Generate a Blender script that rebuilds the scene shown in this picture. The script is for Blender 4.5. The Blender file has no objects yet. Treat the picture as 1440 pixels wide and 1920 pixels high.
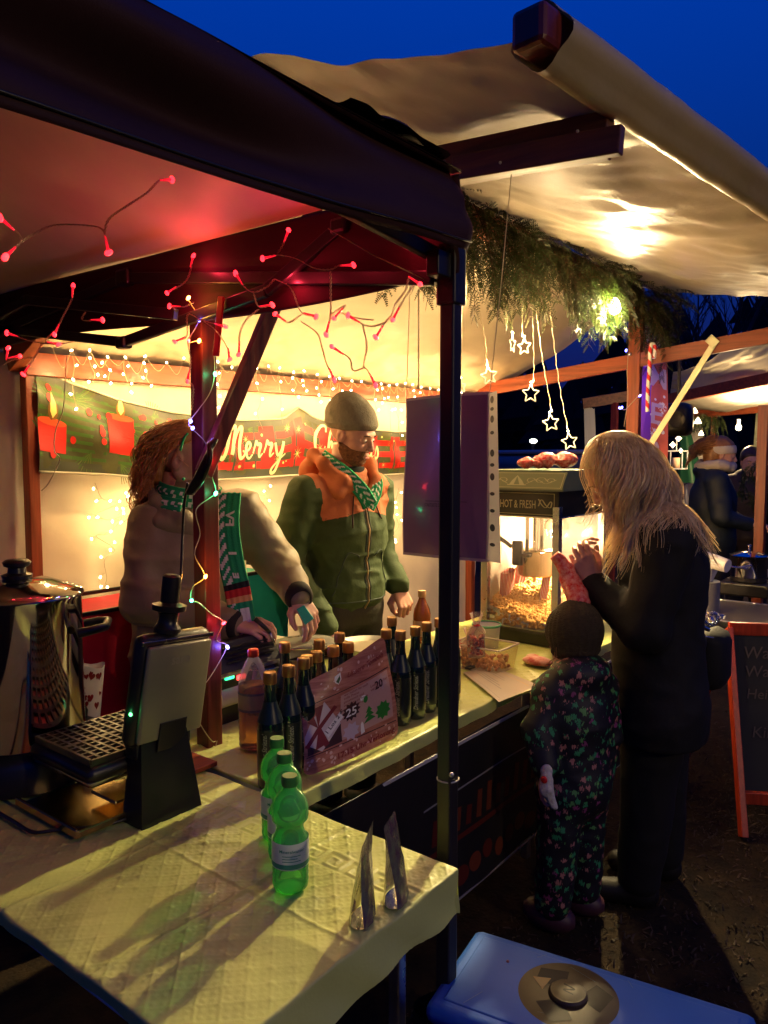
import bpy, bmesh, math, random
import numpy as np
from mathutils import Vector, Matrix
random.seed(7)
RNG = np.random.default_rng(7)
scene = bpy.context.scene
COL = scene.collection
R = math.radians

# ------------------------------------------------------------------ camera
CAM_H, PITCH, YAW, FPX = 1.55, R(4.2), R(38.1), 1442.0
cam = bpy.data.cameras.new('camera')
cam.sensor_fit = 'VERTICAL'; cam.sensor_height = 36.0; cam.sensor_width = 27.0
cam.lens = 36.0 * FPX / 1920.0
cam.clip_start = 0.02; cam.clip_end = 400
camo = bpy.data.objects.new('camera', cam); COL.objects.link(camo)
camo.location = (0, 0, CAM_H)
camo.rotation_euler = (R(90) - PITCH, 0, YAW - R(90))
scene.camera = camo

# ------------------------------------------------------------------ dusk sky
world = bpy.data.worlds.new('World'); scene.world = world; world.use_nodes = True
wn = world.node_tree; wn.nodes.clear()
w_out = wn.nodes.new('ShaderNodeOutputWorld'); w_bg = wn.nodes.new('ShaderNodeBackground')
w_tc = wn.nodes.new('ShaderNodeTexCoord'); w_sep = wn.nodes.new('ShaderNodeSeparateXYZ')
w_rmp = wn.nodes.new('ShaderNodeValToRGB')
wn.links.new(w_tc.outputs['Generated'], w_sep.inputs[0]); wn.links.new(w_sep.outputs['Z'], w_rmp.inputs[0])
wn.links.new(w_rmp.outputs[0], w_bg.inputs[0]); wn.links.new(w_bg.outputs[0], w_out.inputs[0])
cr = w_rmp.color_ramp
cr.elements[0].position = 0.0; cr.elements[0].color = (0.0035, 0.0035, 0.026, 1)
cr.elements[1].position = 1.0; cr.elements[1].color = (0.0, 0.014, 0.16, 1)
for p_, c_ in ((0.12, (0.0028, 0.0065, 0.062, 1)), (0.26, (0.0006, 0.0135, 0.115, 1)), (0.5, (0.0, 0.0225, 0.215, 1))):
    e_ = cr.elements.new(p_); e_.color = c_
w_bg.inputs[1].default_value = 0.88

scene.view_settings.view_transform = 'Standard'
scene.view_settings.look = 'None'
scene.view_settings.exposure = 0.95
scene.view_settings.gamma = 1.0
scene.view_settings.use_curve_mapping = False
scene.render.engine = 'CYCLES'
scene.cycles.use_denoising = True
scene.cycles.max_bounces = 8
scene.cycles.diffuse_bounces = 3
scene.cycles.glossy_bounces = 3
scene.cycles.transmission_bounces = 6
scene.cycles.transparent_max_bounces = 12
scene.cycles.sample_clamp_indirect = 3.0
scene.cycles.caustics_reflective = False
scene.cycles.caustics_refractive = False

def lamp(name, loc, power, color, radius=0.02, parent=None):
    l = bpy.data.lights.new(name, 'POINT'); l.energy = power; l.color = color; l.shadow_soft_size = radius
    o = bpy.data.objects.new(name, l); COL.objects.link(o)
    if parent is not None:
        o.parent = parent; o.location = Vector(loc) - world_of(parent)
    else:
        o.location = loc
    return o

# ------------------------------------------------------------------ camera rays to real planes
FW = np.array([math.cos(YAW)*math.cos(PITCH), math.sin(YAW)*math.cos(PITCH), -math.sin(PITCH)])
RT = np.array([math.sin(YAW), -math.cos(YAW), 0.0]); UP = np.cross(RT, FW)
CP = np.array([0, 0, CAM_H])
def at(px, py, x=None, y=None, z=None, d=None):
    """world point seen at a pixel of the 1440x1920 photograph, on the plane x=, y=, z= or at depth d"""
    r = FW + RT*((px-720)/FPX) - UP*((py-960)/FPX)
    if d is not None: return CP + r*d
    if x is not None: return CP + r*(x/r[0])
    if y is not None: return CP + r*(y/r[1])
    return CP + r*((z-CAM_H)/r[2])

# ------------------------------------------------------------------ objects
def world_of(o):
    v = Vector((0, 0, 0))
    while o is not None:
        v += o.location; o = o.parent
    return v
def tag(o, label=None, cat=None, group=None, kind=None):
    if label: o['label'] = label
    if cat: o['category'] = cat
    if group: o['group'] = group
    if kind: o['kind'] = kind
    return o
def thing(name, loc, label, cat, group=None, rz=0.0):
    o = bpy.data.objects.new(name, None); COL.objects.link(o)
    o.location = tuple(loc); o.rotation_euler = (0, 0, rz); o.empty_display_size = 0.1
    return tag(o, label, cat, group)
def copy_tree(o, parent=None):
    c = o.copy(); COL.objects.link(c); c.parent = parent
    for ch in [k for k in bpy.data.objects if k.parent == o]:
        copy_tree(ch, c)
    return c
def mesh_obj(name, verts, faces, mat, parent=None, world=False, smooth=False, midx=None, uv=None, sharp=None):
    me = bpy.data.meshes.new(name)
    verts = np.asarray(verts, dtype=float).reshape(-1, 3)
    if world and parent is not None:
        verts = verts - np.array(world_of(parent))
    if isinstance(faces, np.ndarray): faces = faces.tolist()
    me.from_pydata(verts.tolist(), [], faces)
    mats = mat if isinstance(mat, (list, tuple)) else [mat]
    for m in mats: me.materials.append(m)
    if midx is not None: me.polygons.foreach_set('material_index', np.asarray(midx, dtype=np.int32))
    if smooth: me.polygons.foreach_set('use_smooth', [True]*len(me.polygons))
    me.update()
    o = bpy.data.objects.new(name, me); COL.objects.link(o)
    if sharp is not None and smooth:
        try: me.set_sharp_from_angle(angle=R(sharp))
        except Exception: pass
    if parent is not None: o.parent = parent
    return o

def basis(d):
    d = np.asarray(d, float); d = d/np.linalg.norm(d)
    a = np.array([0, 0, 1.0]) if abs(d[2]) < 0.9 else np.array([1.0, 0, 0])
    u = np.cross(a, d); u /= np.linalg.norm(u); v = np.cross(d, u)
    return d, u, v

class MB:
    """collects shapes for ONE mesh object"""
    def __init__(s): s.v = []; s.f = []; s.m = []; s.n = 0
    def add(s, v, f, m=0):
        v = np.asarray(v, float).reshape(-1, 3)
        s.v.append(v); b = s.n
        for q in f: s.f.append([int(i)+b for i in q]); s.m.append(m)
        s.n += len(v); return s
    def box(s, lo, hi, m=0, M=None, bev=0.0):
        lo = np.array(lo, float); hi = np.array(hi, float)
        if bev <= 0:
            v = np.array([[x, y, z] for x in (lo[0], hi[0]) for y in (lo[1], hi[1]) for z in (lo[2], hi[2])])
            f = [(0,1,3,2),(4,6,7,5),(0,4,5,1),(2,3,7,6),(0,2,6,4),(1,5,7,3)]
        else:
            bm = bmesh.new(); bmesh.ops.create_cube(bm, size=1.0)
            c = (lo+hi)/2; d = hi-lo
            for q in bm.verts: q.co = Vector((c[0]+q.co.x*d[0], c[1]+q.co.y*d[1], c[2]+q.co.z*d[2]))
            bmesh.ops.bevel(bm, geom=bm.edges[:], offset=min(bev, min(d)*0.45), segments=2, profile=0.5, affect='EDGES')
            bm.verts.index_update()
            v = np.array([q.co[:] for q in bm.verts]); f = [[w.index for w in q.verts] for q in bm.faces]; bm.free()
        if M is not None: v = (np.array(M.to_3x3()) @ v.T).T + np.array(M.translation)
        return s.add(v, f, m)
    def bar(s, a, b, w, h, m=0, up=(0, 0, 1), bev=0.003):
        """square timber from a to b, w wide, h high"""
        a = np.array(a, float); b = np.array(b, float); d = b-a; L = np.linalg.norm(d); d /= L
        up = np.array(up, float)
        if abs(up @ d) > 0.98: up = np.array([1.0, 0, 0])
        u = np.cross(up, d); u /= np.linalg.norm(u); t = np.cross(d, u)
        M = Matrix(((d[0], u[0], t[0], a[0]), (d[1], u[1], t[1], a[1]), (d[2], u[2], t[2], a[2]), (0, 0, 0, 1)))
        return s.box((0, -w/2, -h/2), (L, w/2, h/2), m, M, bev)
    def tube(s, pts, r, n=8, m=0, caps=True):
        pts = np.asarray(pts, float); k = len(pts)
        r = np.full(k, r) if np.isscalar(r) else np.asarray(r, float)
        tan = np.gradient(pts, axis=0); tan /= (np.linalg.norm(tan, axis=1)[:, None]+1e-12)
        _, u, _ = basis(tan[0]); ang = np.linspace(0, 2*np.pi, n, endpoint=False); V = []
        for i in range(k):
            u = u - tan[i]*(u @ tan[i]); u /= (np.linalg.norm(u)+1e-12); w = np.cross(tan[i], u)
            V.append(pts[i] + r[i]*(np.cos(ang)[:, None]*u + np.sin(ang)[:, None]*w))
        F = [(i*n+j, i*n+(j+1) % n, (i+1)*n+(j+1) % n, (i+1)*n+j) for i in range(k-1) for j in range(n)]
        if caps: F += [list(range(n))[::-1], list(range((k-1)*n, k*n))]
        return s.add(np.concatenate(V), F, m)
    def cyl(s, a, b, r, r2=None, n=16, m=0): return s.tube([a, b], [r, r if r2 is None else r2], n, m)
    def lathe(s, prof, n=24, c=(0, 0, 0), m=0, axis=None):
        """prof: (radius, height) pairs"""
        ang = np.linspace(0, 2*np.pi, n, endpoint=False); V = []; F = []; rows = []
        c = np.array(c, float); base = 0
        if axis is None: d, u, w = np.array([0, 0, 1.0]), np.array([1.0, 0, 0]), np.array([0, 1.0, 0])
        else: d, u, w = basis(axis)
        for (r, z) in prof:
            if r < 1e-6: V.append((c+d*z)[None]); rows.append((base, 1)); base += 1
            else:
                V.append(c + d*z + r*(np.cos(ang)[:, None]*u + np.sin(ang)[:, None]*w)); rows.append((base, n)); base += n
        for (a, ca), (b, cb) in zip(rows, rows[1:]):
            for j in range(n):
                k = (j+1) % n
                if ca == 1 and cb == 1: continue
                if ca == 1: F.append((a, b+k, b+j))
                elif cb == 1: F.append((a+j, a+k, b))
                else: F.append((a+j, a+k, b+k, b+j))
        return s.add(np.concatenate(V), F, m)
    def sphere(s, c, r, n=10, m=0):
        r = np.array([r]*3 if np.isscalar(r) else r, float); k = max(3, n//2+1)
        pr = [(math.sin(math.pi*i/k), -math.cos(math.pi*i/k)) for i in range(k+1)]
        t = MB(); t.lathe([(max(a, 0), b) for a, b in pr], n); v = t.v[0]*r + np.array(c)
        return s.add(v, t.f, m)
    def build(s, name, mat, parent=None, world=False, smooth=False, sharp=None):
        return mesh_obj(name, np.concatenate(s.v), s.f, mat, parent, world, smooth, s.m if isinstance(mat, (list, tuple)) and len(mat) > 1 else None, sharp=sharp)

def grid_faces(nu, nv):
    i, j = np.meshgrid(np.arange(nu-1), np.arange(nv-1), indexing='ij'); a = (i*nv+j).ravel()
    return np.stack([a, a+nv, a+nv+1, a+1], 1)
def sheet(name, fn, nu, nv, mat, parent=None, world=True, thick=0.0, smooth=True, flip=False):
    """surface fn(u,v)->xyz arrays over the unit square"""
    u, v = np.meshgrid(np.linspace(0, 1, nu), np.linspace(0, 1, nv), indexing='ij')
    p = np.stack(fn(u.ravel(), v.ravel()), 1); f = grid_faces(nu, nv)
    if flip: f = f[:, ::-1]
    o = mesh_obj(name, p, f, mat, parent, world, smooth)
    if thick > 0:
        md = o.modifiers.new('solid', 'SOLIDIFY'); md.thickness = thick; md.offset = 0
    return o

# ------------------------------------------------------------------ noise
_P = RNG.random((64, 64, 64)).astype(np.float32)
def noise3(x, y, z):
    x, y, z = (np.asarray(a, dtype=np.float32) for a in (x, y, z))
    xi, yi, zi = np.floor(x).astype(int), np.floor(y).astype(int), np.floor(z).astype(int)
    fx, fy, fz = x-xi, y-yi, z-zi
    fx, fy, fz = fx*fx*(3-2*fx), fy*fy*(3-2*fy), fz*fz*(3-2*fz)
    g = lambda a, b, c: _P[(xi+a) & 63, (yi+b) & 63, (zi+c) & 63]
    c00 = g(0,0,0)*(1-fx)+g(1,0,0)*fx; c10 = g(0,1,0)*(1-fx)+g(1,1,0)*fx
    c01 = g(0,0,1)*(1-fx)+g(1,0,1)*fx; c11 = g(0,1,1)*(1-fx)+g(1,1,1)*fx
    return ((c00*(1-fy)+c10*fy)*(1-fz)+(c01*(1-fy)+c11*fy)*fz)*2-1

# ------------------------------------------------------------------ materials
def new_mat(name):
    m = bpy.data.materials.new(name); m.use_nodes = True
    nt = m.node_tree; return m, nt, nt.nodes['Principled BSDF'], nt.nodes['Material Output']
def mat(name, col, rough=0.6, metal=0.0, var=0.0, vscale=8.0, bump=0.0, bscale=40.0, stretch=(1, 1, 1), col2=None,
        spec=0.5, emit=None, estr=0.0, alpha=1.0, trans=0.0, ior=1.45, coat=0.0, sheen=0.0, sub=0.0, rvar=0.0, translucent=0.0):
    m, nt, b, out = new_mat(name); L = nt.links.new
    b.inputs['Base Color'].default_value = (*col, 1); b.inputs['Roughness'].default_value = rough
    b.inputs['Metallic'].default_value = metal; b.inputs['Specular IOR Level'].default_value = spec
    b.inputs['IOR'].default_value = ior
    if coat: b.inputs['Coat Weight'].default_value = coat; b.inputs['Coat Roughness'].default_value = 0.08
    if sheen: b.inputs['Sheen Weight'].default_value = sheen
    if sub: b.inputs['Subsurface Weight'].default_value = sub; b.inputs['Subsurface Radius'].default_value = (0.02, 0.008, 0.004); b.inputs['Subsurface Scale'].default_value = 0.5
    if trans: b.inputs['Transmission Weight'].default_value = trans
    if alpha < 1: b.inputs['Alpha'].default_value = alpha
    if emit is not None:
        b.inputs['Emission Color'].default_value = (*emit, 1); b.inputs['Emission Strength'].default_value = estr
    if var or bump or col2 is not None or rvar:
        tc = nt.nodes.new('ShaderNodeTexCoord'); mp = nt.nodes.new('ShaderNodeMapping'); mp.inputs['Scale'].default_value = stretch
        L(tc.outputs['Object'], mp.inputs[0])
    if var or col2 is not None or rvar:
        n = nt.nodes.new('ShaderNodeTexNoise'); n.inputs['Scale'].default_value = vscale; n.inputs['Detail'].default_value = 5
        n.inputs['Roughness'].default_value = 0.6
        L(mp.outputs[0], n.inputs[0])
        rp = nt.nodes.new('ShaderNodeValToRGB'); L(n.outputs[0], rp.inputs[0])
        rp.color_ramp.elements[0].position = 0.33; rp.color_ramp.elements[1].position = 0.67
        c2 = col2 if col2 is not None else tuple(min(1, c*(1+var)) for c in col)
        c1 = col if col2 is not None else tuple(c*(1-var) for c in col)
        rp.color_ramp.elements[0].color = (*c1, 1); rp.color_ramp.elements[1].color = (*c2, 1)
        if var or col2 is not None: L(rp.outputs[0], b.inputs['Base Color'])
        if rvar:
            mr = nt.nodes.new('ShaderNodeMapRange'); L(n.outputs[0], mr.inputs[0])
            mr.inputs[1].default_value = 0.3; mr.inputs[2].default_value = 0.7
            mr.inputs[3].default_value = max(0.02, rough-rvar); mr.inputs[4].default_value = min(1, rough+rvar); L(mr.outputs[0], b.inputs['Roughness'])
    if bump:
        n2 = nt.nodes.new('ShaderNodeTexNoise'); n2.inputs['Scale'].default_value = bscale; n2.inputs['Detail'].default_value = 4
        L(mp.outputs[0], n2.inputs[0]); bp = nt.nodes.new('ShaderNodeBump'); bp.inputs['Strength'].default_value = bump
        bp.inputs['Distance'].default_value = 0.01; L(n2.outputs[0], bp.inputs['Height']); L(bp.outputs[0], b.inputs['Normal'])
    if translucent:
        tr = nt.nodes.new('ShaderNodeBsdfTranslucent'); tr.inputs[0].default_value = (*col, 1)
        mx = nt.nodes.new('ShaderNodeMixShader'); mx.inputs[0].default_value = translucent
        L(b.outputs[0], mx.inputs[1]); L(tr.outputs[0], mx.inputs[2]); L(mx.outputs[0], out.inputs[0])
    return m
def emis(name, col, strength, sampling='NONE'):
    m = mat(name, (0.8, 0.8, 0.8), 0.4, emit=col, estr=strength)
    try: m.cycles.emission_sampling = sampling
    except Exception: pass
    return m
def glass_thin(name, col, alpha, rough=0.05, spec=0.5):
    """clear thin plastic or pane: mostly see-through with a surface gloss"""
    m, nt, b, out = new_mat(name); L = nt.links.new
    tp = nt.nodes.new('ShaderNodeBsdfTransparent'); tp.inputs[0].default_value = (*[min(1, c) for c in col], 1)
    b.inputs['Base Color'].default_value = (*col, 1); b.inputs['Roughness'].default_value = rough
    mx = nt.nodes.new('ShaderNodeMixShader'); lw = nt.nodes.new('ShaderNodeLayerWeight'); lw.inputs[0].default_value = 0.35
    ma = nt.nodes.new('ShaderNodeMath'); ma.operation = 'MULTIPLY_ADD'; ma.inputs[1].default_value = 0.6; ma.inputs[2].default_value = alpha
    L(lw.outputs['Fresnel'], ma.inputs[0]); ma.use_clamp = True
    L(ma.outputs[0], mx.inputs[0]); L(tp.outputs[0], mx.inputs[1]); L(b.outputs[0], mx.inputs[2]); L(mx.outputs[0], out.inputs[0])
    return m

def wood(name, col, axis):
    st = [14, 14, 14]; st['xyz'.index(axis)] = 0.9
    return mat(name, col, 0.42, var=0.38, vscale=3.2, stretch=tuple(st), bump=0.12, bscale=4.0, rvar=0.1)
WC = (0.24, 0.050, 0.018)
WOODX, WOODY, WOODZ = wood('red_brown_wood_x', WC, 'x'), wood('red_brown_wood_y', WC, 'y'), wood('red_brown_wood_z', WC, 'z')
DWOODZ = wood('dark_red_wood_z', (0.13, 0.016, 0.012), 'z')
DWOOD = wood('dark_wood_y', (0.11, 0.035, 0.018), 'y')
TARP = mat('cream_tarp', (0.46, 0.375, 0.25), 0.50, var=0.10, vscale=2.2, bump=0.35, bscale=9.0, stretch=(1, 2.4, 1), rvar=0.08, translucent=0.08)
WALLSHEET = mat('cream_wall_sheet', (0.66, 0.58, 0.44), 0.6, var=0.07, vscale=2.0, bump=0.25, bscale=7.0, translucent=0.05)
TENT = mat('tent_fabric', (0.034, 0.0105, 0.0150), 0.75, var=0.12, vscale=3, bump=0.15, bscale=400, spec=0.3)
TENTIN = mat('tent_lining', (0.66, 0.56, 0.43), 0.45, var=0.10, vscale=3, bump=0.12, bscale=300)
BLACKMETAL = mat('black_powder_coat', (0.018, 0.016, 0.018), 0.38, var=0.1, bump=0.03, bscale=300)
BLACKPL = mat('black_plastic', (0.014, 0.013, 0.013), 0.32, bump=0.03, bscale=200, var=0.1)
STEEL = mat('polished_steel', (0.62, 0.60, 0.57), 0.09, metal=1.0, rvar=0.06, vscale=5)
ALU = mat('aluminium', (0.62, 0.60, 0.57), 0.32, metal=1.0, rvar=0.08)
WHITEPL = mat('white_plastic', (0.72, 0.70, 0.68), 0.4, var=0.04)
SKIN = mat('skin', (0.62, 0.33, 0.24), 0.5, var=0.07, vscale=30, bump=0.06, bscale=180, sub=0.12)

# ================================================================== THE STALL BULB WITH AN ADDED SPOT, AND AN ADDED FILL LAMP
WARM = (1.0, 0.70, 0.34); WARM2 = (1.0, 0.60, 0.22); RED = (1.0, 0.03, 0.06)
BULB = at(1153, 572, d=4.05)
bulb = thing('light_bulb', BULB, 'bare glowing bulb hanging under the pine garland beside the right stall post', 'light bulb')
fill_post = thing('fill_lamp', (0.8, -3.6, 0), 'added fill lamp on a pole behind the camera, out of view', 'lamp')  # lamp added out of view to brighten the sellers and the gazebo front
MB().cyl((0, 0, 0), (0, 0, 2.75), 0.03, n=10).tube([(0, 0, 2.7), (0.1, 0.12, 2.72), (0.2, 0.24, 2.66)], 0.01, 6).build('pole', BLACKMETAL, fill_post)
MB().sphere((0.2, 0.24, 2.60), 0.04, 14).build('bulb', emis('fill_glow', (1.0, 0.80, 0.5), 40.0), fill_post, smooth=True)
lamp('fill_light', (1.0, -3.36, 2.60), 165, (1.0, 0.72, 0.36), 0.05, fill_post)
m_ = MB(); m_.lathe([(0, -0.052), (0.018, -0.048), (0.029, -0.03), (0.031, -0.012), (0.024, 0.012), (0.014, 0.03), (0.0135, 0.036)], 20)
m_.build('glass', emis('bulb_glow', (1.0, 0.80, 0.45), 22.0), bulb, smooth=True)
m_ = MB(); m_.lathe([(0.015, 0.036), (0.017, 0.04), (0.017, 0.085), (0.008, 0.09), (0, 0.09)], 16)
m_.tube([(0, 0, 0.09), (0.01, 0.02, 0.16), (0.0, 0.05, 0.19)], 0.004, 6)
m_.build('socket', BLACKPL, bulb, smooth=True, sharp=40)
lamp('bulb_light', BULB, 1.5, WARM, 0.042, bulb)
sl = bpy.data.lights.new('added_bulb_spot', 'SPOT'); sl.energy = 4300; sl.color = (1.0, 0.76, 0.36); sl.shadow_soft_size = 0.042; sl.spot_size = R(94); sl.spot_blend = 1.0  # added spot at the bulb, brightens the tables while sparing the roof tarp
so = bpy.data.objects.new('added_bulb_spot', sl); COL.objects.link(so); so.parent = bulb
so.rotation_euler = Vector((-2.6, 0.10, -1.25)).to_track_quat('-Z', 'Y').to_euler()

# ================================================================== GROUND
GROUND = mat('ground_soil', (0.010, 0.007, 0.004), 0.95, var=0.5, vscale=9, bump=0.5, bscale=60, col2=(0.030, 0.018, 0.007), spec=0.2)
def f_(u, v):
    x = -60+240*u**1.0; y = -90+200*v
    return x, y, np.zeros_like(x)
g = sheet('ground', lambda u, v: (-80+300*u, -110+220*v, 0.0*u), 3, 3, GROUND, None, smooth=False); tag(g, kind='structure', label='dark trampled earth and thin grass around the stalls')
# bumpy near ground: blades of dead grass, straw and leaves
STRAW = mat('straw_litter', (0.055, 0.027, 0.008), 0.7, var=0.5, vscale=7, col2=(0.010, 0.008, 0.003))
n = 42000; gx = RNG.uniform(1.0, 7.5, n); gy = RNG.uniform(-1.6, 1.2, n)
keep = (noise3(gx*1.7, gy*1.7, 0*gx) + RNG.uniform(-0.7, 0.7, n)) > -0.15; gx, gy = gx[keep], gy[keep]; n = len(gx)
an = RNG.uniform(0, 2*np.pi, n); ln = RNG.uniform(0.006, 0.04, n)*RNG.uniform(0.4, 1.3, n); wd = RNG.uniform(0.0012, 0.0045, n); tl = RNG.uniform(0, 1.0, n)**2*0.9
dx, dy, dz = np.cos(an)*np.cos(tl), np.sin(an)*np.cos(tl), np.sin(tl)
b0 = np.stack([gx, gy, RNG.uniform(0.001, 0.006, n)], 1); dd = np.stack([dx, dy, dz], 1); sd = np.stack([-np.sin(an), np.cos(an), 0*an], 1)
V = np.stack([b0-sd*wd[:, None], b0+sd*wd[:, None], b0+dd*ln[:, None]*0.6+sd*wd[:, None]*0.8+[0, 0, 0.004], b0+dd*ln[:, None]], 1).reshape(-1, 3)
F = np.arange(n*4).reshape(n, 4)
tag(mesh_obj('dead_grass', V, F, STRAW), 'straw, dead grass blades and crumbs of leaf on the dark ground', 'grass', kind='stuff')

# ================================================================== TIMBER MARKET STALL
X1, X2, YF, YB = 1.36, 4.59, 1.69, 2.83
ZF, ZB = 2.50, 1.93
stall = thing('market_stall', (X1, YF, 0), 'timber framed market stall with cream tarp roof raised as an awning', 'market stall')
def part(name, m, mt, parent, smooth=False, sharp=None, label=None):
    o = m.build(name, mt, parent, world=True, smooth=smooth, sharp=sharp)
    if label: o['label'] = label
    return o
part('post', MB().bar((X1, YF, 0), (X1, YF, ZF-0.05), 0.052, 0.052, up=(1, 0, 0), bev=0.004), DWOODZ, stall, label='dark red front post beside the waffle iron')
part('post', MB().bar((1.45, YB-0.02, 0), (1.45, YB-0.02, ZB), 0.045, 0.045, up=(1, 0, 0), bev=0.004), WOODZ, stall)
part('post', MB().bar((X2, YF, 0), (X2, YF, ZF-0.05), 0.075, 0.05, up=(1, 0, 0), bev=0.004), WOODZ, stall)
part('post', MB().bar((X2, YB, 0), (X2, YB, ZB), 0.05, 0.05, up=(1, 0, 0), bev=0.004), WOODZ, stall)
part('post_sleeve', MB().bar((X2-0.045, YF-0.03, 2.24), (X2-0.045, YF-0.03, ZF-0.03), 0.03, 0.07, up=(0, 1, 0)).bar((X2+0.052, YF-0.005, 2.2), (X2+0.052, YF-0.005, ZF-0.03), 0.02, 0.05, up=(0, 1, 0)), WOODZ, stall)
part('front_beam', MB().bar((X1-0.012, YF, ZF), (X2+0.06, YF, ZF), 0.05, 0.10), WOODX, stall)
part('back_beam', MB().bar((1.42, YB-0.045, ZB-0.045), (X2+0.05, YB-0.045, ZB-0.01), 0.04, 0.085), WOODX, stall)
part('side_rail', MB().bar((X2+0.0, YB+0.15, 1.97), (X2+0.0, -0.25, 2.33), 0.035, 0.085), WOODY, stall)
part('rafter', MB().bar((X1+0.02, YF, ZF-0.07), (1.40, YB, ZB-0.03), 0.045, 0.10), WOODY, stall)
part('brace', MB().bar((X1-0.045, YF-0.048, 1.50), (1.86, YF-0.045, 2.49), 0.022, 0.048, bev=0.003), DWOODZ, stall)
part('awning_arm', MB().bar((1.76, 0.72, 2.285), (1.76, YF+0.08, 2.36), 0.045, 0.10).bar((1.722, 0.675, 2.252), (1.722, 1.12, 2.286), 0.028, 0.062), DWOOD, stall)
for (px, py) in ((938, 305), (1083, 246)):
    c = at(px, py, x=1.707); part('bolt', MB().sphere(c, 0.004, 8), ALU, stall, True)
B0 = np.array([1.40, 0.745, 2.385]); B1 = np.array([4.85, 0.369, 2.385])
bd = (B1-B0)/np.linalg.norm(B1-B0)
part('awning_bar', MB().bar(B0, B1, 0.078, 0.078, bev=0.012), DWOODZ, stall)
# tarp wrapped round the bar, as a soft rounded square tube
def wrap(u, v):
    a = v*2*np.pi+0.4; L = 3.36; c = np.cos(a); s_ = np.sin(a)
    k = 0.060*(1+0.12*np.cos(4*(a-np.pi/4))*-1) + 0.003*noise3(u*40, v*6, 0*u)
    x = B0[0]+bd[0]*(0.055+u*L); y = B0[1]+bd[1]*(0.055+u*L)+k*c*1.05; z = B0[2]+k*s_*1.05
    return x, y, z
sheet('tarp_hem', wrap, 90, 25, TARP, stall)
def awning(u, v):      # u along +x, v from the bar to the front beam
    xb = B0[0]+0.05+u*3.37; yb = B0[1]+bd[1]*(u*3.45)+0.035; zb = B0[2]-0.035
    xf = X1-0.04+u*3.42; yf = YF+0.0*u; zf = ZF+0.07
    vv = v; x = xb*(1-vv)+xf*vv; y = yb*(1-vv)+yf*vv
    z = zb*(1-vv)+zf*vv - 0.055*np.sin(np.pi*vv)*(0.55+0.45*np.sin(np.pi*np.clip(u*1.0, 0, 1)))
    ew = np.exp(-u*9)                       # loose left edge
    z = z + 0.020*noise3(x*2.2, y*5, 0*x) + 0.007*noise3(x*9, y*14+x*6, 0*x+3) + ew*(0.016*np.sin(vv*11+1.0)+0.018*noise3(x*11, y*9, 0*x)+0.01)
    x = x - ew*0.03*np.sin(np.pi*vv)
    return x, y, z
sheet('awning_tarp', awning, 170, 70, TARP, stall)
def roof(u, v):        # inner roof, from the front beam down to the back beam
    x = X1-0.04+u*3.42; y = YF+v*(YB-YF+0.06); z = (ZF+0.07)*(1-v)+(ZB+0.012)*v - 0.05*np.sin(np.pi*v)*(0.7+0.3*np.sin(u*9))
    wr = np.exp(-((1-v)*3.0)**2)
    z = z + 0.014*noise3(x*3, y*4, 0*x+9) + wr*(0.020*noise3(x*6+y*7, y*10-x*4, 0*x+5)+0.010*noise3(x*15+y*12, y*22-x*9, 0*x+1))
    return x, y, z
sheet('roof_tarp', roof, 200, 80, TARP, stall)
def bwall(u, v):
    x = 0.95+u*3.75; y = YB+0.02+0.0*u; z = 0.02+v*(ZB-0.02)
    left = np.clip((1.43-x)/0.1, 0, 1)
    y = y + 0.012*noise3(x*2.5, z*2.0, 0*x) + 0.005*noise3(x*9+z*5, z*8-x*3, 0*x+2) + left*(0.035*np.sin(x*62+1.3*np.sin(z*2.5)))
    return x, y, z
sheet('wall_sheet', bwall, 240, 100, WALLSHEET, stall, flip=True)
def lwall(u, v):       # loose side curtain beside the back left post
    y = YB-0.75*0+0.0*u; x = 1.30-0.02+0.0*u
    return x, y, v
# metal brace flat bar on the side rail
br = at(1340, 642, x=X2-0.03); br2 = at(1198, 868, x=X2-0.03)
part('metal_brace', MB().bar(br, br2, 0.004, 0.036, up=(0, 1, 0)).bar(br+np.array([0, 0.035, 0.03]), br-np.array([0, 0.01, 0.015]), 0.01, 0.05), mat('galvanised', (0.50, 0.46, 0.30), 0.4, metal=0.7), stall)
part('bolt', MB().sphere(at(1181, 664, x=X2-0.03), 0.012, 10), ALU, stall, True)

# ================================================================== POP-UP GAZEBO
TX, TY, TE, TB = 1.345, 0.880, 2.105, 1.935
tent = thing('pop_up_gazebo', (TX, TY, 0), 'black pop-up gazebo with drooping valance and scissor frame over the front table', 'gazebo')
LX, LY = TX+0.0, TY+0.0
part('leg', MB().bar((LX-0.012, LY-0.006, 0), (LX, LY, 1.99), 0.034, 0.034, up=(1, 0, 0), bev=0.004), BLACKMETAL, tent)
part('corner_bracket', MB().bar((LX, LY, 1.855), (LX, LY, 1.985), 0.046, 0.046, up=(1, 0, 0), bev=0.005)
     .bar((LX-0.07, LY, 1.93), (LX-0.02, LY, 1.93), 0.03, 0.05).bar((LX, LY+0.02, 1.93), (LX, LY+0.07, 1.93), 0.03, 0.05), BLACKPL, tent)
part('bolt', MB().sphere(at(847, 1453, d=1.555), 0.0055, 8), ALU, tent, True)
tie = at(862, 1496, d=1.55)
part('cable_tie', MB().tube([(LX+0.023*math.cos(a)+(-0.004), LY+0.023*math.sin(a)-0.002, tie[2]) for a in np.linspace(0, 6.28, 17)], 0.002, 5), mat('grey_tie', (0.35, 0.33, 0.3), 0.4), tent, True)
for (lx, ly) in ((TX-3.0, TY), (TX, TY+3.0), (TX-3.0, TY+3.0)):
    part('leg', MB().bar((lx, ly, 0), (lx, ly, 2.0), 0.034, 0.034, up=(1, 0, 0)), BLACKMETAL, tent)
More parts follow.
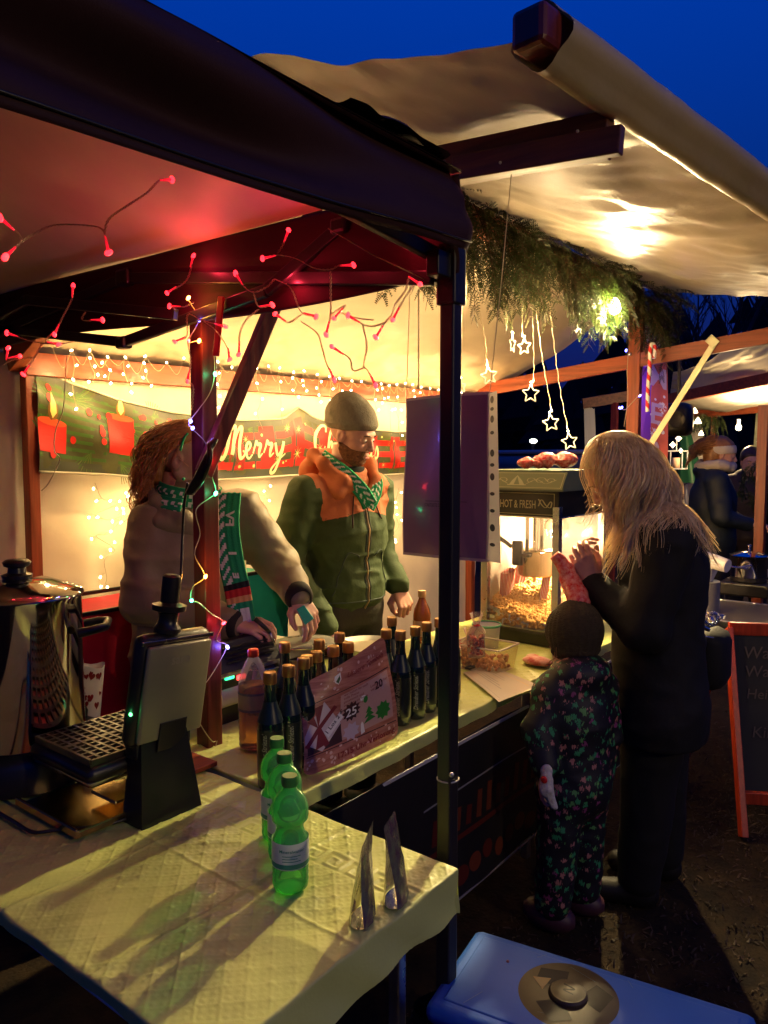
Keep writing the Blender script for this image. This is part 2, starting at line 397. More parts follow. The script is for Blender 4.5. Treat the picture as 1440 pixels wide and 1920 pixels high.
def val_front(u, v):   # hangs along the front side, soft folds running with it
    x = TX-0.030-u*3.00
    sag = 0.030*np.sin(np.pi*np.clip(u*1.0, 0, 1))
    top = TE+0.045*np.exp(-u*9); bot = 1.897+0.055*np.exp(-u*5)+0.004*np.sin(u*17)
    z = top*(1-v)+bot*v - 0*sag
    y = TY-0.035-0.03*np.sin(np.pi*v)*0 + 0.018*np.sin(v*11+u*6+0.6)*np.clip(u*4+0.3, 0, 1) + 0.034*noise3(x*1.6, z*9, 0*x) + 0.010*noise3(x*4+z*9, z*20, 0*x+2) - 0.015*v
    return x, y, z
sheet('valance', val_front, 150, 30, TENT, tent, thick=0.0015)
def val_right(u, v):
    y = TY-0.03+u*3.06; z = (TE)*(1-v)+(1.915-0.02*np.sin(u*9))*v
    x = TX-0.022+0.007*np.sin(v*9+u*8)+0.010*noise3(y*2, z*8, 0*y)
    return x, y, z
sheet('valance', val_right, 120, 24, TENT, tent, thick=0.0015, flip=True)
def val_left(u, v):
    y = TY-0.03+u*3.06; z = TE*(1-v)+TB*v; return TX-3.03+0*u, y, z
sheet('valance', val_left, 20, 4, TENT, tent, thick=0.0015)
def val_back(u, v):
    x = TX+0.03-u*3.06; z = TE*(1-v)+TB*v; return x, TY+3.03+0*u, z
sheet('valance', val_back, 20, 4, TENT, tent, thick=0.0015)
PKX, PKY, PKZ = TX-1.5, TY+1.5, 2.78
def canopy(dz):
    def f(u, v):
        x = TX-0.022-u*3.01; y = TY-0.038+v*3.07
        k = np.maximum(abs(x-PKX)/1.481, abs(y-PKY)/1.540)
        z = TE+dz+(PKZ-TE)*(1-k) - 0.05*np.sin(np.pi*np.clip(k, 0, 1))*np.abs(np.sin(2*np.arctan2(y-PKY, x-PKX)))**0.5*0 + 0.014*noise3(x*2.2, y*3.5, 0*x+4)*(1-k**6) + 0.005*noise3(x*7+y*4, y*9, 0*x)*(1-k**6)
        z = z - 0.035*np.sin(np.pi*k)
        return x, y, z
    return f
sheet('canopy', canopy(0.004), 120, 120, TENT, tent)
sheet('canopy_lining', canopy(0.0), 120, 120, TENTIN, tent, flip=True)
part('valance_hem', MB().tube(np.stack(val_front(np.linspace(0, 1, 90), np.full(90, 0.93)), 1)+[0, -0.003, 0], 0.0022, 5), BLACKMETAL, tent, True)
# frayed gathered top corner
def gather(u, v):
    x = TX-0.05-0.30*u; y = TY-0.03+0.16*v; z = TE+0.030+0.030*np.sin(np.pi*u)**0.7*np.sin(np.pi*v*0.9+0.2)+0.008*noise3(x*25, y*30, 0*x)
    return x, y, z
sheet('canopy_corner', gather, 30, 20, TENT, tent)
# scissor frame on the right side (plane x=TX-0.02) with hub joints
tx = TX-0.03
def tp(px, py, x=tx): return at(px, py, x=x)
def truss(a, b, name='truss_bar', w=0.017, h=0.030): return part(name, MB().bar(a, b, w, h, bev=0.003), BLACKMETAL, tent)
truss(tp(812, 522), tp(246, 521)); truss(tp(232, 522), tp(-60, 650)); truss(tp(-40, 612), tp(236, 642))
truss(tp(232, 642), tp(500, 545, tx-0.02)); truss(tp(500, 545, tx-0.02), tp(640, 425, tx-0.0))
truss(tp(52, 563, tx-0.05), tp(330, 590, tx-0.05)); truss(tp(52, 563, tx-0.05), tp(-60, 622, tx-0.05))
# front side scissor arm near the corner
truss((TX-0.03, TY+0.02, 1.955), (TX-0.62, TY+0.02, 2.01))
for px, py, r in ((236, 521, 0.030), (232, 643, 0.022), (52, 563, 0.02), (640, 425, 0.022)):
    c = tp(px, py)
    part('hub_joint', MB().box(c-np.array([0.018, r, r*0.8]), c+np.array([0.018, r, r*0.8]), bev=0.008), BLACKPL, tent)
s0, s1 = tp(415, 556, tx-0.03), tp(405, 668, tx-0.03)
strap = part('hanging_strap', MB().bar(s0, s1, 0.006, 0.022, up=(0, 1, 0), bev=0.002), mat('red_strap', (0.42, 0.01, 0.02), 0.45), tent, label='short red strap hanging from the frame')
part('guy_cord', MB().tube([at(615, 428, d=1.5), at(700, 478, d=1.52), at(805, 528, d=1.56)], 0.0013, 5), mat('cord_tan', (0.4, 0.3, 0.15), 0.7), tent, True)

# ================================================================== flat print and lettering helpers
def text_shape(txt, size=1.0, shear=0.0, bold=0.0, spacing=1.0, align='LEFT'):
    """outline of a word as 2D triangles: (verts Nx2, faces)"""
    c = bpy.data.curves.new('t', 'FONT'); c.body = txt; c.size = size; c.shear = shear; c.offset = bold
    c.space_character = spacing; c.align_x = align; c.resolution_u = 2
    o = bpy.data.objects.new('t', c); COL.objects.link(o)
    dg = bpy.context.evaluated_depsgraph_get(); me = bpy.data.meshes.new_from_object(o.evaluated_get(dg))
    v = np.array([q.co[:2] for q in me.vertices]).reshape(-1, 2); f = [list(p.vertices) for p in me.polygons]
    bpy.data.objects.remove(o); bpy.data.curves.remove(c); bpy.data.meshes.remove(me)
    return v, f
def poly_shape(pts): return np.array(pts, float), [list(range(len(pts)))]
def disc_shape(cx, cy, rx, ry=None, n=20):
    ry = rx if ry is None else ry; a = np.linspace(0, 2*np.pi, n, endpoint=False)
    return poly_shape(np.stack([cx+rx*np.cos(a), cy+ry*np.sin(a)], 1))
def ring_shape(cx, cy, r0, r1, n=24):
    a = np.linspace(0, 2*np.pi, n, endpoint=False); c = np.stack([np.cos(a), np.sin(a)], 1)
    v = np.concatenate([[cx, cy]+c*r0, [cx, cy]+c*r1]); return v, [[i, (i+1) % n, n+(i+1) % n, n+i] for i in range(n)]
def star_shape(cx, cy, r, ri, k=5, a0=math.pi/2):
    p = [(cx, cy)] + [(cx+(r if i % 2 == 0 else ri)*math.cos(a0+i*math.pi/k), cy+(r if i % 2 == 0 else ri)*math.sin(a0+i*math.pi/k)) for i in range(2*k)]
    return np.array(p), [[0, i+1, (i+1) % (2*k)+1] for i in range(2*k)]
def stroke_shape(pts, w, smooth=True):
    p = np.array(pts, float)
    if smooth and len(p) > 2: p = catmull(p, 6)
    w = np.full(len(p), w) if np.isscalar(w) else np.interp(np.linspace(0, 1, len(p)), np.linspace(0, 1, len(w)), w)
    t = np.gradient(p, axis=0); t /= (np.linalg.norm(t, axis=1)[:, None]+1e-9); nrm = np.stack([-t[:, 1], t[:, 0]], 1)*w[:, None]/2
    v = np.concatenate([p+nrm, p-nrm]); k = len(p); return v, [[i, i+1, k+i+1, k+i] for i in range(k-1)]
def catmull(p, m):
    p = np.array(p, float); q = np.concatenate([[2*p[0]-p[1]], p, [2*p[-1]-p[-2]]]); out = []
    for i in range(1, len(q)-2):
        for t in np.linspace(0, 1, m, endpoint=False):
            out.append(0.5*((2*q[i])+(-q[i-1]+q[i+1])*t+(2*q[i-1]-5*q[i]+4*q[i+1]-q[i+2])*t*t+(-q[i-1]+3*q[i]-3*q[i+1]+q[i+2])*t**3))
    out.append(p[-1]); return np.array(out)
def xf(shape, s=1.0, rot=0.0, dx=0.0, dy=0.0):
    v, f = shape; c, q = math.cos(rot), math.sin(rot); v = v*s
    return np.stack([v[:, 0]*c-v[:, 1]*q+dx, v[:, 0]*q+v[:, 1]*c+dy], 1), f
def refine(v, f, L):
    """cut faces so that a print can follow a curved sheet"""
    bm = bmesh.new(); vs = [bm.verts.new((a, b, 0)) for a, b in v]
    for q in f:
        try: bm.faces.new([vs[i] for i in q])
        except ValueError: pass
    bmesh.ops.triangulate(bm, faces=bm.faces[:])
    for _ in range(5):
        e = [k for k in bm.edges if k.calc_length() > L]
        if not e: break
        bmesh.ops.subdivide_edges(bm, edges=e, cuts=1); bmesh.ops.triangulate(bm, faces=[q for q in bm.faces if len(q.verts) > 3])
    bm.verts.index_update(); vv = np.array([q.co[:2] for q in bm.verts]).reshape(-1, 2); ff = [[w.index for w in q.verts] for q in bm.faces]; bm.free()
    return vv, ff
def print_on(name, layers, fn, parent, lift=0.0006, L=0.02, world=True):
    """layers: (shape, material, level); fn(u,v)->(point, normal) arrays; one mesh of flat print"""
    m = MB(); mats = []
    for shape, mt, lev in layers:
        if mt not in mats: mats.append(mt)
        v, f = refine(*shape, L) if L else shape
        if len(v) == 0: continue
        p, nn = fn(v[:, 0], v[:, 1]); m.add(p+nn*(lift*lev), f, mats.index(mt))
    o = m.build(name, mats, parent, world=world)
    return o
def plane_fn(o, du, dv):
    o = np.array(o, float); du = np.array(du, float); dv = np.array(dv, float); n = np.cross(du, dv); n /= np.linalg.norm(n)
    return lambda u, v: (o+np.outer(u, du)+np.outer(v, dv), np.tile(n, (len(u), 1)))
def ink(name, c, rough=0.45, **k): return mat('print_'+name, c, rough, **k)
I_RED, I_DRED, I_WHITE, I_BLACK = ink('red', (0.62, 0.02, 0.02)), ink('dark_red', (0.22, 0.01, 0.012)), ink('white', (0.80, 0.77, 0.72)), ink('black', (0.015, 0.013, 0.014))
I_GREEN, I_DGREEN, I_GOLD, I_GREY = ink('green', (0.03, 0.22, 0.03)), ink('dark_green', (0.015, 0.07, 0.02)), ink('gold', (0.62, 0.42, 0.10)), ink('grey', (0.25, 0.24, 0.23))
I_CREAM = ink('cream', (0.85, 0.72, 0.38)); I_BROWN = ink('brown', (0.16, 0.05, 0.025)); I_ORANGE = ink('orange', (0.75, 0.22, 0.02)); I_LILAC = ink('lilac', (0.52, 0.42, 0.50))

# ================================================================== THE TWO TABLES AND THEIR CLOTHS
CLOTH = mat('oilcloth', (0.52, 0.57, 0.17), 0.42, var=0.05, vscale=5, bump=0.05, bscale=150, rvar=0.06)
TZ = 0.74
def relief(x, y):
    p = 0.052
    a = (x+y)/p; b = (x-y)/p
    fa, fb = a-np.round(a), b-np.round(b)
    ridge = np.exp(-(fa/0.07)**2)+np.exp(-(fb/0.07)**2)
    rr = np.sqrt(fa**2+fb**2); th = np.arctan2(fb, fa)
    star = np.exp(-(rr/0.26)**2)*(0.5+0.5*np.cos(8*th))*1.3
    petal = np.exp(-((rr-0.42)/0.09)**2)*0.5*(0.5+0.5*np.cos(4*th+np.pi))
    h = 0.5*ridge+star+petal
    return h*(0.75+0.5*noise3(x*7, y*7, 0*x))
def greek(s, t):       # meander band: s across (0..1), t along, in band widths
    t = t-np.floor(t); k = lambda a, b, v: ((v > a) & (v < b)).astype(float)
    g = np.maximum.reduce([k(0.05, 0.95, t)*k(0.84, 0.96, s), k(0.05, 0.17, t)*k(0.1, 0.96, s), k(0.05, 0.75, t)*k(0.1, 0.22, s),
        k(0.63, 0.75, t)*k(0.1, 0.68, s), k(0.33, 0.75, t)*k(0.56, 0.68, s), k(0.33, 0.45, t)*k(0.34, 0.68, s)])
    return g
def drape(lo, hi, over, x0, x1, n, r=0.012):
    """1-D profile over a table edge: returns position and drop for arc coordinate"""
    a = np.linspace(lo-over[0], hi+over[1], n); pos = np.clip(a, lo, hi); dl = np.maximum(lo-a, 0); dh = np.maximum(a-hi, 0)
    return a, pos, dl, dh
def cloth(name, x0, x1, y0, y1, ov, h, parent=None, seed=0.0, hem=0.0, band=None, wv=0.012, creases=(), crease_y=()):
    """ov = overhang at (x0, x1, y0, y1)"""
    xs = np.arange(x0-ov[0], x1+ov[1]+h, h); ys = np.arange(y0-ov[2], y1+ov[3]+h, h)
    X, Y = np.meshgrid(xs, ys, indexing='ij'); X = X.ravel(); Y = Y.ravel()
    dxl, dxh = np.maximum(x0-X, 0), np.maximum(X-x1, 0); dyl, dyh = np.maximum(y0-Y, 0), np.maximum(Y-y1, 0)
    drop = np.maximum.reduce([dxl, dxh, dyl, dyh]); inside = drop <= 0
    px, py = np.clip(X, x0, x1), np.clip(Y, y0, y1)
    rr = 0.005; bulge = rr*(1-np.exp(-drop/rr))
    wav = wv*noise3(X*5+seed, Y*5, 0*X)*np.clip(drop/0.08, 0, 1) + wv*0.5*np.sin((X+Y)*38+3*noise3(X*3, Y*3, 0*X+seed))*np.clip(drop/0.12, 0, 1)
    gx = np.where(dxh > 0, 1, 0)-np.where(dxl > 0, 1, 0); gy = np.where(dyh > 0, 1, 0)-np.where(dyl > 0, 1, 0)
    gl = np.maximum(np.sqrt(gx**2+gy**2), 1)
    px = px+gx/gl*(bulge+wav); py = py+gy/gl*(bulge+wav)
    z = TZ-np.where(drop > 0, np.maximum(drop-0.008, drop*drop/(0.016+drop)), 0)
    rel = relief(X, Y)
    if band is not None:
        (axis, b0, b1) = band; s_ = ((X if axis == 'x' else Y)-b0)/(b1-b0); t_ = (Y if axis == 'x' else X)/(b1-b0)
        inb = (s_ > 0) & (s_ < 1); rel = np.where(inb, greek(s_, t_)*0.9, rel)
    z = z+0.0022*rel*np.where(inside, 1, 0.4)
    if True:   # edge towards the table corner pulls small creases
        z = z+0.0030*(1-2*np.abs(noise3(X*3.1+Y*1.3+seed, Y*4.2-X*2.0, 0*X)))**3+0.0016*noise3(X*18+seed, Y*18, 0*X)+0.0016*np.abs(noise3(X*9+Y*16, Y*9-X*7, 0*X+seed))
    for cx_ in creases: z = z+0.0022*np.exp(-((X-cx_)/0.004)**2)*np.where(inside, 1, 0)
    for cy_ in crease_y: z = z+0.0022*np.exp(-((Y-cy_+0.004*np.sin(X*9))/0.004)**2)*np.where(inside, 1, 0)
    P_ = np.stack([px, py, z], 1)
    return mesh_obj(name, P_, grid_faces(len(xs), len(ys)), CLOTH, parent, True, True)
AX0, AX1, AY0, AY1 = 0.615, 1.232, 0.785, 2.35
tb = thing('front_table', (0.9, 1.5, 0), 'folding table in front under the gazebo, carrying waffle iron and green bottles', 'table')
part('table_top', MB().box((AX0+0.004, AY0+0.004, TZ-0.035), (AX1-0.004, AY1-0.004, TZ-0.004), bev=0.006), WHITEPL, tb)
for lx in (AX0+0.06, AX1-0.06):
    for ly in (AY0+0.1, AY1-0.1): part('leg', MB().bar((lx, ly, 0), (lx, ly, TZ-0.035), 0.026, 0.026, up=(1, 0, 0)), ALU, tb)
o = cloth('tablecloth', AX0, AX1, AY0, AY1, (0.03, 0.06, 0.10, 0.05), 0.0032, seed=1.7, band=('x', 1.075, 1.135), creases=(0.93,), crease_y=(1.06, 1.34))
tag(o, 'embossed cream oilcloth spread over the front table with the waffle iron', 'tablecloth')
BX0, BX1, BY0, BY1 = 1.262, 3.75, 1.262, 1.98
# counter runs slightly off the table's square: kept parallel here
ctr = thing('counter_table', (2.6, 1.6, 0), 'long serving counter with beer bottles and popcorn machine on it', 'counter')
part('table_top', MB().box((BX0+0.004, BY0+0.004, TZ-0.04), (BX1-0.004, BY1-0.004, TZ-0.004), bev=0.006), WHITEPL, ctr)
for lx in (BX0+0.08, 2.6, BX1-0.1):
    for ly in (BY0+0.08, BY1-0.08): part('leg', MB().bar((lx, ly, 0), (lx, ly, TZ-0.04), 0.03, 0.03, up=(1, 0, 0)), ALU, ctr)
o = cloth('tablecloth', BX0, BX1, BY0, BY1, (0.015, 0.05, 0.045, 0.04), 0.0042, seed=5.2)
tag(o, 'embossed cream oilcloth lying on the long counter beneath the beer bottles', 'tablecloth')
SKIRT = mat('black_banner', (0.012, 0.010, 0.011), 0.5, var=0.2, bump=0.15, bscale=9)
def skirt(u, v):
    x = BX0+0.01+u*2.48; z = 0.185+v*(TZ-0.185-0.052); y = BY0-0.035+0.014*noise3(x*3, z*3, 0*x)+0.006*np.sin(x*11+z*3)
    return x, y, z
sk = thing('counter_banner', (2.6, BY0-0.03, 0.185), 'black cloth banner with faint dark red print hanging down the counter front', 'banner')
sheet('fabric', skirt, 90, 24, SKIRT, sk)
part('hem', MB().tube([(BX0+0.01+i/40*2.48, BY0-0.038+0.012*float(noise3((BX0+i/40*2.48)*3, 0.555, 0)), 0.183) for i in range(41)], 0.0035, 6), mat('grey_hem', (0.22, 0.20, 0.19), 0.5), sk, True)
part('hem', MB().bar((BX0+0.02, BY0-0.040, TZ-0.060), (BX1, BY0-0.040, TZ-0.060), 0.003, 0.012), mat('white_hem', (0.45, 0.43, 0.40), 0.5), sk)
def skf(u, v):
    x = 1.75+u; z = 0.20+v; y = BY0-0.035+0.014*noise3(x*3, z*3, 0*x)+0.006*np.sin(x*11+z*3)
    return np.stack([x, y, z], 1), np.tile([0, -1.0, 0], (len(x), 1))
DR = ink('faint_red', (0.10, 0.012, 0.008)); DR2 = ink('faint_rust', (0.15, 0.03, 0.012))
lay = []
for i in range(26):
    u = 0.05+i*0.062; h = 0.075+0.02*math.sin(i*1.7); lay.append((poly_shape([(u, 0.20), (u+0.030, 0.195), (u+0.034, 0.20+h), (u+0.006, 0.205+h)]), DR2 if i % 3 else DR, 1))
lay.append((stroke_shape([(0.0, 0.17), (0.5, 0.175), (1.1, 0.17), (1.75, 0.178)], 0.018), DR, 1))
lay.append((stroke_shape([(0.0, 0.33), (0.6, 0.335), (1.75, 0.33)], 0.006), I_GREY, 1))
for i in range(22): lay.append((disc_shape(0.06+i*0.077, 0.06+0.015*math.sin(i*2.1), 0.034+0.006*math.sin(i), 0.03), DR2 if i % 2 else DR, 1))
print_on('print', lay, skf, sk, lift=0.001, L=0.05)

# ================================================================== THINGS ON THE FRONT TABLE
# --- big stock pot on a black hot plate
PT = at(45, 1445, d=1.93); pc = np.array([PT[0], PT[1]])
hp = thing('hot_plate', (pc[0], pc[1], TZ+0.002), 'round black hot plate under the tall stock pot', 'hot plate')
m_ = MB(); m_.lathe([(0, 0.0), (0.125, 0.0), (0.150, 0.012), (0.150, 0.075), (0.138, 0.095), (0.120, 0.110), (0, 0.110)], 40); m_.build('body', BLACKPL, hp, smooth=True, sharp=35)
m_ = MB(); m_.lathe([(0.0, 0.0), (0.022, 0), (0.022, 0.018), (0.018, 0.022), (0, 0.022)], 20, c=(0.10, -0.115, 0.045), axis=(0.65, -0.76, 0)); m_.build('dial', ALU, hp, smooth=True, sharp=35)
pot = thing('stock_pot', (pc[0], pc[1], TZ+0.113), 'tall polished steel stock pot with black handles and lid on the front table', 'stock pot')
m_ = MB(); PR = 0.147
m_.lathe([(0, 0), (PR-0.006, 0), (PR, 0.006), (PR, 0.345), (PR+0.005, 0.352), (PR+0.005, 0.356), (PR-0.003, 0.356), (PR-0.004, 0.30), (0, 0.30)], 72); m_.build('body', STEEL, pot, smooth=True, sharp=50)
lid_glass = mat('smoked_lid', (0.20, 0.15, 0.10), 0.10, metal=0.85)
m_ = MB(); m_.lathe([(PR+0.006, 0.356), (PR+0.003, 0.363), (PR-0.02, 0.372), (0.08, 0.390), (0.03, 0.396), (0, 0.397)], 64); m_.build('lid', STEEL, pot, smooth=True)
m_ = MB(); m_.lathe([(0.034, 0.396), (0.036, 0.405), (0.022, 0.410), (0.02, 0.422), (0.030, 0.427), (0.033, 0.436), (0.026, 0.442), (0, 0.443)], 32); m_.build('lid_knob', BLACKPL, pot, smooth=True, sharp=40)
for sgn in (1, -1):
    a = R(-38); dv = np.array([math.cos(a), math.sin(a), 0])*sgn; sv = np.array([-math.sin(a), math.cos(a), 0])
    pth = [dv*(PR-0.002)+sv*0.055+[0, 0, 0.262], dv*(PR+0.030)+sv*0.055+[0, 0, 0.268], dv*(PR+0.058)+sv*0.038+[0, 0, 0.272], dv*(PR+0.060)-sv*0.038+[0, 0, 0.272], dv*(PR+0.030)-sv*0.055+[0, 0, 0.268], dv*(PR-0.002)-sv*0.055+[0, 0, 0.262]]
    m_ = MB(); m_.tube(pth, [0.012, 0.011, 0.0105, 0.0105, 0.011, 0.012], 10); m_.build('handle', BLACKPL, pot, smooth=True, sharp=50)

# --- waffle iron, lid raised
wi = thing('waffle_iron', (1.06, 1.56, TZ), 'waffle iron with its lid raised, showing the black grid plate and dark lever', 'waffle iron')
WB = mat('waffle_body', (0.20, 0.185, 0.105), 0.38, var=0.08, coat=0.2)
WCH = mat('waffle_chrome', (0.55, 0.50, 0.42), 0.22, metal=1.0)
# tray on the cloth
BRASS = mat('drip_tray_metal', (0.62, 0.43, 0.16), 0.20, metal=1.0, rvar=0.08, vscale=6)
m_ = MB(); m_.box((0.90, 1.47, TZ+0.006), (1.11, 1.72, TZ+0.012), bev=0.004)
m_.box((0.895, 1.465, TZ+0.008), (0.903, 1.725, TZ+0.028), bev=0.003).box((0.90, 1.465, TZ+0.008), (1.11, 1.472, TZ+0.024), bev=0.003)
m_.build('drip_tray', BRASS, wi, world=True)
m_ = MB(); m_.box((1.01, 1.50, TZ+0.030), (1.10, 1.60, TZ+0.038), bev=0.003); m_.build('spatula_rest', BRASS, wi, world=True)
# lower shell and grid
m_ = MB(); m_.box((0.93, 1.47, 0.845), (1.19, 1.73, 0.885), bev=0.022); m_.build('lower_shell', BLACKPL, wi, world=True, smooth=True, sharp=50)
m_ = MB(); m_.box((0.936, 1.476, 0.835), (1.184, 1.724, 0.862), bev=0.015); m_.build('lower_trim', WCH, wi, world=True, smooth=True, sharp=50)
PLATE = mat('cast_plate', (0.035, 0.024, 0.018), 0.35, var=0.3, vscale=30, coat=0.3)
m_ = MB(); m_.box((0.942, 1.482, 0.884), (1.178, 1.718, 0.888)); gz0, gz1 = 0.888, 0.900
for k in range(11):
    x = 0.945+k*0.0230; m_.box((x-0.0035, 1.485, gz0), (x+0.0035, 1.715, gz1-(0.001 if k % 2 else 0)))
for k in range(11):
    y = 1.485+k*0.0230; m_.box((0.945, y-0.0035 if k != 5 else y-0.007, gz0), (1.175, y+0.0035 if k != 5 else y+0.007, gz1-0.0015))
m_.build('grid_plate', PLATE, wi, world=True)
m_ = MB()
for i in range(10):
    for j in range(10):
        x, y = 0.945+(i+0.5)*0.023, 1.485+(j+0.5)*0.023; m_.box((x-0.0062, y-0.0062, gz0-0.0005), (x+0.0062, y+0.0062, gz0+0.004))
m_.build('grid_wells', mat('oiled_wells', (0.36, 0.22, 0.11), 0.3, metal=0.6), wi, world=True)
# pedestal and hinge arm
m_ = MB()
prof = [(1.03, 1.40), (1.17, 1.40), (1.15, 1.46), (1.05, 1.46)]
def slab(poly0, poly1, z0, z1):
    v = [(x, y, z0) for x, y in poly0]+[(x, y, z1) for x, y in poly1]; k = len(poly0)
    return np.array(v), [list(range(k))[::-1], list(range(k, 2*k))]+[[i, (i+1) % k, k+(i+1) % k, k+i] for i in range(k)]
m_.add(*slab([(1.01, 1.40), (1.17, 1.40), (1.17, 1.475), (1.01, 1.475)], [(1.03, 1.425), (1.15, 1.425), (1.15, 1.465), (1.03, 1.465)], TZ+0.002, 0.93))
m_.build('pedestal', BLACKPL, wi, world=True)
m_ = MB(); m_.bar((1.02, 1.455, 0.905), (1.17, 1.455, 0.905), 0.05, 0.05, bev=0.012); m_.build('hinge', BLACKPL, wi, world=True)
# raised lid: a shell standing nearly upright, leaning back over the hinge
def lidM():
    o_ = Vector((1.10, 1.438, 0.885)); ay = R(-9)
    X_ = Vector((math.cos(R(6)), math.sin(R(6)), 0)); Zv = Vector((0.10, -0.10, 1)).normalized(); Yv = Zv.cross(X_).normalized(); X_ = Yv.cross(Zv).normalized()
    return Matrix(((X_.x, Yv.x, Zv.x, o_.x), (X_.y, Yv.y, Zv.y, o_.y), (X_.z, Yv.z, Zv.z, o_.z), (0, 0, 0, 1)))
LM = lidM()
m_ = MB(); m_.box((-0.105, -0.002, 0.022), (0.105, 0.038, 0.272), bev=0.024, M=LM); m_.build('lid_shell', BLACKPL, wi, world=True, smooth=True, sharp=50)
m_ = MB(); m_.box((-0.094, -0.014, 0.034), (0.094, 0.000, 0.250), bev=0.010, M=LM); m_.build('lid_panel', WB, wi, world=True, smooth=True, sharp=50)
m_ = MB(); m_.box((-0.106, -0.004, 0.252), (0.106, 0.002, 0.262), bev=0.002, M=LM); m_.build('lid_trim', WCH, wi, world=True)
m_ = MB(); m_.box((-0.040, -0.0175, 0.010), (0.040, -0.0145, 0.075), bev=0.003, M=LM); m_.build('vent', BLACKPL, wi, world=True)
tv, tf = text_shape('saro', 0.032, bold=0.0008, align='CENTER')
LMn = np.array(LM)
def lidf(u, v):
    p = np.stack([u, np.full_like(u, -0.0142), v, np.ones_like(u)], 1) @ LMn.T
    return p[:, :3], np.tile(-LMn[:3, 1], (len(u), 1))
print_on('embossed_letters', [(xf((tv, tf), 1.0, 0, 0.0, 0.205), mat('emboss', (0.26, 0.245, 0.16), 0.3), 1)], lidf, wi, L=0)
m_ = MB(); hb = np.array(LM @ Vector((-0.02, 0.02, 0.27)))
m_.lathe([(0, 0), (0.030, 0), (0.030, 0.010), (0.024, 0.018), (0.021, 0.03), (0.023, 0.045), (0.037, 0.050), (0.038, 0.062), (0.026, 0.066), (0.0205, 0.068), (0.0215, 0.100), (0.0205, 0.125), (0.015, 0.130), (0, 0.131)], 28, c=hb, axis=(0.10, -0.05, 1))
m_.build('lever', BLACKPL, wi, world=True, smooth=True, sharp=35)
m_ = MB(); m_.sphere(at(330, 1360, d=1.60)*0+np.array(LM @ Vector((-0.101, 0.012, 0.10))), 0.005, 8); m_.build('pilot_light', emis('pilot_green', (0.1, 1.0, 0.25), 3.0), wi, world=True, smooth=True)
lamp('pilot_glow', np.array(LM @ Vector((-0.115, 0.012, 0.10))), 0.006, (0.1, 1, 0.25), 0.004, wi)
wi.location.x -= 0.07
m_ = MB(); cz = TZ+0.010
cpts = catmull([at(310, 1500, z=cz), at(255, 1528, z=cz), at(190, 1548, z=cz), at(110, 1556, z=cz), at(62, 1560, z=cz), at(25, 1540, z=cz), at(-30, 1505, z=cz), at(-60, 1470, z=cz)], 6)
cb = MB(); cb.tube(cpts, 0.0042, 8); o = cb.build('power_cable', BLACKPL, None, smooth=True); tag(o, 'black cable curling in front of the waffle iron on the cloth', 'cable')
cpts = catmull([at(150, 1425, z=cz), at(112, 1440, z=cz), at(70, 1455, z=cz), at(20, 1466, z=cz), at(-5, 1475, z=cz), at(-40, 1500, z=cz)], 6)
cb = MB(); cb.tube(cpts, 0.0045, 8); o = cb.build('power_cable', BLACKPL, None, smooth=True); tag(o, 'black cable running from the waffle iron towards the stock pot', 'cable')
# cable bundle and vertical lead on the dark front post
cpts = catmull([at(352, 905, d=1.93), at(345, 950, d=1.95), at(342, 1010, d=1.96), at(338, 1090, d=1.93), at(325, 1135, d=1.9), at(318, 1170, d=1.86)], 6)
cb = MB(); cb.tube(cpts, 0.0035, 6); o = cb.build('power_cable', BLACKPL, None, smooth=True); tag(o, 'thin black lead hanging down in front of the dark red post', 'cable')
cb = MB()
for k in range(5):
    q = [at(405-k*3, 822+k*2, d=1.88), at(385+k*2, 862, d=1.88-0.004*k), at(366+k*3, 900, d=1.88), at(352+k*2, 925, d=1.90)]
    cb.tube(catmull(q, 5), 0.007, 8)
o = cb.build('cable_bundle', BLACKPL, None, smooth=True); tag(o, 'black bundle of cable tied to the brace in front of the dark red post', 'cable')
# wooden boards under the post
bd_ = thing('wooden_board', at(345, 1455, z=TZ+0.004), 'small flat wooden board lying behind the waffle iron pedestal', 'board')
p0 = at(335, 1452, z=TZ+0.006); m_ = MB(); m_.box(p0-[0.02, 0.03, 0.002], p0+[0.10, 0.10, 0.010], bev=0.002); m_.build('board', WOODX, bd_, world=True)
# power adapter behind the pot
ad = thing('power_strip', at(150, 1375, z=TZ+0.01), 'black socket block with plugs standing behind the stock pot', 'power strip')
q = at(152, 1372, z=TZ+0.002); m_ = MB(); m_.box(q-[0.03, 0.05, 0], q+[0.03, 0.08, 0.045], bev=0.012); m_.build('block', BLACKPL, ad, world=True, smooth=True, sharp=50)
m_ = MB(); m_.lathe([(0.0, 0), (0.02, 0), (0.022, 0.02), (0.012, 0.045), (0, 0.046)], 16, c=q+[0, 0, 0.044]); m_.tube(catmull([q+[0, 0, 0.085], q+[0.03, 0.05, 0.12], q+[0.10, 0.10, 0.07], q+[0.15, 0.16, 0.02]], 6), 0.004, 6); m_.build('plug', BLACKPL, ad, world=True, smooth=True)

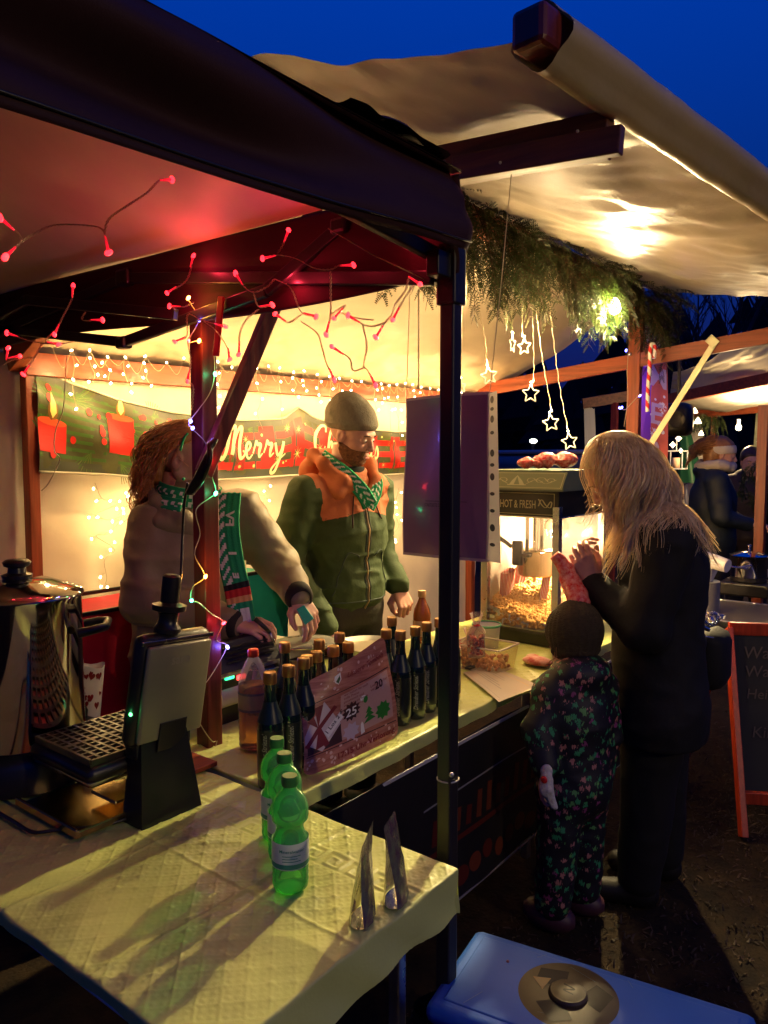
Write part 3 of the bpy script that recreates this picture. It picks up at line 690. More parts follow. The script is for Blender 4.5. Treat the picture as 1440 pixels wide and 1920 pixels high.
# --- paper bag with hearts behind the pot
HP = mat('paper_white', (0.75, 0.70, 0.62), 0.7, var=0.05)
def heart(cx, cy, s, n=18):
    t = np.linspace(0, 2*np.pi, n, endpoint=False)
    return poly_shape(np.stack([cx+s*(16*np.sin(t)**3)/16, cy+s*(13*np.cos(t)-5*np.cos(2*t)-2*np.cos(3*t)-np.cos(4*t))/16], 1))
hb_ = thing('heart_paper_bag', at(160, 1335, d=2.30), 'white paper bag with red hearts standing behind the stock pot', 'paper bag')
c0 = at(165, 1345, d=2.28); t0 = at(165, 1245, d=2.28)
H_ = t0[2]-c0[2]
RTx = np.array([0.617, -0.787, 0])
m_ = MB()
def hbag(u, v):
    w = 0.036+0.018*v; a = u*2*np.pi; return c0+np.outer(w*np.cos(a), RTx)+np.outer(0.6*w*np.sin(a), [0.787, 0.617, 0])+np.outer(v*H_+0.006*np.sin(a*3)*v, [0, 0, 1])
V = []; 
for j in range(7):
    V.append(hbag(np.linspace(0, 1, 17)[:-1], np.full(16, j/6)))
F = [[j*16+i, j*16+(i+1) % 16, (j+1)*16+(i+1) % 16, (j+1)*16+i] for j in range(6) for i in range(16)]
m_.add(np.concatenate(V), F); m_.build('paper', HP, hb_, world=True, smooth=True)
def hbf(u, v):
    a = -np.pi/2+u; w = 0.036+0.018*v; n = np.outer(np.cos(a), RTx)+np.outer(np.sin(a), [0.787, 0.617, 0]); return c0+np.outer(w*np.cos(a), RTx)+np.outer(0.6*w*np.sin(a), [0.787, 0.617, 0])+np.outer(v*H_, [0, 0, 1]), n
lay = [(xf(heart(0, 0, random.choice([0.10, 0.14, 0.2, 0.12])), 1, random.uniform(-.4, .4), random.uniform(-1.2, 1.2), 0), I_DRED, 1) for k in range(30)]
lay2 = []
for (sh, mt, l) in lay:
    v, f = sh; v = v.copy(); cy = random.uniform(0.06, 0.94); v[:, 1] = v[:, 1]*0.42+cy; lay2.append(((v, f), mt, l))
print_on('print', lay2, hbf, hb_, lift=0.0015, L=0.2)

# --- red and teal fabric boxes behind the counter
def fabric_box(name, lo, hi, mt, label, lab=None):
    t = thing(name, ((lo[0]+hi[0])/2, lo[1], lo[2]), label, 'fabric box')
    lo = np.array(lo, float); hi = np.array(hi, float)
    def f(u, v):
        x = lo[0]+(hi[0]-lo[0])*u; z = lo[2]+(hi[2]-lo[2])*v; y = lo[1]+0.02*np.sin(np.pi*u)*np.sin(np.pi*v)+0.008*noise3(x*10, z*10, 0*x)
        return x, y, z
    sheet('side_panel', f, 30, 30, mt, t, flip=True)
    def g_(u, v):
        y = lo[1]+(hi[1]-lo[1])*u; z = lo[2]+(hi[2]-lo[2])*v; x = lo[0]+0.01*noise3(y*8, z*8, 0*y)+0.012*np.sin(np.pi*u)*np.sin(np.pi*v)
        return x, y, z
    sheet('side_panel', g_, 20, 20, mt, t)
    m = MB(); m.box((lo[0]+0.01, lo[1]+0.03, lo[2]), (hi[0]-0.01, hi[1], hi[2]-0.02)); m.build('body', mt, t, world=True)
    m = MB(); r_ = [(lo[0], lo[1], hi[2]), (hi[0], lo[1], hi[2]), (hi[0], hi[1], hi[2]), (lo[0], hi[1], hi[2]), (lo[0], lo[1], hi[2])]
    for a, b in zip(r_, r_[1:]): m.bar(a, b, 0.012, 0.016, bev=0.004)
    m.build('rim', BLACKPL, t, world=True)
    return t
REDFAB = mat('red_fabric', (0.55, 0.008, 0.03), 0.65, var=0.08, bump=0.2, bscale=12)
TEALFAB = mat('teal_fabric', (0.01, 0.34, 0.27), 0.65, var=0.08, bump=0.2, bscale=12)
q0 = at(120, 1150, d=2.62); q1 = at(236, 1142, d=2.55)
rb = fabric_box('red_fabric_box', (q0[0], 2.36, 0.0), (q0[0]+0.50, 2.72, q0[2]+0.005), REDFAB, 'large red fabric box with black rim behind the stock pot')
tv, tf = text_shape('Chac', 0.028, bold=0.001)
print_on('maker_tag', [(poly_shape([(-0.008, -0.006), (0.085, -0.006), (0.085, 0.03), (-0.008, 0.03)]), I_BLACK, 1), ((tv, tf), I_RED, 2)],
         plane_fn((q0[0]+0.20, 2.345, q0[2]-0.05), (1, 0, 0), (0, 0, 1)), rb, lift=0.001, L=0)
q2 = at(392, 1105, d=2.75); q3 = at(510, 1088, d=2.95)
tbx = fabric_box('teal_fabric_box', (q2[0], 2.28, 0.0), (q2[0]+0.50, 2.62, q2[2]+0.01), TEALFAB, 'teal fabric box with dark rim between the two sellers')

# --- three green water bottles
PETG = glass_thin('green_pet', (0.38, 0.86, 0.36), 0.22, 0.05)
GCAP = mat('green_cap', (0.04, 0.22, 0.04), 0.4)
GLAB = mat('pale_label', (0.62, 0.72, 0.62), 0.4); GLAB2 = mat('label_green', (0.02, 0.25, 0.16), 0.4)
def green_bottle(loc, label):
    t = thing('water_bottle', loc, label, 'water bottle', 'green water bottles on the front table')
    pr = [(0, 0.006), (0.018, 0.003), (0.027, 0.0), (0.0325, 0.006), (0.034, 0.016)]
    for k in range(24):
        z = 0.018+k*0.0058; r = 0.034-0.009*math.exp(-((z-0.118)/0.016)**2); r += 0.0006*math.sin(k*math.pi)
        if z > 0.130: r = 0.0345*math.sqrt(max(0.02, 1-((z-0.148)/0.045)**2)) if z > 0.148 else 0.0345-0.0045*((0.148-z)/0.018)**2*0.4
        if z > 0.155: break
        pr.append((r-(0.0008 if k % 2 and z < 0.11 else 0), z))
    for z in (0.156, 0.163, 0.170, 0.177, 0.183, 0.188): pr.append((0.0345*math.sqrt(max(0.12, 1-((z-0.150)/0.042)**2)), z))
    pr += [(0.0125, 0.192), (0.0122, 0.202), (0, 0.202)]
    m = MB(); m.lathe(pr, 40)
    m.build('bottle_body', PETG, t, smooth=True)
    inner = MB(); 
    m = MB(); m.lathe([(0.0146, 0.197)]+[(0.0150+0.0004*(i % 2), 0.198+0.0015*i) for i in range(11)]+[(0.0142, 0.216), (0, 0.217)], 36); m.build('cap', GCAP, t, smooth=True, sharp=30)
    m = MB(); m.lathe([(0.0347, 0.050), (0.0349, 0.052), (0.0349, 0.097), (0.0347, 0.099)], 40); o = m.build('label', GLAB, t, smooth=True)
    m = MB(); m.lathe([(0.0351, 0.052), (0.0352, 0.053), (0.0352, 0.060), (0.0351, 0.061)], 40); m.build('label_stripe', GLAB2, t, smooth=True)
    def gl(u, v): a = R(200)+u/0.0351; n = np.stack([np.cos(a), np.sin(a), 0*a], 1); return n*0.0351+np.stack([0*u, 0*u, v], 1), n
    print_on('label_print', [(xf(text_shape('Mineralwasser', 0.0085, bold=0.0001), 1, 0, -0.006, 0.083), GLAB2, 1)]+[(poly_shape([(0.0, 0.066+0.005*k), (0.035-0.006*(k % 2), 0.066+0.005*k), (0.035-0.006*(k % 2), 0.0675+0.005*k), (0.0, 0.0675+0.005*k)]), GLAB2, 1) for k in range(3)], gl, t, lift=0.0003, L=0.01, world=False)
    return t
g1 = at(545, 1663, z=TZ+0.002); green_bottle(g1, 'nearest green water bottle, standing clear in front of the other two')
g2 = at(533, 1412, z=TZ+0.217)-[0, 0, 0.215]; green_bottle(g2, 'middle green water bottle, partly hidden behind the nearest one')
g3 = at(519, 1384, z=TZ+0.217)-[0, 0, 0.215]; green_bottle(g3, 'farthest green water bottle, dark cap beside the brown beer bottle')

# --- two foil drink pouches seen edge-on
FOIL = mat('foil', (0.55, 0.54, 0.50), 0.22, metal=0.9, bump=0.35, bscale=28)
POUCHF = mat('pouch_print', (0.24, 0.30, 0.16), 0.25, metal=0.35, bump=0.35, bscale=30, col2=(0.12, 0.03, 0.10), vscale=26)
def pouch(base, top, yaw, label, wob):
    h = top[2]-base[2]; t = thing('drink_pouch', base, label, 'drink pouch', 'foil drink pouches on the front table', yaw)
    W = 0.085
    for sgn, mt, nm in ((1, POUCHF, 'front_foil'), (-1, FOIL, 'back_foil')):
        u, v = np.meshgrid(np.linspace(-0.5, 0.5, 15), np.linspace(0, 1, 22), indexing='ij'); u = u.ravel(); v = v.ravel()
        th = 0.021*(1-v**1.15)*np.sqrt(np.clip(1-(2*u)**2*(0.65+0.35*v), 0, 1)) + 0.0002
        x = sgn*th+wob*0.016*v**2+0.0022*noise3(u*9, v*9, 0*u+sgn*3+wob)*(1-v*0.5); y = u*W*(0.88+0.12*v)+wob*0.006*v; z = v*h+0.001+0.006*v*u*wob*2
        f = grid_faces(15, 22); f = f if sgn < 0 else f[:, ::-1]
        mesh_obj(nm, np.stack([x, y, z], 1), f, mt, t, smooth=True)
    m = MB(); a = np.linspace(0, 2*np.pi, 24, endpoint=False); pts = [(0.020*np.cos(q), 0.037*np.sin(q), 0.002) for q in a]; m.add(np.array(pts), [list(range(24))[::-1]]); m.build('base', FOIL, t)
    return t
p1b = at(679, 1722, z=TZ+0.002); p1t = p1b+[0, 0, 0.152]; pouch(p1b, p1t, R(-64), 'left drink pouch of the two, greenish side panel in shadow', 0.6)
p2b = at(742, 1685, z=TZ+0.002); p2t = p2b+[0, 0, 0.150]; pouch(p2b, p2t, R(-66), 'right drink pouch of the two, nearer the gazebo leg, shiny silver edge', -0.7)

# ================================================================== THINGS ON THE COUNTER
DG = mat('dark_bottle_glass', (0.008, 0.022, 0.018), 0.06, var=0.2, coat=1.0)
BLAB = mat('bottle_label_black', (0.012, 0.018, 0.014), 0.28, coat=0.3); BLABG = ink('label_lettering', (0.30, 0.30, 0.22)); 
NECKF = mat('neck_foil_blue', (0.004, 0.016, 0.022), 0.38, metal=0.0); GOLDCAP = mat('bronze_cap', (0.42, 0.22, 0.07), 0.34, metal=0.85, rvar=0.08)
BH = 0.285
lt = text_shape('Dresdner Striezel', 0.030, shear=0.35, bold=0.0004)
def beer_proto():
    t = thing('beer_bottle', (0, 0, 0), 'x', 'beer bottle')
    m = MB(); m.lathe([(0, 0.003), (0.022, 0.0), (0.030, 0.003), (0.0325, 0.012), (0.0325, 0.150), (0.031, 0.165), (0.026, 0.182), (0.0195, 0.198), (0.0155, 0.215), (0.0142, 0.235), (0.0138, 0.262), (0.0152, 0.264), (0.0150, 0.270), (0, 0.270)], 36)
    m.build('glass', DG, t, smooth=True, sharp=60)
    m = MB(); m.lathe([(0.0162, 0.258), (0.0166, 0.262), (0.0166, 0.279), (0.0158, 0.284), (0.0152, 0.2855), (0.0125, 0.2845), (0, 0.2845)], 28); m.build('cap', GOLDCAP, t, smooth=True, sharp=30)
    m = MB(); m.lathe([(0.0328, 0.028), (0.0330, 0.030), (0.0330, 0.146), (0.0328, 0.148)], 36); m.build('label', BLAB, t, smooth=True)
    m = MB(); m.lathe([(0.0312, 0.1655), (0.0264, 0.1825), (0.0199, 0.1985), (0.0160, 0.2155)], 36); m.build('neck_label', NECKF, t, smooth=True)
    v, f = lt; v = v-[0, 0.006]; w = v[:, 0].max()-v[:, 0].min()
    s = 0.108/w
    def cyl(u, vv):       # text runs upward along the bottle
        a = R(232)+(-vv*s*1.3)/0.0331; n = np.stack([np.cos(a), np.sin(a), 0*a], 1); return n*0.0331+np.stack([0*u, 0*u, 0.034+u*s], 1), n
    print_on('lettering', [((v, f), BLABG, 1)], cyl, t, lift=0.0004, L=0, world=False)
    return t
caps = [(506, 1262), (541, 1249), (569, 1235), (593, 1223), (598.6, 1201), (625, 1213), (636.6, 1188), (653, 1206), (534, 1239, 2.16),
        (724, 1190, 2.32), (751, 1184), (779, 1176), (800, 1168), (824, 1161), (735, 1200, 2.50), (846, 1155), (575, 1262, 2.02)]
lbl = ['nearest beer bottle at the left end of the row, beside the green bottles', 'second beer bottle from the left end, just left of the flyer', 'third beer bottle from the left, its neck rising at the flyer edge',
       'fourth beer bottle from the left, standing close behind the flyer corner', 'beer bottle nearest the pot knob, behind the flyer', 'beer bottle peeping over the middle of the flyer',
       'tallest looking beer bottle against the white bowl, behind the flyer', 'beer bottle whose cap alone shows above the flyer, by the white bowl', 'dark capped bottle directly before the steel pot, behind the front ones',
       'beer bottle at the right edge of the flyer', 'first fully visible beer bottle right of the flyer', 'second fully visible beer bottle right of the flyer',
       'third fully visible beer bottle right of the flyer', 'fourth beer bottle right of the flyer, beside the gazebo leg', 'dark bottle in the back row just right of the flyer', 'beer bottle mostly hidden by the black gazebo leg',
       'beer bottle hidden low behind the left half of the flyer']
bp_ = beer_proto()
for i, (c, l) in enumerate(zip(caps, lbl)):
    o = bp_ if i == 0 else copy_tree(bp_)
    q = at(c[0], c[1], z=TZ+BH) if len(c) == 2 else at(c[0], c[1], d=c[2])
    o.location = (q[0], q[1], TZ+0.002); o.rotation_euler = (0, 0, R(random.uniform(-14, 14) if i > 10 else random.uniform(-30, 10)))
    tag(o, l, 'beer bottle', 'dark beer bottles in a row on the counter')

# --- flyer leaning against the bottles
FLY = mat('flyer_paper', (0.30, 0.085, 0.055), 0.35, col2=(0.56, 0.24, 0.17), vscale=9, stretch=(1.5, 1.5, 12))
fl = thing('raffle_flyer', (1.55, 1.29, TZ), 'glossy brown raffle flyer leaning against the beer bottles', 'flyer')
TLc, TRc = at(570, 1284, d=1.99), at(722, 1190, d=2.17); BLc, BRc = at(568, 1462, d=1.925), at(750, 1380, d=2.20)
BLc[2] = max(BLc[2], TZ+0.004); BRc[2] = max(BRc[2], TZ+0.004)
fn_n = np.cross(BRc-BLc, TLc-BLc); fn_n /= np.linalg.norm(fn_n)
def flf(u, v):
    p = (np.outer((1-u)*(1-v), BLc)+np.outer(u*(1-v), BRc)+np.outer((1-u)*v, TLc)+np.outer(u*v, TRc))
    b = 0.020*np.sin(np.pi*u)*(0.5+0.5*v)-0.018*np.exp(-((1-v)*5)**2)*np.exp(-(u*4)**2)+0.004*np.sin(u*5+v*7)
    p = p+np.outer(b, fn_n); return p, np.tile(fn_n, (len(u), 1))
u, v = np.meshgrid(np.linspace(0, 1, 30), np.linspace(0, 1, 30), indexing='ij'); u = u.ravel(); v = v.ravel()
# rounded corners
uu, vv = u.copy(), v.copy()
for (cu, cv) in ((0, 0), (0, 1), (1, 0), (1, 1)):
    r = 0.09; du_, dv_ = np.abs(u-cu), np.abs(v-cv); k = (du_ < r) & (dv_ < r)
    ax, ay = (r-du_)/r, (r-dv_)/r; L_ = np.sqrt(ax**2+ay**2)+1e-9; s_ = np.maximum(ax, ay)/L_
    uu = np.where(k, np.where(cu == 0, r-ax*r*s_, 1-r+ax*r*s_), uu); vv = np.where(k, np.where(cv == 0, r-ay*r*s_, 1-r+ay*r*s_), vv)
p, _ = flf(uu, vv); mesh_obj('paper', p, grid_faces(30, 30), FLY, fl, True, True)
I_PLANK = ink('flyer_line', (0.05, 0.015, 0.012)); I_FL = ink('flyer_pale', (0.50, 0.34, 0.32)); I_BOX = ink('gift_box', (0.60, 0.50, 0.50)); I_RIB = ink('ribbon', (0.17, 0.008, 0.014)); I_PANEL = ink('flyer_panel', (0.52, 0.30, 0.26))
I_SNOW = ink('snow_dots', (0.70, 0.48, 0.42)); I_FDARK = ink('flyer_dark', (0.045, 0.012, 0.010))
L_ = []
L_ += [(poly_shape([(0.02, 0.74), (0.98, 0.70), (0.98, 0.69), (0.02, 0.73)]), I_PLANK, 1), (poly_shape([(0.02, 0.20), (0.98, 0.17), (0.98, 0.16), (0.02, 0.19)]), I_PLANK, 1)]
L_ += [(poly_shape([(0.36, 0.22), (0.95, 0.22), (0.95, 0.68), (0.36, 0.68)]), I_PANEL, 1), (poly_shape([(0.03, 0.21), (0.36, 0.21), (0.36, 0.40), (0.03, 0.30)]), I_FDARK, 1)]
L_ += [(poly_shape([(0.20, 0.70), (0.36, 0.40), (0.16, 0.20), (-0.0+0.01, 0.34), (0.01, 0.42), (0.06, 0.52)]), I_BOX, 2)]
L_ += [(stroke_shape([(0.02, 0.30), (0.14, 0.44), (0.31, 0.60)], 0.045, False), I_RIB, 3), (stroke_shape([(0.14, 0.44), (0.21, 0.24)], 0.05, False), I_RIB, 3)]
L_ += [(poly_shape([(0.14, 0.45), (0.04, 0.56), (0.10, 0.60)]), I_RIB, 4), (poly_shape([(0.14, 0.45), (0.11, 0.68), (0.19, 0.68)]), I_RIB, 4), (poly_shape([(0.14, 0.45), (0.10, 0.24), (0.21, 0.26)]), I_RIB, 4)]
L_ += [(poly_shape([(0.19, 0.38), (0.35, 0.52), (0.385, 0.45), (0.225, 0.31)]), I_WHITE, 5), (xf(text_shape('1 Los 2 €', 0.062, shear=0.1, bold=0.001), 1, R(42), 0.215, 0.345), I_BLACK, 6)]
L_ += [(xf(star_shape(0, 0, 0.10, 0.072, 12), 1, 0, 0.47, 0.47), I_FDARK, 3), (xf(text_shape('25', 0.12, bold=0.002, align='CENTER'), 1, 0, 0.47, 0.425), I_WHITE, 4)]
L_ += [(xf(star_shape(0, 0, 0.095, 0.065, 8), 1, 0.2, 0.46, 0.27), I_LILAC, 3), (xf(star_shape(0, 0, 0.095, 0.068, 9), 1, 0.2, 0.83, 0.33), I_GREEN, 3)]
L_ += [(xf(text_shape('20', 0.11, bold=0.002, align='CENTER'), 1, 0, 0.80, 0.56), I_FDARK, 4), (xf(star_shape(0, 0, 0.085, 0.05, 6), 1, 0, 0.85, 0.60), I_FL, 2)]
L_ += [(poly_shape([(0.60, 0.28), (0.74, 0.30), (0.67, 0.35)]), I_GREEN, 3), (poly_shape([(0.61, 0.33), (0.72, 0.345), (0.665, 0.40)]), I_GREEN, 3), (poly_shape([(0.625, 0.375), (0.70, 0.39), (0.66, 0.44)]), I_GREEN, 3)]
L_ += [(poly_shape([(0.56, 0.19), (0.605, 0.20), (0.595, 0.29), (0.58, 0.315), (0.565, 0.29)]), I_WHITE, 4), (disc_shape(0.60, 0.545, 0.035, 0.025), I_WHITE, 3), (disc_shape(0.625, 0.52, 0.025, 0.035), I_GREEN, 4)]
L_ += [(poly_shape([(0.30, 0.91), (0.36, 0.925), (0.365, 0.85), (0.335, 0.81), (0.30, 0.845)]), I_WHITE, 3), (poly_shape([(0.31, 0.85), (0.35, 0.90), (0.355, 0.86), (0.335, 0.82)]), I_DGREEN, 4)]
L_ += [(xf(text_shape('17:15 Uhr Verlosung', 0.085, bold=0.0022), 0.92, R(1), 0.29, 0.055), I_DRED, 3)]
for k in range(7): L_.append((xf(text_shape(['wir haben für euch', 'tolle Preise', 'gesammelt und', 'verlosen sie heute', 'am Stand im Zelt', 'Lose gibt es hier', 'viel Glück'][k], 0.036), 1, R(-1.5), 0.39+(0.30 if k > 4 else 0), 0.655-(k if k < 5 else k-3.6)*0.036), I_DRED, 3))
L_ += [(xf(text_shape('Unsere Tombola', 0.075, shear=0.4, bold=0.0005), 1, R(-2), 0.42, 0.83), I_DRED, 3)]
for k in range(60):
    e_ = random.random(); uu_ = random.uniform(0.03, 0.97); v_ = random.choice([random.uniform(0.02, 0.18), random.uniform(0.76, 0.97)])
    L_.append((disc_shape(uu_, v_, random.uniform(0.005, 0.017), random.uniform(0.006, 0.020), 10), I_SNOW, 2))
print_on('print', L_, flf, fl, lift=0.00035, L=0.07)

# --- juice bottle
PETC = glass_thin('clear_pet', (0.93, 0.93, 0.88), 0.10, 0.06)
JU = mat('apple_juice', (0.95, 0.36, 0.08), 0.1, trans=0.85, ior=1.33)
jb = thing('juice_bottle', at(477, 1402, z=TZ+0.002), 'clear plastic bottle half full of orange juice, red cap, by the dark red post', 'bottle')
pr = [(0, 0.004), (0.030, 0.0), (0.040, 0.008)]+[(0.0425-0.0012*(k % 2), 0.014+k*0.008) for k in range(12)]+[(0.0425, 0.115), (0.0425, 0.175), (0.041, 0.188), (0.034, 0.215), (0.022, 0.243), (0.0135, 0.256), (0.0125, 0.266)]
m_ = MB(); m_.lathe(pr, 36); m_.build('bottle_body', PETC, jb, smooth=True)
m_ = MB(); m_.lathe([(0, 0.005), (0.029, 0.002)]+[(max(0.001, r-0.0012), z) for r, z in pr[2:16]]+[(0.0412, 0.180), (0, 0.180)], 36); m_.build('juice', JU, jb, smooth=True)
m_ = MB(); m_.lathe([(0.0148, 0.258), (0.0155, 0.261), (0.0155, 0.275), (0.014, 0.278), (0, 0.278)], 28); m_.build('cap', mat('red_cap', (0.65, 0.05, 0.02), 0.4), jb, smooth=True, sharp=30)
m_ = MB(); m_.lathe([(0.0428, 0.118), (0.0430, 0.120), (0.0430, 0.160), (0.0428, 0.162)], 36); m_.build('label', glass_thin('juice_label', (0.85, 0.70, 0.55), 0.30, 0.4), jb, smooth=True)
m_ = MB(); m_.lathe([(0.0433, 0.112), (0.0434, 0.113), (0.0434, 0.118), (0.0433, 0.119)], 36).lathe([(0.0433, 0.158), (0.0434, 0.159), (0.0434, 0.163), (0.0433, 0.164)], 36); m_.build('label_band', mat('label_blue_grey', (0.10, 0.10, 0.14), 0.4), jb, smooth=True)

# --- cooking pot with glass lid
pq = at(572, 1300, d=2.62); cpz = TZ+0.002
cp = thing('cooking_pot', (pq[0], pq[1], cpz), 'steel cooking pot with tilted glass lid among the beer bottles', 'cooking pot')
m_ = MB(); m_.lathe([(0, 0), (0.125, 0), (0.135, 0.008), (0.138, 0.14), (0.144, 0.148), (0.144, 0.151), (0.135, 0.150), (0.133, 0.02), (0, 0.02)], 56); m_.build('body', STEEL, cp, smooth=True, sharp=50)
m_ = MB(); m_.lathe([(0, 0.10), (0.132, 0.10)], 40); m_.build('contents', mat('mulled_wine', (0.10, 0.02, 0.015), 0.15), cp, smooth=True)
for sg in (1, -1):
    dv = np.array([0.617, -0.787, 0])*sg; sv = np.array([0.787, 0.617, 0])
    m_ = MB(); m_.tube([dv*0.136+sv*0.04+[0, 0, 0.11], dv*0.165+sv*0.035+[0, 0, 0.115], dv*0.168-sv*0.035+[0, 0, 0.115], dv*0.136-sv*0.04+[0, 0, 0.11]], 0.005, 8); m_.build('handle', STEEL, cp, smooth=True)
ld = thing('pot_lid', tuple(np.array([pq[0]+0.0, pq[1]+0.0, cpz+0.168])), 'glass lid with steel rim and knob, resting tilted on the cooking pot', 'lid')
ld.rotation_euler = (R(-7), R(5), 0)
m_ = MB(); m_.lathe([(0.147, 0.0), (0.146, 0.004), (0.120, 0.016), (0.07, 0.028), (0.02, 0.032), (0, 0.032)], 56); m_.build('lid_glass', glass_thin('lid_glass', (0.80, 0.78, 0.66), 0.22, 0.08), ld, smooth=True)
m_ = MB(); t_ = [(0.147+0.0035*math.cos(a), 0.0035*math.sin(a)+0.001) for a in np.linspace(0, 6.2832, 9)]; m_.lathe(t_, 64); m_.build('rim', STEEL, ld, smooth=True)
m_ = MB(); m_.lathe([(0.018, 0.031), (0.017, 0.040), (0.020, 0.046), (0.0215, 0.060), (0.019, 0.064), (0, 0.065)], 28); m_.build('knob', ALU, ld, smooth=True, sharp=40)

# --- white bowl
bw_ = at(692, 1206, d=2.95); wb = thing('white_bowl', (bw_[0], bw_[1], TZ+0.002), 'wide white bowl behind the beer bottles', 'bowl')
m_ = MB(); m_.lathe([(0, 0.0), (0.07, 0.0), (0.075, 0.012), (0.105, 0.05), (0.128, 0.088), (0.130, 0.090), (0.126, 0.089), (0.10, 0.055), (0.06, 0.03), (0, 0.028)], 48); m_.build('bowl', mat('bowl_white', (0.80, 0.78, 0.66), 0.35), wb, smooth=True, sharp=60)
m_ = MB(); m_.lathe([(0, 0.078), (0.08, 0.080), (0.118, 0.074)], 40); m_.build('batter', mat('batter', (0.80, 0.72, 0.48), 0.5, bump=0.2, bscale=20), wb, smooth=True)

# --- brown bottle with pale cap
q = at(791, 1203, z=TZ+0.002); bb = thing('syrup_bottle', q, 'amber glass bottle with pale wooden cap behind the beer bottles', 'bottle')
m_ = MB(); m_.lathe([(0, 0), (0.034, 0), (0.039, 0.006), (0.039, 0.115), (0.034, 0.145), (0.020, 0.175), (0.0145, 0.190), (0.0145, 0.205), (0, 0.205)], 32); m_.build('glass', mat('amber_glass', (0.30, 0.07, 0.012), 0.07, coat=0.8, var=0.1), bb, smooth=True, sharp=60)
m_ = MB(); m_.lathe([(0.0170, 0.196), (0.0175, 0.200), (0.0175, 0.222), (0.016, 0.225), (0, 0.225)], 24); m_.build('cap', mat('pale_cap', (0.55, 0.32, 0.14), 0.5), bb, smooth=True, sharp=30)
m_ = MB(); m_.lathe([(0.0395, 0.030), (0.0397, 0.032), (0.0397, 0.095), (0.0395, 0.097)], 32); m_.build('label', mat('syrup_label', (0.62, 0.42, 0.30), 0.5), bb, smooth=True)

# --- striped popcorn bags
STR = mat('stripe_paper_white', (0.80, 0.70, 0.62), 0.6)
def striped_bag(name, base, h, w, d_, yaw, label, tilt=(0, 0), group=None, n=12):
    t = thing(name, base, label, 'popcorn bag', group, yaw); t.rotation_euler = (tilt[0], tilt[1], yaw)
    V = []; F = []; MI = []; nz = 4; k = n*4
    def ring(z):
        w_, dd_ = w*(0.82+0.18*z/h), d_*(0.82+0.18*z/h); out = []
        cor = [(-w_/2, -dd_/2), (w_/2, -dd_/2), (w_/2, dd_/2), (-w_/2, dd_/2)]
        for s_ in range(4):
            a, b = np.array(cor[s_]), np.array(cor[(s_+1) % 4])
            for i in range(n):
                q = a+(b-a)*i/n; out.append((q[0], q[1], z + (0.012*abs(math.sin(i/n*math.pi*3)) if z >= h-1e-6 else 0)))
        return out
    for j in range(nz+1): V += ring(h*j/nz)
    for j in range(nz):
        for i in range(k): F.append([j*k+i, j*k+(i+1) % k, (j+1)*k+(i+1) % k, (j+1)*k+i]); MI.append(i % 2)
    V = np.array(V)+0.002*np.stack([noise3(np.array(V)[:, 0]*40, np.array(V)[:, 2]*30, np.array(V)[:, 1]*40)]*3, 1)
    o = mesh_obj('paper', V, F, [STR, I_RED], t, midx=MI); return t
q = at(812, 1180, d=2.95); striped_bag('popcorn_bag', (q[0], q[1], TZ+0.06), 0.10, 0.085, 0.04, R(30), 'red striped popcorn bag lying by the amber bottle', (R(70), 0), 'red striped popcorn bags')

# --- clear tub with wrapped sweets
CLR = glass_thin('frosted_tub', (0.96, 0.90, 0.80), 0.08, 0.25)
tub_c = at(908, 1233, d=2.93); tub = thing('plastic_tub', (tub_c[0], tub_c[1], TZ+0.003), 'clear plastic tub of packed sweets beside the gazebo leg', 'plastic tub')
m_ = MB(); a_, b_ = 0.078, 0.105
for (z0, z1, s0, s1) in ((0.0, 0.095, 0.86, 1.0),):
    c = lambda s, z: [(-a_*s, -b_*s, z), (a_*s, -b_*s, z), (a_*s, b_*s, z), (-a_*s, b_*s, z)]
    m_.add(np.array(c(s0, z0)+c(s1, z1)), [[3, 2, 1, 0], [0, 1, 5, 4], [1, 2, 6, 5], [2, 3, 7, 6], [3, 0, 4, 7]])
m_.build('tub_wall', CLR, tub)
m_ = MB(); r_ = [(-a_, -b_, 0.095), (a_, -b_, 0.095), (a_, b_, 0.095), (-a_, b_, 0.095), (-a_, -b_, 0.095)]
for p_, q_ in zip(r_, r_[1:]): m_.bar(p_, q_, 0.008, 0.006)
m_.build('rim', glass_thin('tub_rim', (0.9, 0.82, 0.72), 0.5, 0.3), tub)
m_ = MB()
for k in range(160): m_.sphere((random.uniform(-.058, .058), random.uniform(-.085, .085), random.uniform(0.010, 0.052)), random.uniform(0.006, 0.010), 6)
tag(m_.build('sweets', mat('nuts', (0.62, 0.33, 0.15), 0.6, var=0.3, vscale=60), tub, smooth=True), kind='stuff')
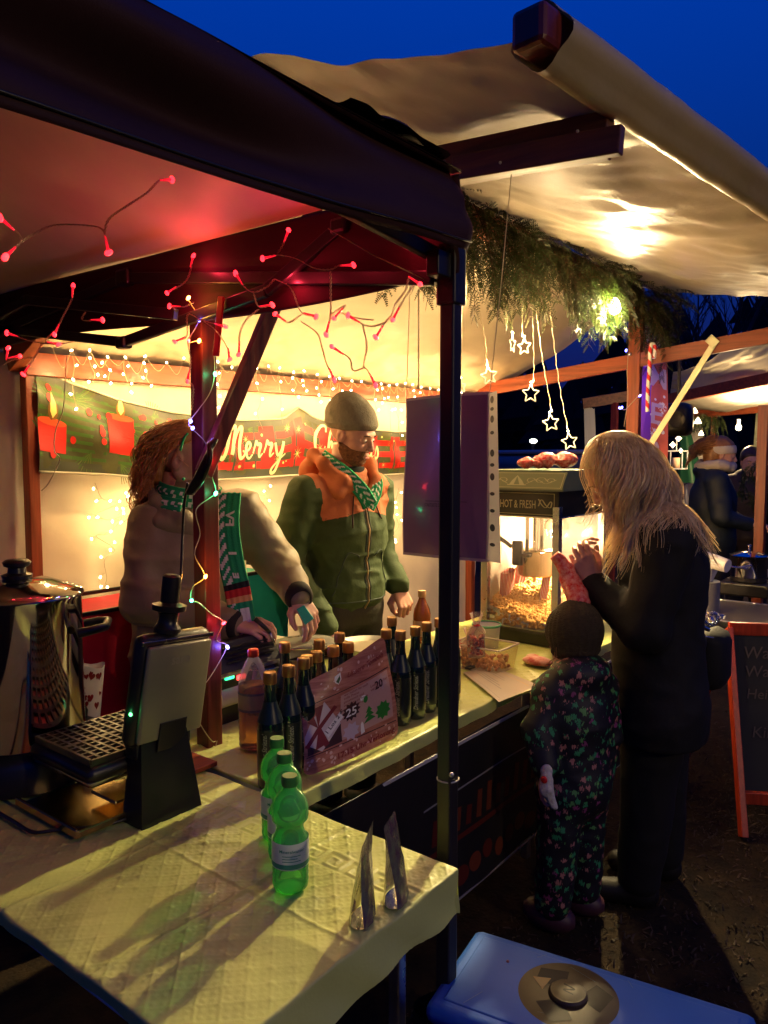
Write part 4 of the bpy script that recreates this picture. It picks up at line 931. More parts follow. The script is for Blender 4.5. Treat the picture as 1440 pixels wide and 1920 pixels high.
def wrap_bag(loc, h, r, label, filler, dens, yaw=0.0):
    t = thing('cellophane_bag', loc, label, 'sweet bag', 'cellophane bags of sweets on the counter', yaw)
    V = []; n = 20; rows = 12
    for j in range(rows):
        z = j/(rows-1); rr = r*(1-0.1*(1-z))*(1.0 if z < 0.5 else max(0.22, 1-((z-0.5)/0.26)**2) if z < 0.72 else 0.30+1.3*(z-0.72))
        for i in range(n):
            a = i/n*2*math.pi; k = 1+0.16*math.sin(a*5+z*8)*(0.4+z); V.append((rr*k*math.cos(a), rr*0.75*k*math.sin(a), z*h))
    F = [[j*n+i, j*n+(i+1) % n, (j+1)*n+(i+1) % n, (j+1)*n+i] for j in range(rows-1) for i in range(n)]+[list(range(n))[::-1]]
    mesh_obj('wrapping', V, F, glass_thin('cellophane', (0.95, 0.86, 0.78), 0.16, 0.12), t, smooth=True)
    m = MB()
    for k in range(90):
        a = random.uniform(0, 6.28); q = math.sqrt(random.random())*r*0.86; m.sphere((q*math.cos(a), q*0.72*math.sin(a), random.uniform(0.008, h*0.46)), 0.0065, 6)
    tag(m.build('filling', filler, t, smooth=True), kind='stuff')
    m = MB(); m.lathe([(r*0.3, h*0.70), (r*0.33, h*0.715), (r*0.3, h*0.73)], 14); m.build('ribbon', I_RED, t, smooth=True)
NUT = mat('roasted_nuts', (0.42, 0.06, 0.02), 0.35, var=0.3, vscale=80, coat=0.4)
q = at(893, 1222, d=2.88); wrap_bag((q[0], q[1], TZ+0.06), 0.165, 0.042, 'cellophane bag of red roasted nuts standing in the plastic tub', NUT, 1)
q = at(880, 1246, z=TZ+0.003); wrap_bag((q[0]-0.02, q[1]-0.01, TZ+0.003), 0.15, 0.036, 'cellophane bag of pale sweets half hidden by the gazebo leg', mat('pale_sweets', (0.7, 0.4, 0.25), 0.5, var=0.3, vscale=60), 1)
# small lidded tub behind
q = at(912, 1185, d=3.25); gt = thing('round_tub', (q[0], q[1], TZ+0.003), 'white round tub with green rim beside the popcorn machine', 'tub')
m_ = MB(); m_.lathe([(0, 0), (0.05, 0), (0.058, 0.09), (0.06, 0.095)], 28); m_.build('tub_body', WHITEPL, gt, smooth=True)
m_ = MB(); m_.lathe([(0.060, 0.090), (0.063, 0.095), (0.062, 0.101), (0.058, 0.10)], 28); m_.build('rim', mat('mint', (0.10, 0.42, 0.24), 0.4), gt, smooth=True)

# --- paper in a plastic sleeve, lying on the counter
sh = thing('price_sheet', at(930, 1290, z=TZ+0.006), 'printed sheet in a clear sleeve lying flat near the counter edge', 'paper sheet')
A_, B_, C_, D_ = at(868, 1262, z=TZ+0.006), at(925, 1252, z=TZ+0.006), at(1012, 1288, z=TZ+0.006), at(935, 1318, z=TZ+0.006)
def shf(u, v):
    p = np.outer((1-u)*(1-v), A_)+np.outer(u*(1-v), D_)+np.outer(u*v, C_)+np.outer((1-u)*v, B_)
    p[:, 2] += 0.0025*np.sin(np.pi*u)+0.003*noise3(p[:, 0]*12, p[:, 1]*12, p[:, 2]*0)*0.6+0.003; return p, np.tile([0, 0, 1.0], (len(u), 1))
u, v = np.meshgrid(np.linspace(0, 1, 14), np.linspace(0, 1, 14), indexing='ij'); p, _ = shf(u.ravel(), v.ravel())
mesh_obj('paper', p, grid_faces(14, 14), mat('sleeve_paper', (0.66, 0.60, 0.50), 0.22), sh, True, True)
L_ = [(poly_shape([(0.12+0.0*k, 0.30+0.07*k), (0.75-0.1*(k % 3), 0.30+0.07*k), (0.75-0.1*(k % 3), 0.32+0.07*k), (0.12, 0.32+0.07*k)]), I_GREY, 1) for k in range(3)]
L_ += [(stroke_shape([(0.1, 0.85), (0.9, 0.84)], 0.012, False), I_GOLD, 1), (stroke_shape([(0.06, 0.08), (0.94, 0.08)], 0.008, False), I_GREY, 1), (stroke_shape([(0.10, 0.62), (0.55, 0.62)], 0.016, False), I_GREY, 1), (stroke_shape([(0.10, 0.70), (0.48, 0.70)], 0.012, False), I_GREY, 1)]
print_on('print', L_, shf, sh, lift=0.0005, L=0.1)
cl_ = thing('black_clip', at(886, 1254, z=TZ+0.006), 'small black clip lying beside the sleeved sheet', 'clip'); q = at(884, 1252, z=TZ+0.006)
MB().box(q-[0.03, 0.012, 0], q+[0.03, 0.012, 0.006], bev=0.002).build('clip', BLACKPL, cl_, world=True)

# --- warming unit behind the dark red post
wx = at(410, 1340, d=2.28); wu = thing('food_warmer', (1.66, 1.85, TZ), 'beige food warmer with black control panel behind the dark red post', 'food warmer')
WBE = mat('warmer_beige', (0.48, 0.46, 0.32), 0.35, var=0.05)
x0_, x1_, y0_, y1_ = 1.43, 1.86, 1.76, 1.97
m_ = MB(); m_.box((x0_, y0_, TZ+0.055), (x1_, y1_, TZ+0.11), bev=0.012).box((x0_, y0_, TZ+0.145), (x1_, y1_, TZ+0.185), bev=0.010); m_.build('casing', WBE, wu, world=True, smooth=True, sharp=50)
m_ = MB(); m_.box((x0_+0.01, y0_+0.012, TZ+0.002), (x1_-0.01, y1_-0.01, TZ+0.058), bev=0.005).box((x0_+0.012, y0_+0.012, TZ+0.108), (x1_-0.012, y1_-0.01, TZ+0.147)); m_.build('base', BLACKPL, wu, world=True)
m_ = MB(); m_.add(*slab([(x0_+0.02, y0_-0.01), (x1_-0.16, y0_-0.01), (x1_-0.16, y0_+0.05), (x0_+0.02, y0_+0.05)], [(x0_+0.03, y0_+0.04), (x1_-0.16, y0_+0.04), (x1_-0.16, y0_+0.07), (x0_+0.03, y0_+0.07)], TZ+0.165, TZ+0.245)); m_.build('control_panel', BLACKPL, wu, world=True)
for px, c_, nm in ((430, (0.02, 1.0, 0.35), 'green'), (452, (1.0, 0.04, 0.03), 'red')):
    q = at(px, 1269, y=y0_-0.002+0.012); m_ = MB(); m_.box(q-[0.017, 0.005, 0.008], q+[0.017, 0.004, 0.008], bev=0.003); m_.build('rocker_switch', emis('switch_'+nm, c_, 1.4), wu, world=True, smooth=True)
m_ = MB()
for k in range(4): z = TZ+0.190+k*0.012; yy = y0_+0.008+k*0.0075; m_.box((x0_+0.06, yy-0.012, z), (x1_-0.18, yy, z+0.004))
m_.build('louvre', BLACKMETAL, wu, world=True)
# small steel saucepan behind the juice
q = at(492, 1262, d=2.42); sp = thing('steel_bowl', (q[0], q[1], TZ+0.05), 'small round steel bowl just behind the juice bottle', 'bowl')
m_ = MB(); m_.lathe([(0, -0.045), (0.03, -0.045), (0.044, 0.05), (0.060, 0.105), (0.062, 0.106), (0.058, 0.10), (0.04, 0.055), (0, 0.05)], 32); m_.build('bowl', STEEL, sp, smooth=True)
# --- red mitten on the counter
q = at(1008, 1247, z=TZ+0.004); mt_ = thing('red_pouch', q, 'small red and white fabric pouch lying at the counter edge by the child', 'pouch')
m_ = MB(); m_.sphere((0, 0, 0.016), (0.042, 0.062, 0.017), 16); m_.sphere((0.03, 0.035, 0.018), (0.02, 0.03, 0.014), 12); m_.build('fabric', mat('red_cloth', (0.55, 0.03, 0.02), 0.7, col2=(0.8, 0.55, 0.45), vscale=16), mt_, smooth=True)

# ================================================================== COOLER AT THE LOWER RIGHT
CZ = 0.42; q0, q1, q2 = at(893, 1736, z=CZ), at(764, 1868, z=CZ), at(1372, 1884, z=CZ)
ex = q2-q0; Lx = np.linalg.norm(ex); ex /= Lx; ey = q1-q0; Ly = np.linalg.norm(ey); ey = ey-ex*(ey@ex); ey /= np.linalg.norm(ey)
Lw = 0.30
cyaw = math.atan2(ex[1], ex[0]); cc = q0+ex*(Lx+0.05)/2+ey*Lw/2
co = thing('cool_box', (cc[0], cc[1], 0), 'blue lidded tub with a dark round emblem at the lower right corner', 'cool box', None, cyaw)
sy = 1 if np.cross(ex, ey)[2] > 0 else -1
BLUEL = mat('blue_lid', (0.016, 0.115, 0.50), 0.6, var=0.05, vscale=5, bump=0.03, bscale=60); NAVY = mat('navy_tub', (0.02, 0.02, 0.03), 0.4, var=0.1)
hx, hy = (Lx+0.05)/2, Lw/2
m_ = MB(); m_.box((-hx, -hy, CZ-0.045), (hx, hy, CZ), bev=0.035); m_.build('lid', BLUEL, co, smooth=True, sharp=60)
m_ = MB(); m_.box((-hx+0.03, -hy+0.03, CZ-0.01), (hx-0.03, hy-0.03, CZ+0.0025), bev=0.02); m_.build('lid_panel', BLUEL, co, smooth=True, sharp=60)
for k in range(7): a0 = (random.uniform(-hx*0.8, hx*0.8), random.uniform(-hy*0.8, hy*0.8)); b0 = random.uniform(0, 3.1); MB().box((0, 0, 0), (random.uniform(0.02, 0.07), 0.0012, 0.0003), M=Matrix.Translation((a0[0], a0[1], CZ+0.0027)) @ Matrix.Rotation(b0, 4, 'Z')).build('scratch', mat('scuff', (0.10, 0.20, 0.40), 0.6), co)
m_ = MB(); m_.add(*slab([(-hx+0.06, -hy+0.06), (hx-0.06, -hy+0.06), (hx-0.06, hy-0.06), (-hx+0.06, hy-0.06)], [(-hx+0.012, -hy+0.012), (hx-0.012, -hy+0.012), (hx-0.012, hy-0.012), (-hx+0.012, hy-0.012)], 0.01, CZ-0.04)); m_.build('tub_body', NAVY, co)
ec = at(1065, 1868, z=CZ); le = ec-cc; ecx, ecy = le@np.array([math.cos(cyaw), math.sin(cyaw), 0]), le@np.array([-math.sin(cyaw), math.cos(cyaw), 0])
EMB = mat('emblem_bronze', (0.038, 0.022, 0.009), 0.5, var=0.2, vscale=14); EMB2 = mat('emblem_dark', (0.010, 0.007, 0.006), 0.7)
er = 0.102
m_ = MB(); m_.lathe([(0, CZ+0.003), (er, CZ+0.003), (er+0.003, CZ+0.0015), (er+0.004, CZ-0.001)], 64, c=(ecx, ecy, 0)); m_.build('emblem_disc', EMB, co, smooth=True, sharp=30)
m_ = MB(); m_.lathe([(0, 0.016), (0.024, 0.016), (0.030, 0.013), (0.036, 0.012), (0.040, 0.008), (0.041, 0.003)], 40, c=(ecx, ecy, CZ)); m_.build('emblem_hub', EMB, co, smooth=True, sharp=30)
L_ = []
for k in range(3):
    a = k*2*math.pi/3+0.4; pts = [(0.052, a-0.62), (0.085, a-0.70), (0.108, a+0.0), (0.085, a+0.50), (0.050, a+0.32)]
    L_.append((poly_shape([(ecx+0.87*r*math.cos(b), ecy+0.87*r*math.sin(b)) for r, b in pts]), EMB2, 1))
L_.append((poly_shape([(ecx-0.082, ecy+0.02), (ecx-0.045, ecy+0.032), (ecx-0.052, ecy-0.010)]), ink('ochre', (0.16, 0.07, 0.01)), 2))
L_.append((stroke_shape([(ecx-0.012, ecy+0.012), (ecx+0.012, ecy+0.004), (ecx-0.008, ecy-0.006), (ecx+0.014, ecy-0.012)], 0.004), EMB2, 22))
print_on('emblem_print', L_, plane_fn((0, 0, CZ+0.0032), (1, 0, 0), (0, 1, 0)), co, lift=0.0006, L=0, world=False)
q = at(952, 1803, z=CZ+0.003); crumb = MB().sphere(q, 0.0035, 8).build('crumb', mat('crumb', (0.3, 0.12, 0.1), 0.7), None, smooth=True); tag(crumb, 'single dark crumb on the blue lid', 'crumb')
# crumpled dark bag under the cooler lid
def bagf(u, v):
    a = u*2*np.pi; k = 1+0.05*np.sin(a*9)+0.06*noise3(np.cos(a)*6, np.sin(a)*6, v*5); r_ = 1.0-0.10*(1-v)
    ca, sa = np.cos(a), np.sin(a); sq = (np.abs(ca)**6+np.abs(sa)**6)**(-1/6)
    lx = (hx+0.03)*ca*sq*k*r_; ly = (hy+0.03)*sa*sq*k*r_; z = 0.005+(CZ-0.055)*v+0.022*noise3(ca*4, sa*4, 0*a)*v
    return cc[0]+lx*math.cos(cyaw)-ly*math.sin(cyaw), cc[1]+lx*math.sin(cyaw)+ly*math.cos(cyaw), z
bg = thing('bin_liner', (cc[0], cc[1], 0), 'crumpled dark plastic bag pulled up around the blue lidded tub', 'bag')
sheet('plastic', bagf, 120, 18, mat('dark_bag', (0.02, 0.018, 0.014), 0.25, bump=0.4, bscale=40), bg)

# ================================================================== PINE GARLAND ON THE FRONT BEAM
NEED = mat('cypress_needles', (0.018, 0.034, 0.007), 0.55, col2=(0.042, 0.055, 0.014), vscale=14, translucent=0.25)
TWIG = mat('twig_brown', (0.06, 0.032, 0.014), 0.8)
gar = thing('pine_garland', (3.0, YF-0.03, ZF), 'dark cypress and pine garland tied along the front beam', 'garland')
tw = MB(); sprays = []
def spray(p0, dirv, L, depth=0, ph=0.0):
    """flat cypress frond: a spine, side twigs, and scale-leaf blades"""
    p0 = np.array(p0, float); d = np.array(dirv, float); d /= np.linalg.norm(d)
    _, u, w = basis(d); a = random.uniform(0, 6.28); side = u*math.cos(a)+w*math.sin(a)
    n = 9 if depth == 0 else 6; pts = [p0]; dd = d.copy()
    for i in range(n):
        dd = dd+np.array([0, 0, -0.10])+side*random.uniform(-0.1, 0.1); dd /= np.linalg.norm(dd); pts.append(pts[-1]+dd*L/n)
    pts = np.array(pts)
    tw.tube(pts, np.linspace(0.0016, 0.0005, n+1) if depth else np.linspace(0.0028, 0.0007, n+1), 3, caps=False)
    for i in range(1, n+1):
        for sg in (1, -1):
            k = 1-i/(n+1)*0.75; t = pts[i]-pts[i-1]; t /= np.linalg.norm(t); b = t*0.75+side*sg*0.8
            if depth == 0: spray(pts[i], b, L*0.40*k, 1)
            else:
                e = pts[i]+b/np.linalg.norm(b)*L*0.36*k; m = (pts[i]+e)/2; wv = np.cross(b, side)*0; nn = np.cross(t, side); ww = np.cross(b, nn); ww = ww/np.linalg.norm(ww)*0.0022
                sprays.append((pts[i], m+ww, e, m-ww))
    if depth: 
        for i in range(n):
            e = pts[i+1]; m = (pts[i]+e)/2; ww = side*0.0017; sprays.append((pts[i], m+ww, e, m-ww))
glist = []
for k in range(165):                       # position along the beam; denser and longer where the photograph shows tufts
    x = 1.95+k/165*2.85; glist.append(x)
for x in glist:
    u_ = (x-1.95)/2.85
    L = 0.23+0.10*math.sin(x*7.0)+0.07*random.random()
    if 2.15 < x < 2.75: L += 0.10
    if x > 4.5: L += 0.06
    y = YF-0.045+random.uniform(-0.03, 0.03); z = ZF+0.01+random.uniform(-0.05, 0.05)
    dx = random.uniform(-0.7, 0.7); dy = random.uniform(-0.9, 0.2)
    spray((x, y, z), (dx, dy, -1.0-random.random()*0.6), L)
    if random.random() < 0.5: spray((x, y, z+0.02), (random.uniform(-1, 1), -0.9, random.uniform(-0.3, 0.25)), L*0.62)
for k in range(16): spray((4.68+random.uniform(-0.06, 0.1), YF-0.05, 2.48), (random.uniform(0.0, 1.3), random.uniform(-0.7, 0.1), random.uniform(-1.2, 0.1)), 0.30)
S = np.array(sprays).reshape(-1, 3); F = np.arange(len(S)).reshape(-1, 4)
o = mesh_obj('needles', S, F, NEED, gar, True); tag(o, kind='stuff')
o = tw.build('twigs', TWIG, gar, world=True); tag(o, kind='stuff')

# ================================================================== LED STARS
STARW = mat('clear_star', (0.80, 0.72, 0.50), 0.25, emit=(1.0, 0.72, 0.34), estr=0.45, coat=0.5)
LEDW = emis('led_warm', (1.0, 0.70, 0.30), 26.0); LEDR = emis('led_red', (1.0, 0.012, 0.02), 3.6); LEDRH = mat('led_red_body', (0.75, 0.02, 0.03), 0.3, emit=(1, 0.01, 0.03), estr=0.6)
WIREC = mat('clear_wire', (0.42, 0.33, 0.20), 0.35, spec=0.6); WIRER = mat('copper_wire', (0.62, 0.42, 0.30), 0.35)
def star_mesh(m, r, w=0.0035, th=0.005):
    pts = [((r if i % 2 == 0 else r*0.48)*math.cos(math.pi/2+i*math.pi/5), (r if i % 2 == 0 else r*0.48)*math.sin(math.pi/2+i*math.pi/5)) for i in range(10)]
    P3 = [(a, 0, b) for a, b in pts]
    for i in range(10): m.bar(P3[i], P3[(i+1) % 10], th, w, up=(0, 1, 0), bev=0.0012)
stars = [(917, 705, 34, 20, 3.22, 'star light hanging leftmost beside the purple poster'), (995, 738, 36, 32, 3.3, 'bright star light, second of the lower hanging row'),
         (1033, 793, 34, 25, 3.4, 'star light hanging third in the descending row, over the popcorn machine'), (1068, 828, 34, 30, 3.5, 'lowest star light, hanging just above the red bags on the popcorn machine'),
         (983, 650, 32, -25, 3.35, 'small star light hanging high under the garland, tilted'), (961, 645, 34, 80, 3.25, 'star light seen edge-on, high under the garland'),
         (865, 725, 26, 60, 3.15, 'star light partly hidden behind the top of the purple poster')]
for i, (px, py, s_, yw, d_, lb) in enumerate(stars):
    c = at(px, py, d=d_); r = s_/2*d_/FPX*0.98
    t = thing('star_light', c, lb, 'star light', 'LED star lights hanging under the garland'); t.rotation_euler = (0, R(random.uniform(-12, 12)), R(-52+yw-20))
    m = MB(); star_mesh(m, r); m.build('star', STARW, t)
    m = MB(); m.sphere((0, 0, r+0.008), 0.0045, 8); m.build('led', LEDW, t, smooth=True)
    top = np.array([c[0], YF-0.05, ZF-0.04]); hh = top[2]-c[2]-r
    n = 40; pts = []
    for k in range(n+1):
        v = k/n; pts.append(np.array([0.0025*math.sin(v*70+i)+(0.012*math.sin(v*5+i)*(1-v)), 0.0025*math.cos(v*70), r+0.008+v*hh]))
    M_ = Matrix.Rotation(-t.rotation_euler[2], 3, 'Z')
    m = MB(); m.tube(pts, 0.0014, 4); m.build('wire', WIREC, t)
    if i < 6:
        lamp('star_glow', c+np.array([0, 0, r+0.010]), 8.0, WARM, 0.006, t)

# ================================================================== FAIRY LIGHT STRINGS
led_me = {}
def led_mesh(kind, mt, r):
    if kind not in led_me:
        m = MB(); m.sphere((0, 0, 0), (r, r, r*1.5), 8); o = m.build('led', mt, None, smooth=True); led_me[kind] = o.data; bpy.data.objects.remove(o)
    return led_me[kind]
def add_led(parent, p, kind, mt, r):
    o = bpy.data.objects.new('led', led_mesh(kind, mt, r)); COL.objects.link(o); o.parent = parent; o.location = Vector(p)-world_of(parent)
    o.rotation_euler = (random.uniform(-1, 1), random.uniform(-1, 1), 0); return o
def twisted(m, pts, r=0.0009, tw=0.0017, n=5):
    p = catmull(pts, 8) if len(pts) > 2 else np.linspace(pts[0], pts[1], 12)
    L = np.concatenate([[0], np.cumsum(np.linalg.norm(np.diff(p, axis=0), axis=1))]); q = np.arange(0, L[-1], 0.0035)
    P_ = np.stack([np.interp(q, L, p[:, k]) for k in range(3)], 1)
    if len(P_) < 3: return
    ph = q/0.016*2*np.pi
    for s_ in (0, np.pi): m.tube(P_+np.stack([tw*np.cos(ph+s_), tw*np.sin(ph+s_), tw*0.6*np.sin(ph+s_)], 1), r, 4, caps=False)
# warm curtain of lights on the back beam
wl = thing('warm_fairy_lights', (2.9, YB-0.08, ZB), 'warm white fairy lights looped along the back beam above the banner', 'fairy lights')
m = MB(); yb = YB-0.085; leds = []
x = 1.50; last = np.array([x, yb, ZB+0.045])
while x < 4.45:
    nx = x+random.uniform(0.07, 0.11); z0 = ZB+0.035-0.02*(x < 2)
    pts = [last, np.array([(x+nx)/2, yb-0.01, z0-random.uniform(0.03, 0.075)]), np.array([nx, yb, z0+random.uniform(-0.012, 0.015)])]
    m.tube(catmull(pts, 6), 0.0011, 4, caps=False); last = pts[-1]; leds.append(last)
    if random.random() < 0.75:
        L = random.uniform(0.08, 0.30); q = [last+np.array([random.uniform(-.015, .015), -0.004-0.004*k, -L*k/4]) for k in range(5)]
        m.tube(catmull(q, 5), 0.0010, 4, caps=False)
        for k in range(1, 5):
            if random.random() < 0.8: leds.append(q[k]+np.array([random.uniform(-.02, .02), -0.004, 0]))
    x = nx
m.build('wire', WIREC, wl, world=True)
for p in leds: add_led(wl, p, 'w', LEDW, 0.0040)
for k in range(15): lamp('fairy_glow', (1.58+k*0.20, yb-0.13, ZB-0.07-0.03*(k % 2)), 2.0, WARM2, 0.012, wl)
# strands lower on the wall
def strand(name, pix, dd, label, mt=LEDW, key='w', glow=None, r=0.0040, branch=True, wire=WIREC, group=None):
    pts = [at(a, b, d=dd+random.uniform(-0.01, 0.01)) if np.isscalar(dd) else at(a, b, y=dd[0]) for a, b in pix]
    t = thing(name, pts[0], label, 'fairy lights', group); m = MB(); c = catmull(pts, 6); m.tube(c, 0.0011, 4, caps=False); L_ = []
    for i in range(2, len(c), 4):
        if branch:
            e = c[i]+np.array([random.uniform(-.03, .03), -0.004, random.uniform(-.02, .03)]); m.tube([c[i], (c[i]+e)/2+[0, 0, 0.004], e], 0.0009, 4, caps=False); L_.append(e)
        else: L_.append(c[i])
    m.build('wire', wire, t, world=True)
    for p in L_: add_led(t, p, key, mt, r)
    if glow: lamp('fairy_glow', c[len(c)//2]+np.array([0, -0.10, 0]), glow[0]*0.6, glow[1], 0.01, t)
WY = (YB-0.03,)
strand('wall_fairy_lights', [(178, 905), (192, 935), (220, 945), (178, 965), (205, 975), (228, 970), (205, 1000), (180, 1005), (215, 1030), (196, 1050), (200, 1085), (190, 1108)], WY, 'drooping strand of warm lights on the wall left of the woman seller', glow=(1.6, WARM2))
strand('wall_fairy_lights', [(238, 930), (250, 925), (268, 935), (240, 948), (222, 965)], WY, 'short strand of warm lights just behind the woman seller hair', glow=(0.8, WARM2))
strand('wall_fairy_lights', [(505, 915), (495, 930), (478, 925), (470, 945), (478, 965), (490, 950), (500, 925)], WY, 'strand of warm lights on the wall between the two sellers', glow=(1.2, WARM2))
strand('wall_fairy_lights', [(748, 915), (742, 940), (738, 960), (748, 985), (736, 1005), (744, 1020)], WY, 'strand of warm lights on the wall between the man and the purple poster', glow=(1.6, WARM2))
strand('wall_fairy_lights', [(742, 710), (750, 730), (740, 760), (748, 790), (742, 830)], WY, 'strand of warm lights hanging above the man by the poster', glow=(1.2, WARM2))
# loose thin white cable on the banner
cb = MB(); cb.tube(catmull([at(*q, d=2.62) for q in ((125, 668), (122, 720), (118, 770), (105, 805), (102, 845), (112, 862), (92, 905), (78, 920))], 6), 0.0018, 5); o = cb.build('thin_cable', mat('white_cable', (0.7, 0.6, 0.45), 0.5), None, smooth=True); tag(o, 'thin pale cable hanging down across the left end of the banner', 'cable')
# coloured string wound round the dark post
ml = thing('coloured_fairy_lights', (X1, YF-0.04, 1.6), 'multicoloured fairy lights wound round the dark red front post', 'fairy lights')
LEDG, LEDB, LEDO = emis('led_green', (0.05, 1.0, 0.35), 9.0), emis('led_blue', (0.12, 0.12, 1.0), 10.0), emis('led_orange', (1.0, 0.30, 0.04), 9.0)
pix = [(352, 560, 'o'), (372, 600, 'b'), (352, 640, 'r'), (372, 640, 'o'), (398, 655, None), (402, 702, 'g'), (392, 740, None), (356, 790, 'b'), (360, 803, 'b'), (385, 830, None), (392, 862, 'r'), (398, 895, None), (403, 925, 'g'), (368, 955, None), (375, 1000, None), (365, 1040, None), (384, 1080, 'o'), (362, 1100, None), (358, 1125, 'g'), (372, 1130, None), (398, 1152, None), (418, 1167, 'r'), (406, 1200, None), (425, 1212, 'b'), (400, 1260, None), (368, 1310, None), (372, 1350, None), (398, 1390, None), (407, 1385, None), (402, 1410, None)]
pts = [at(a, b, y=YF-0.035-0.012*math.sin(i*1.3)) for i, (a, b, c) in enumerate(pix)]
m = MB(); m.tube(catmull(pts, 6), 0.0014, 5, caps=False); m.build('wire', WIREC, ml, world=True)
for (a, b, k), p in zip(pix, pts):
    if k:
        cc_ = {'r': (LEDR, RED, 'r'), 'g': (LEDG, (0.05, 1, 0.35), 'g'), 'b': (LEDB, (0.15, 0.12, 1), 'b'), 'o': (LEDO, (1, 0.4, 0.05), 'o')}[k]
        add_led(ml, p+np.array([-0.004, -0.008, 0]), cc_[2], cc_[0], 0.0048)
        lamp('led_glow', p+np.array([-0.012, -0.022, 0]), {'b': 0.12, 'o': 0.16}.get(k, 0.06), cc_[1], 0.005, ml)
# red strings on the gazebo: pixel polylines with leds, each string its own thing
def red_string(lines, label, dfn, glows=()):
    first = at(*lines[0][0][:2], d=dfn(*lines[0][0][:2])); t = thing('red_fairy_lights', first, label, 'fairy lights', 'red fairy light strings under the gazebo roof')
    m = MB()
    for ln in lines:
        pts = [at(a, b, d=dfn(a, b)) for a, b in [q[:2] for q in ln]]
        twisted(m, pts)
        for q, p in zip(ln, pts):
            if len(q) > 2:
                k = ln.index(q); nb = pts[k-1] if k > 0 else pts[k+1]; dv = p-nb; dv /= np.linalg.norm(dv)+1e-9
                MB().tube([p-dv*0.024, p-dv*0.012, p], [0.0015, 0.0022, 0.0027], 7).build('led_sleeve', LEDRH, t, world=True, smooth=True); add_led(t, p+dv*0.003, 'r', LEDR, 0.0036)
    m.build('wire', WIRER, t, world=True, smooth=True)
    for a, b, d_, pw in glows: lamp('red_glow', at(a, b, d=d_), pw*((0.05 if b < 500 else 0.55) if a < 330 else 1.7), RED, 0.006, t)
dl = lambda a, b: 1.05 + a*0.0009           # left part hangs near the front edge
red_string([[(320, 337, 1), (300, 338), (275, 362), (240, 385), (205, 410), (196, 437)], [(196, 437), (203, 470, 1)], [(196, 437), (180, 425), (105, 422), (62, 440), (38, 455)], [(38, 455), (12, 480, 1)], [(38, 455), (36, 440), (2, 410, 1)]],
           'red light string hanging at the upper left under the gazebo lining', dl, [(318, 345, 1.30, 0.035), (8, 470, 1.0, 0.05), (-20, 400, 1.0, 0.06)])
dr = lambda a, b: 2.9-(a/810.0)*1.33 if a > 0 else 2.9
dr2 = lambda a, b: max(1.42, 2.55-(a/800.0)*1.10)
red_string([[(495, 484, 1), (520, 478), (555, 485), (590, 503), (620, 505), (635, 498), (660, 497, 1)], [(520, 475), (530, 460), (540, 434, 1)], [(620, 508), (620, 545), (620, 590), (612, 625, 1)], [(620, 590), (648, 572), (628, 595, 1)]],
           'red light string fanning out in the middle of the gazebo opening', lambda a, b: 1.52, [(540, 440, 1.6, 0.10), (600, 470, 1.75, 0.10)])
red_string([[(785, 531, 1), (768, 520), (760, 545), (742, 570), (735, 590), (722, 605), (706, 630, 1)], [(775, 535), (755, 565), (738, 597, 1)], [(722, 605), (700, 612), (680, 608), (655, 593, 1)], [(700, 600), (672, 597), (640, 587)], [(680, 608), (688, 650), (682, 685), (690, 695), (703, 720, 1)], [(682, 690), (662, 695), (655, 672), (625, 652, 1)]],
           'red light string looping down from the corner bracket of the gazebo', lambda a, b: 1.50, [(770, 520, 1.60, 0.06), (760, 470, 1.55, 0.05)])
red_string([[(443, 515, 1), (455, 535), (475, 548), (500, 538), (515, 523)], [(475, 548), (485, 575), (508, 572, 1)], [(485, 580), (462, 600), (450, 625), (448, 662, 1)], [(515, 523), (545, 540), (565, 585), (590, 593, 1)], [(565, 590), (540, 605), (518, 590, 1)], [(565, 603), (595, 625), (605, 655), (612, 680), (626, 710, 1)]],
           'red light string hanging left of the middle, ends dangling over the roof tarp', lambda a, b: 1.58, [(455, 500, 1.70, 0.12), (545, 530, 1.78, 0.10)])
red_string([[(315, 548, 1), (350, 525), (362, 482, 1)], [(320, 574, 1), (345, 575), (365, 565)], [(330, 640, 1), (350, 630), (352, 590), (378, 600), (420, 612, 1)], [(378, 600), (405, 620), (428, 655), (430, 672, 1)], [(352, 640), (358, 680), (352, 712, 1), (362, 725), (360, 770)]],
           'red light string crossing in front of the dark red post top', lambda a, b: 1.80, [(362, 495, 1.95, 0.14), (330, 560, 2.0, 0.08)])
red_string([[(137, 538, 1), (135, 560), (120, 590), (110, 610), (103, 625, 1)], [(15, 625, 1), (60, 640), (105, 645), (140, 640)], [(110, 615), (85, 640), (108, 645, 1)], [(80, 642), (65, 670), (45, 700, 1)], [(60, 670), (25, 675), (5, 685)], [(15, 655, 1), (12, 672), (35, 668, 1)], [(160, 585), (155, 600), (190, 600, 1)]],
           'tangled red light string at the left end of the gazebo frame', lambda a, b: 1.75, [(137, 530, 1.95, 0.14), (30, 600, 1.9, 0.10), (190, 590, 2.0, 0.06), (-30, 560, 1.8, 0.12)])

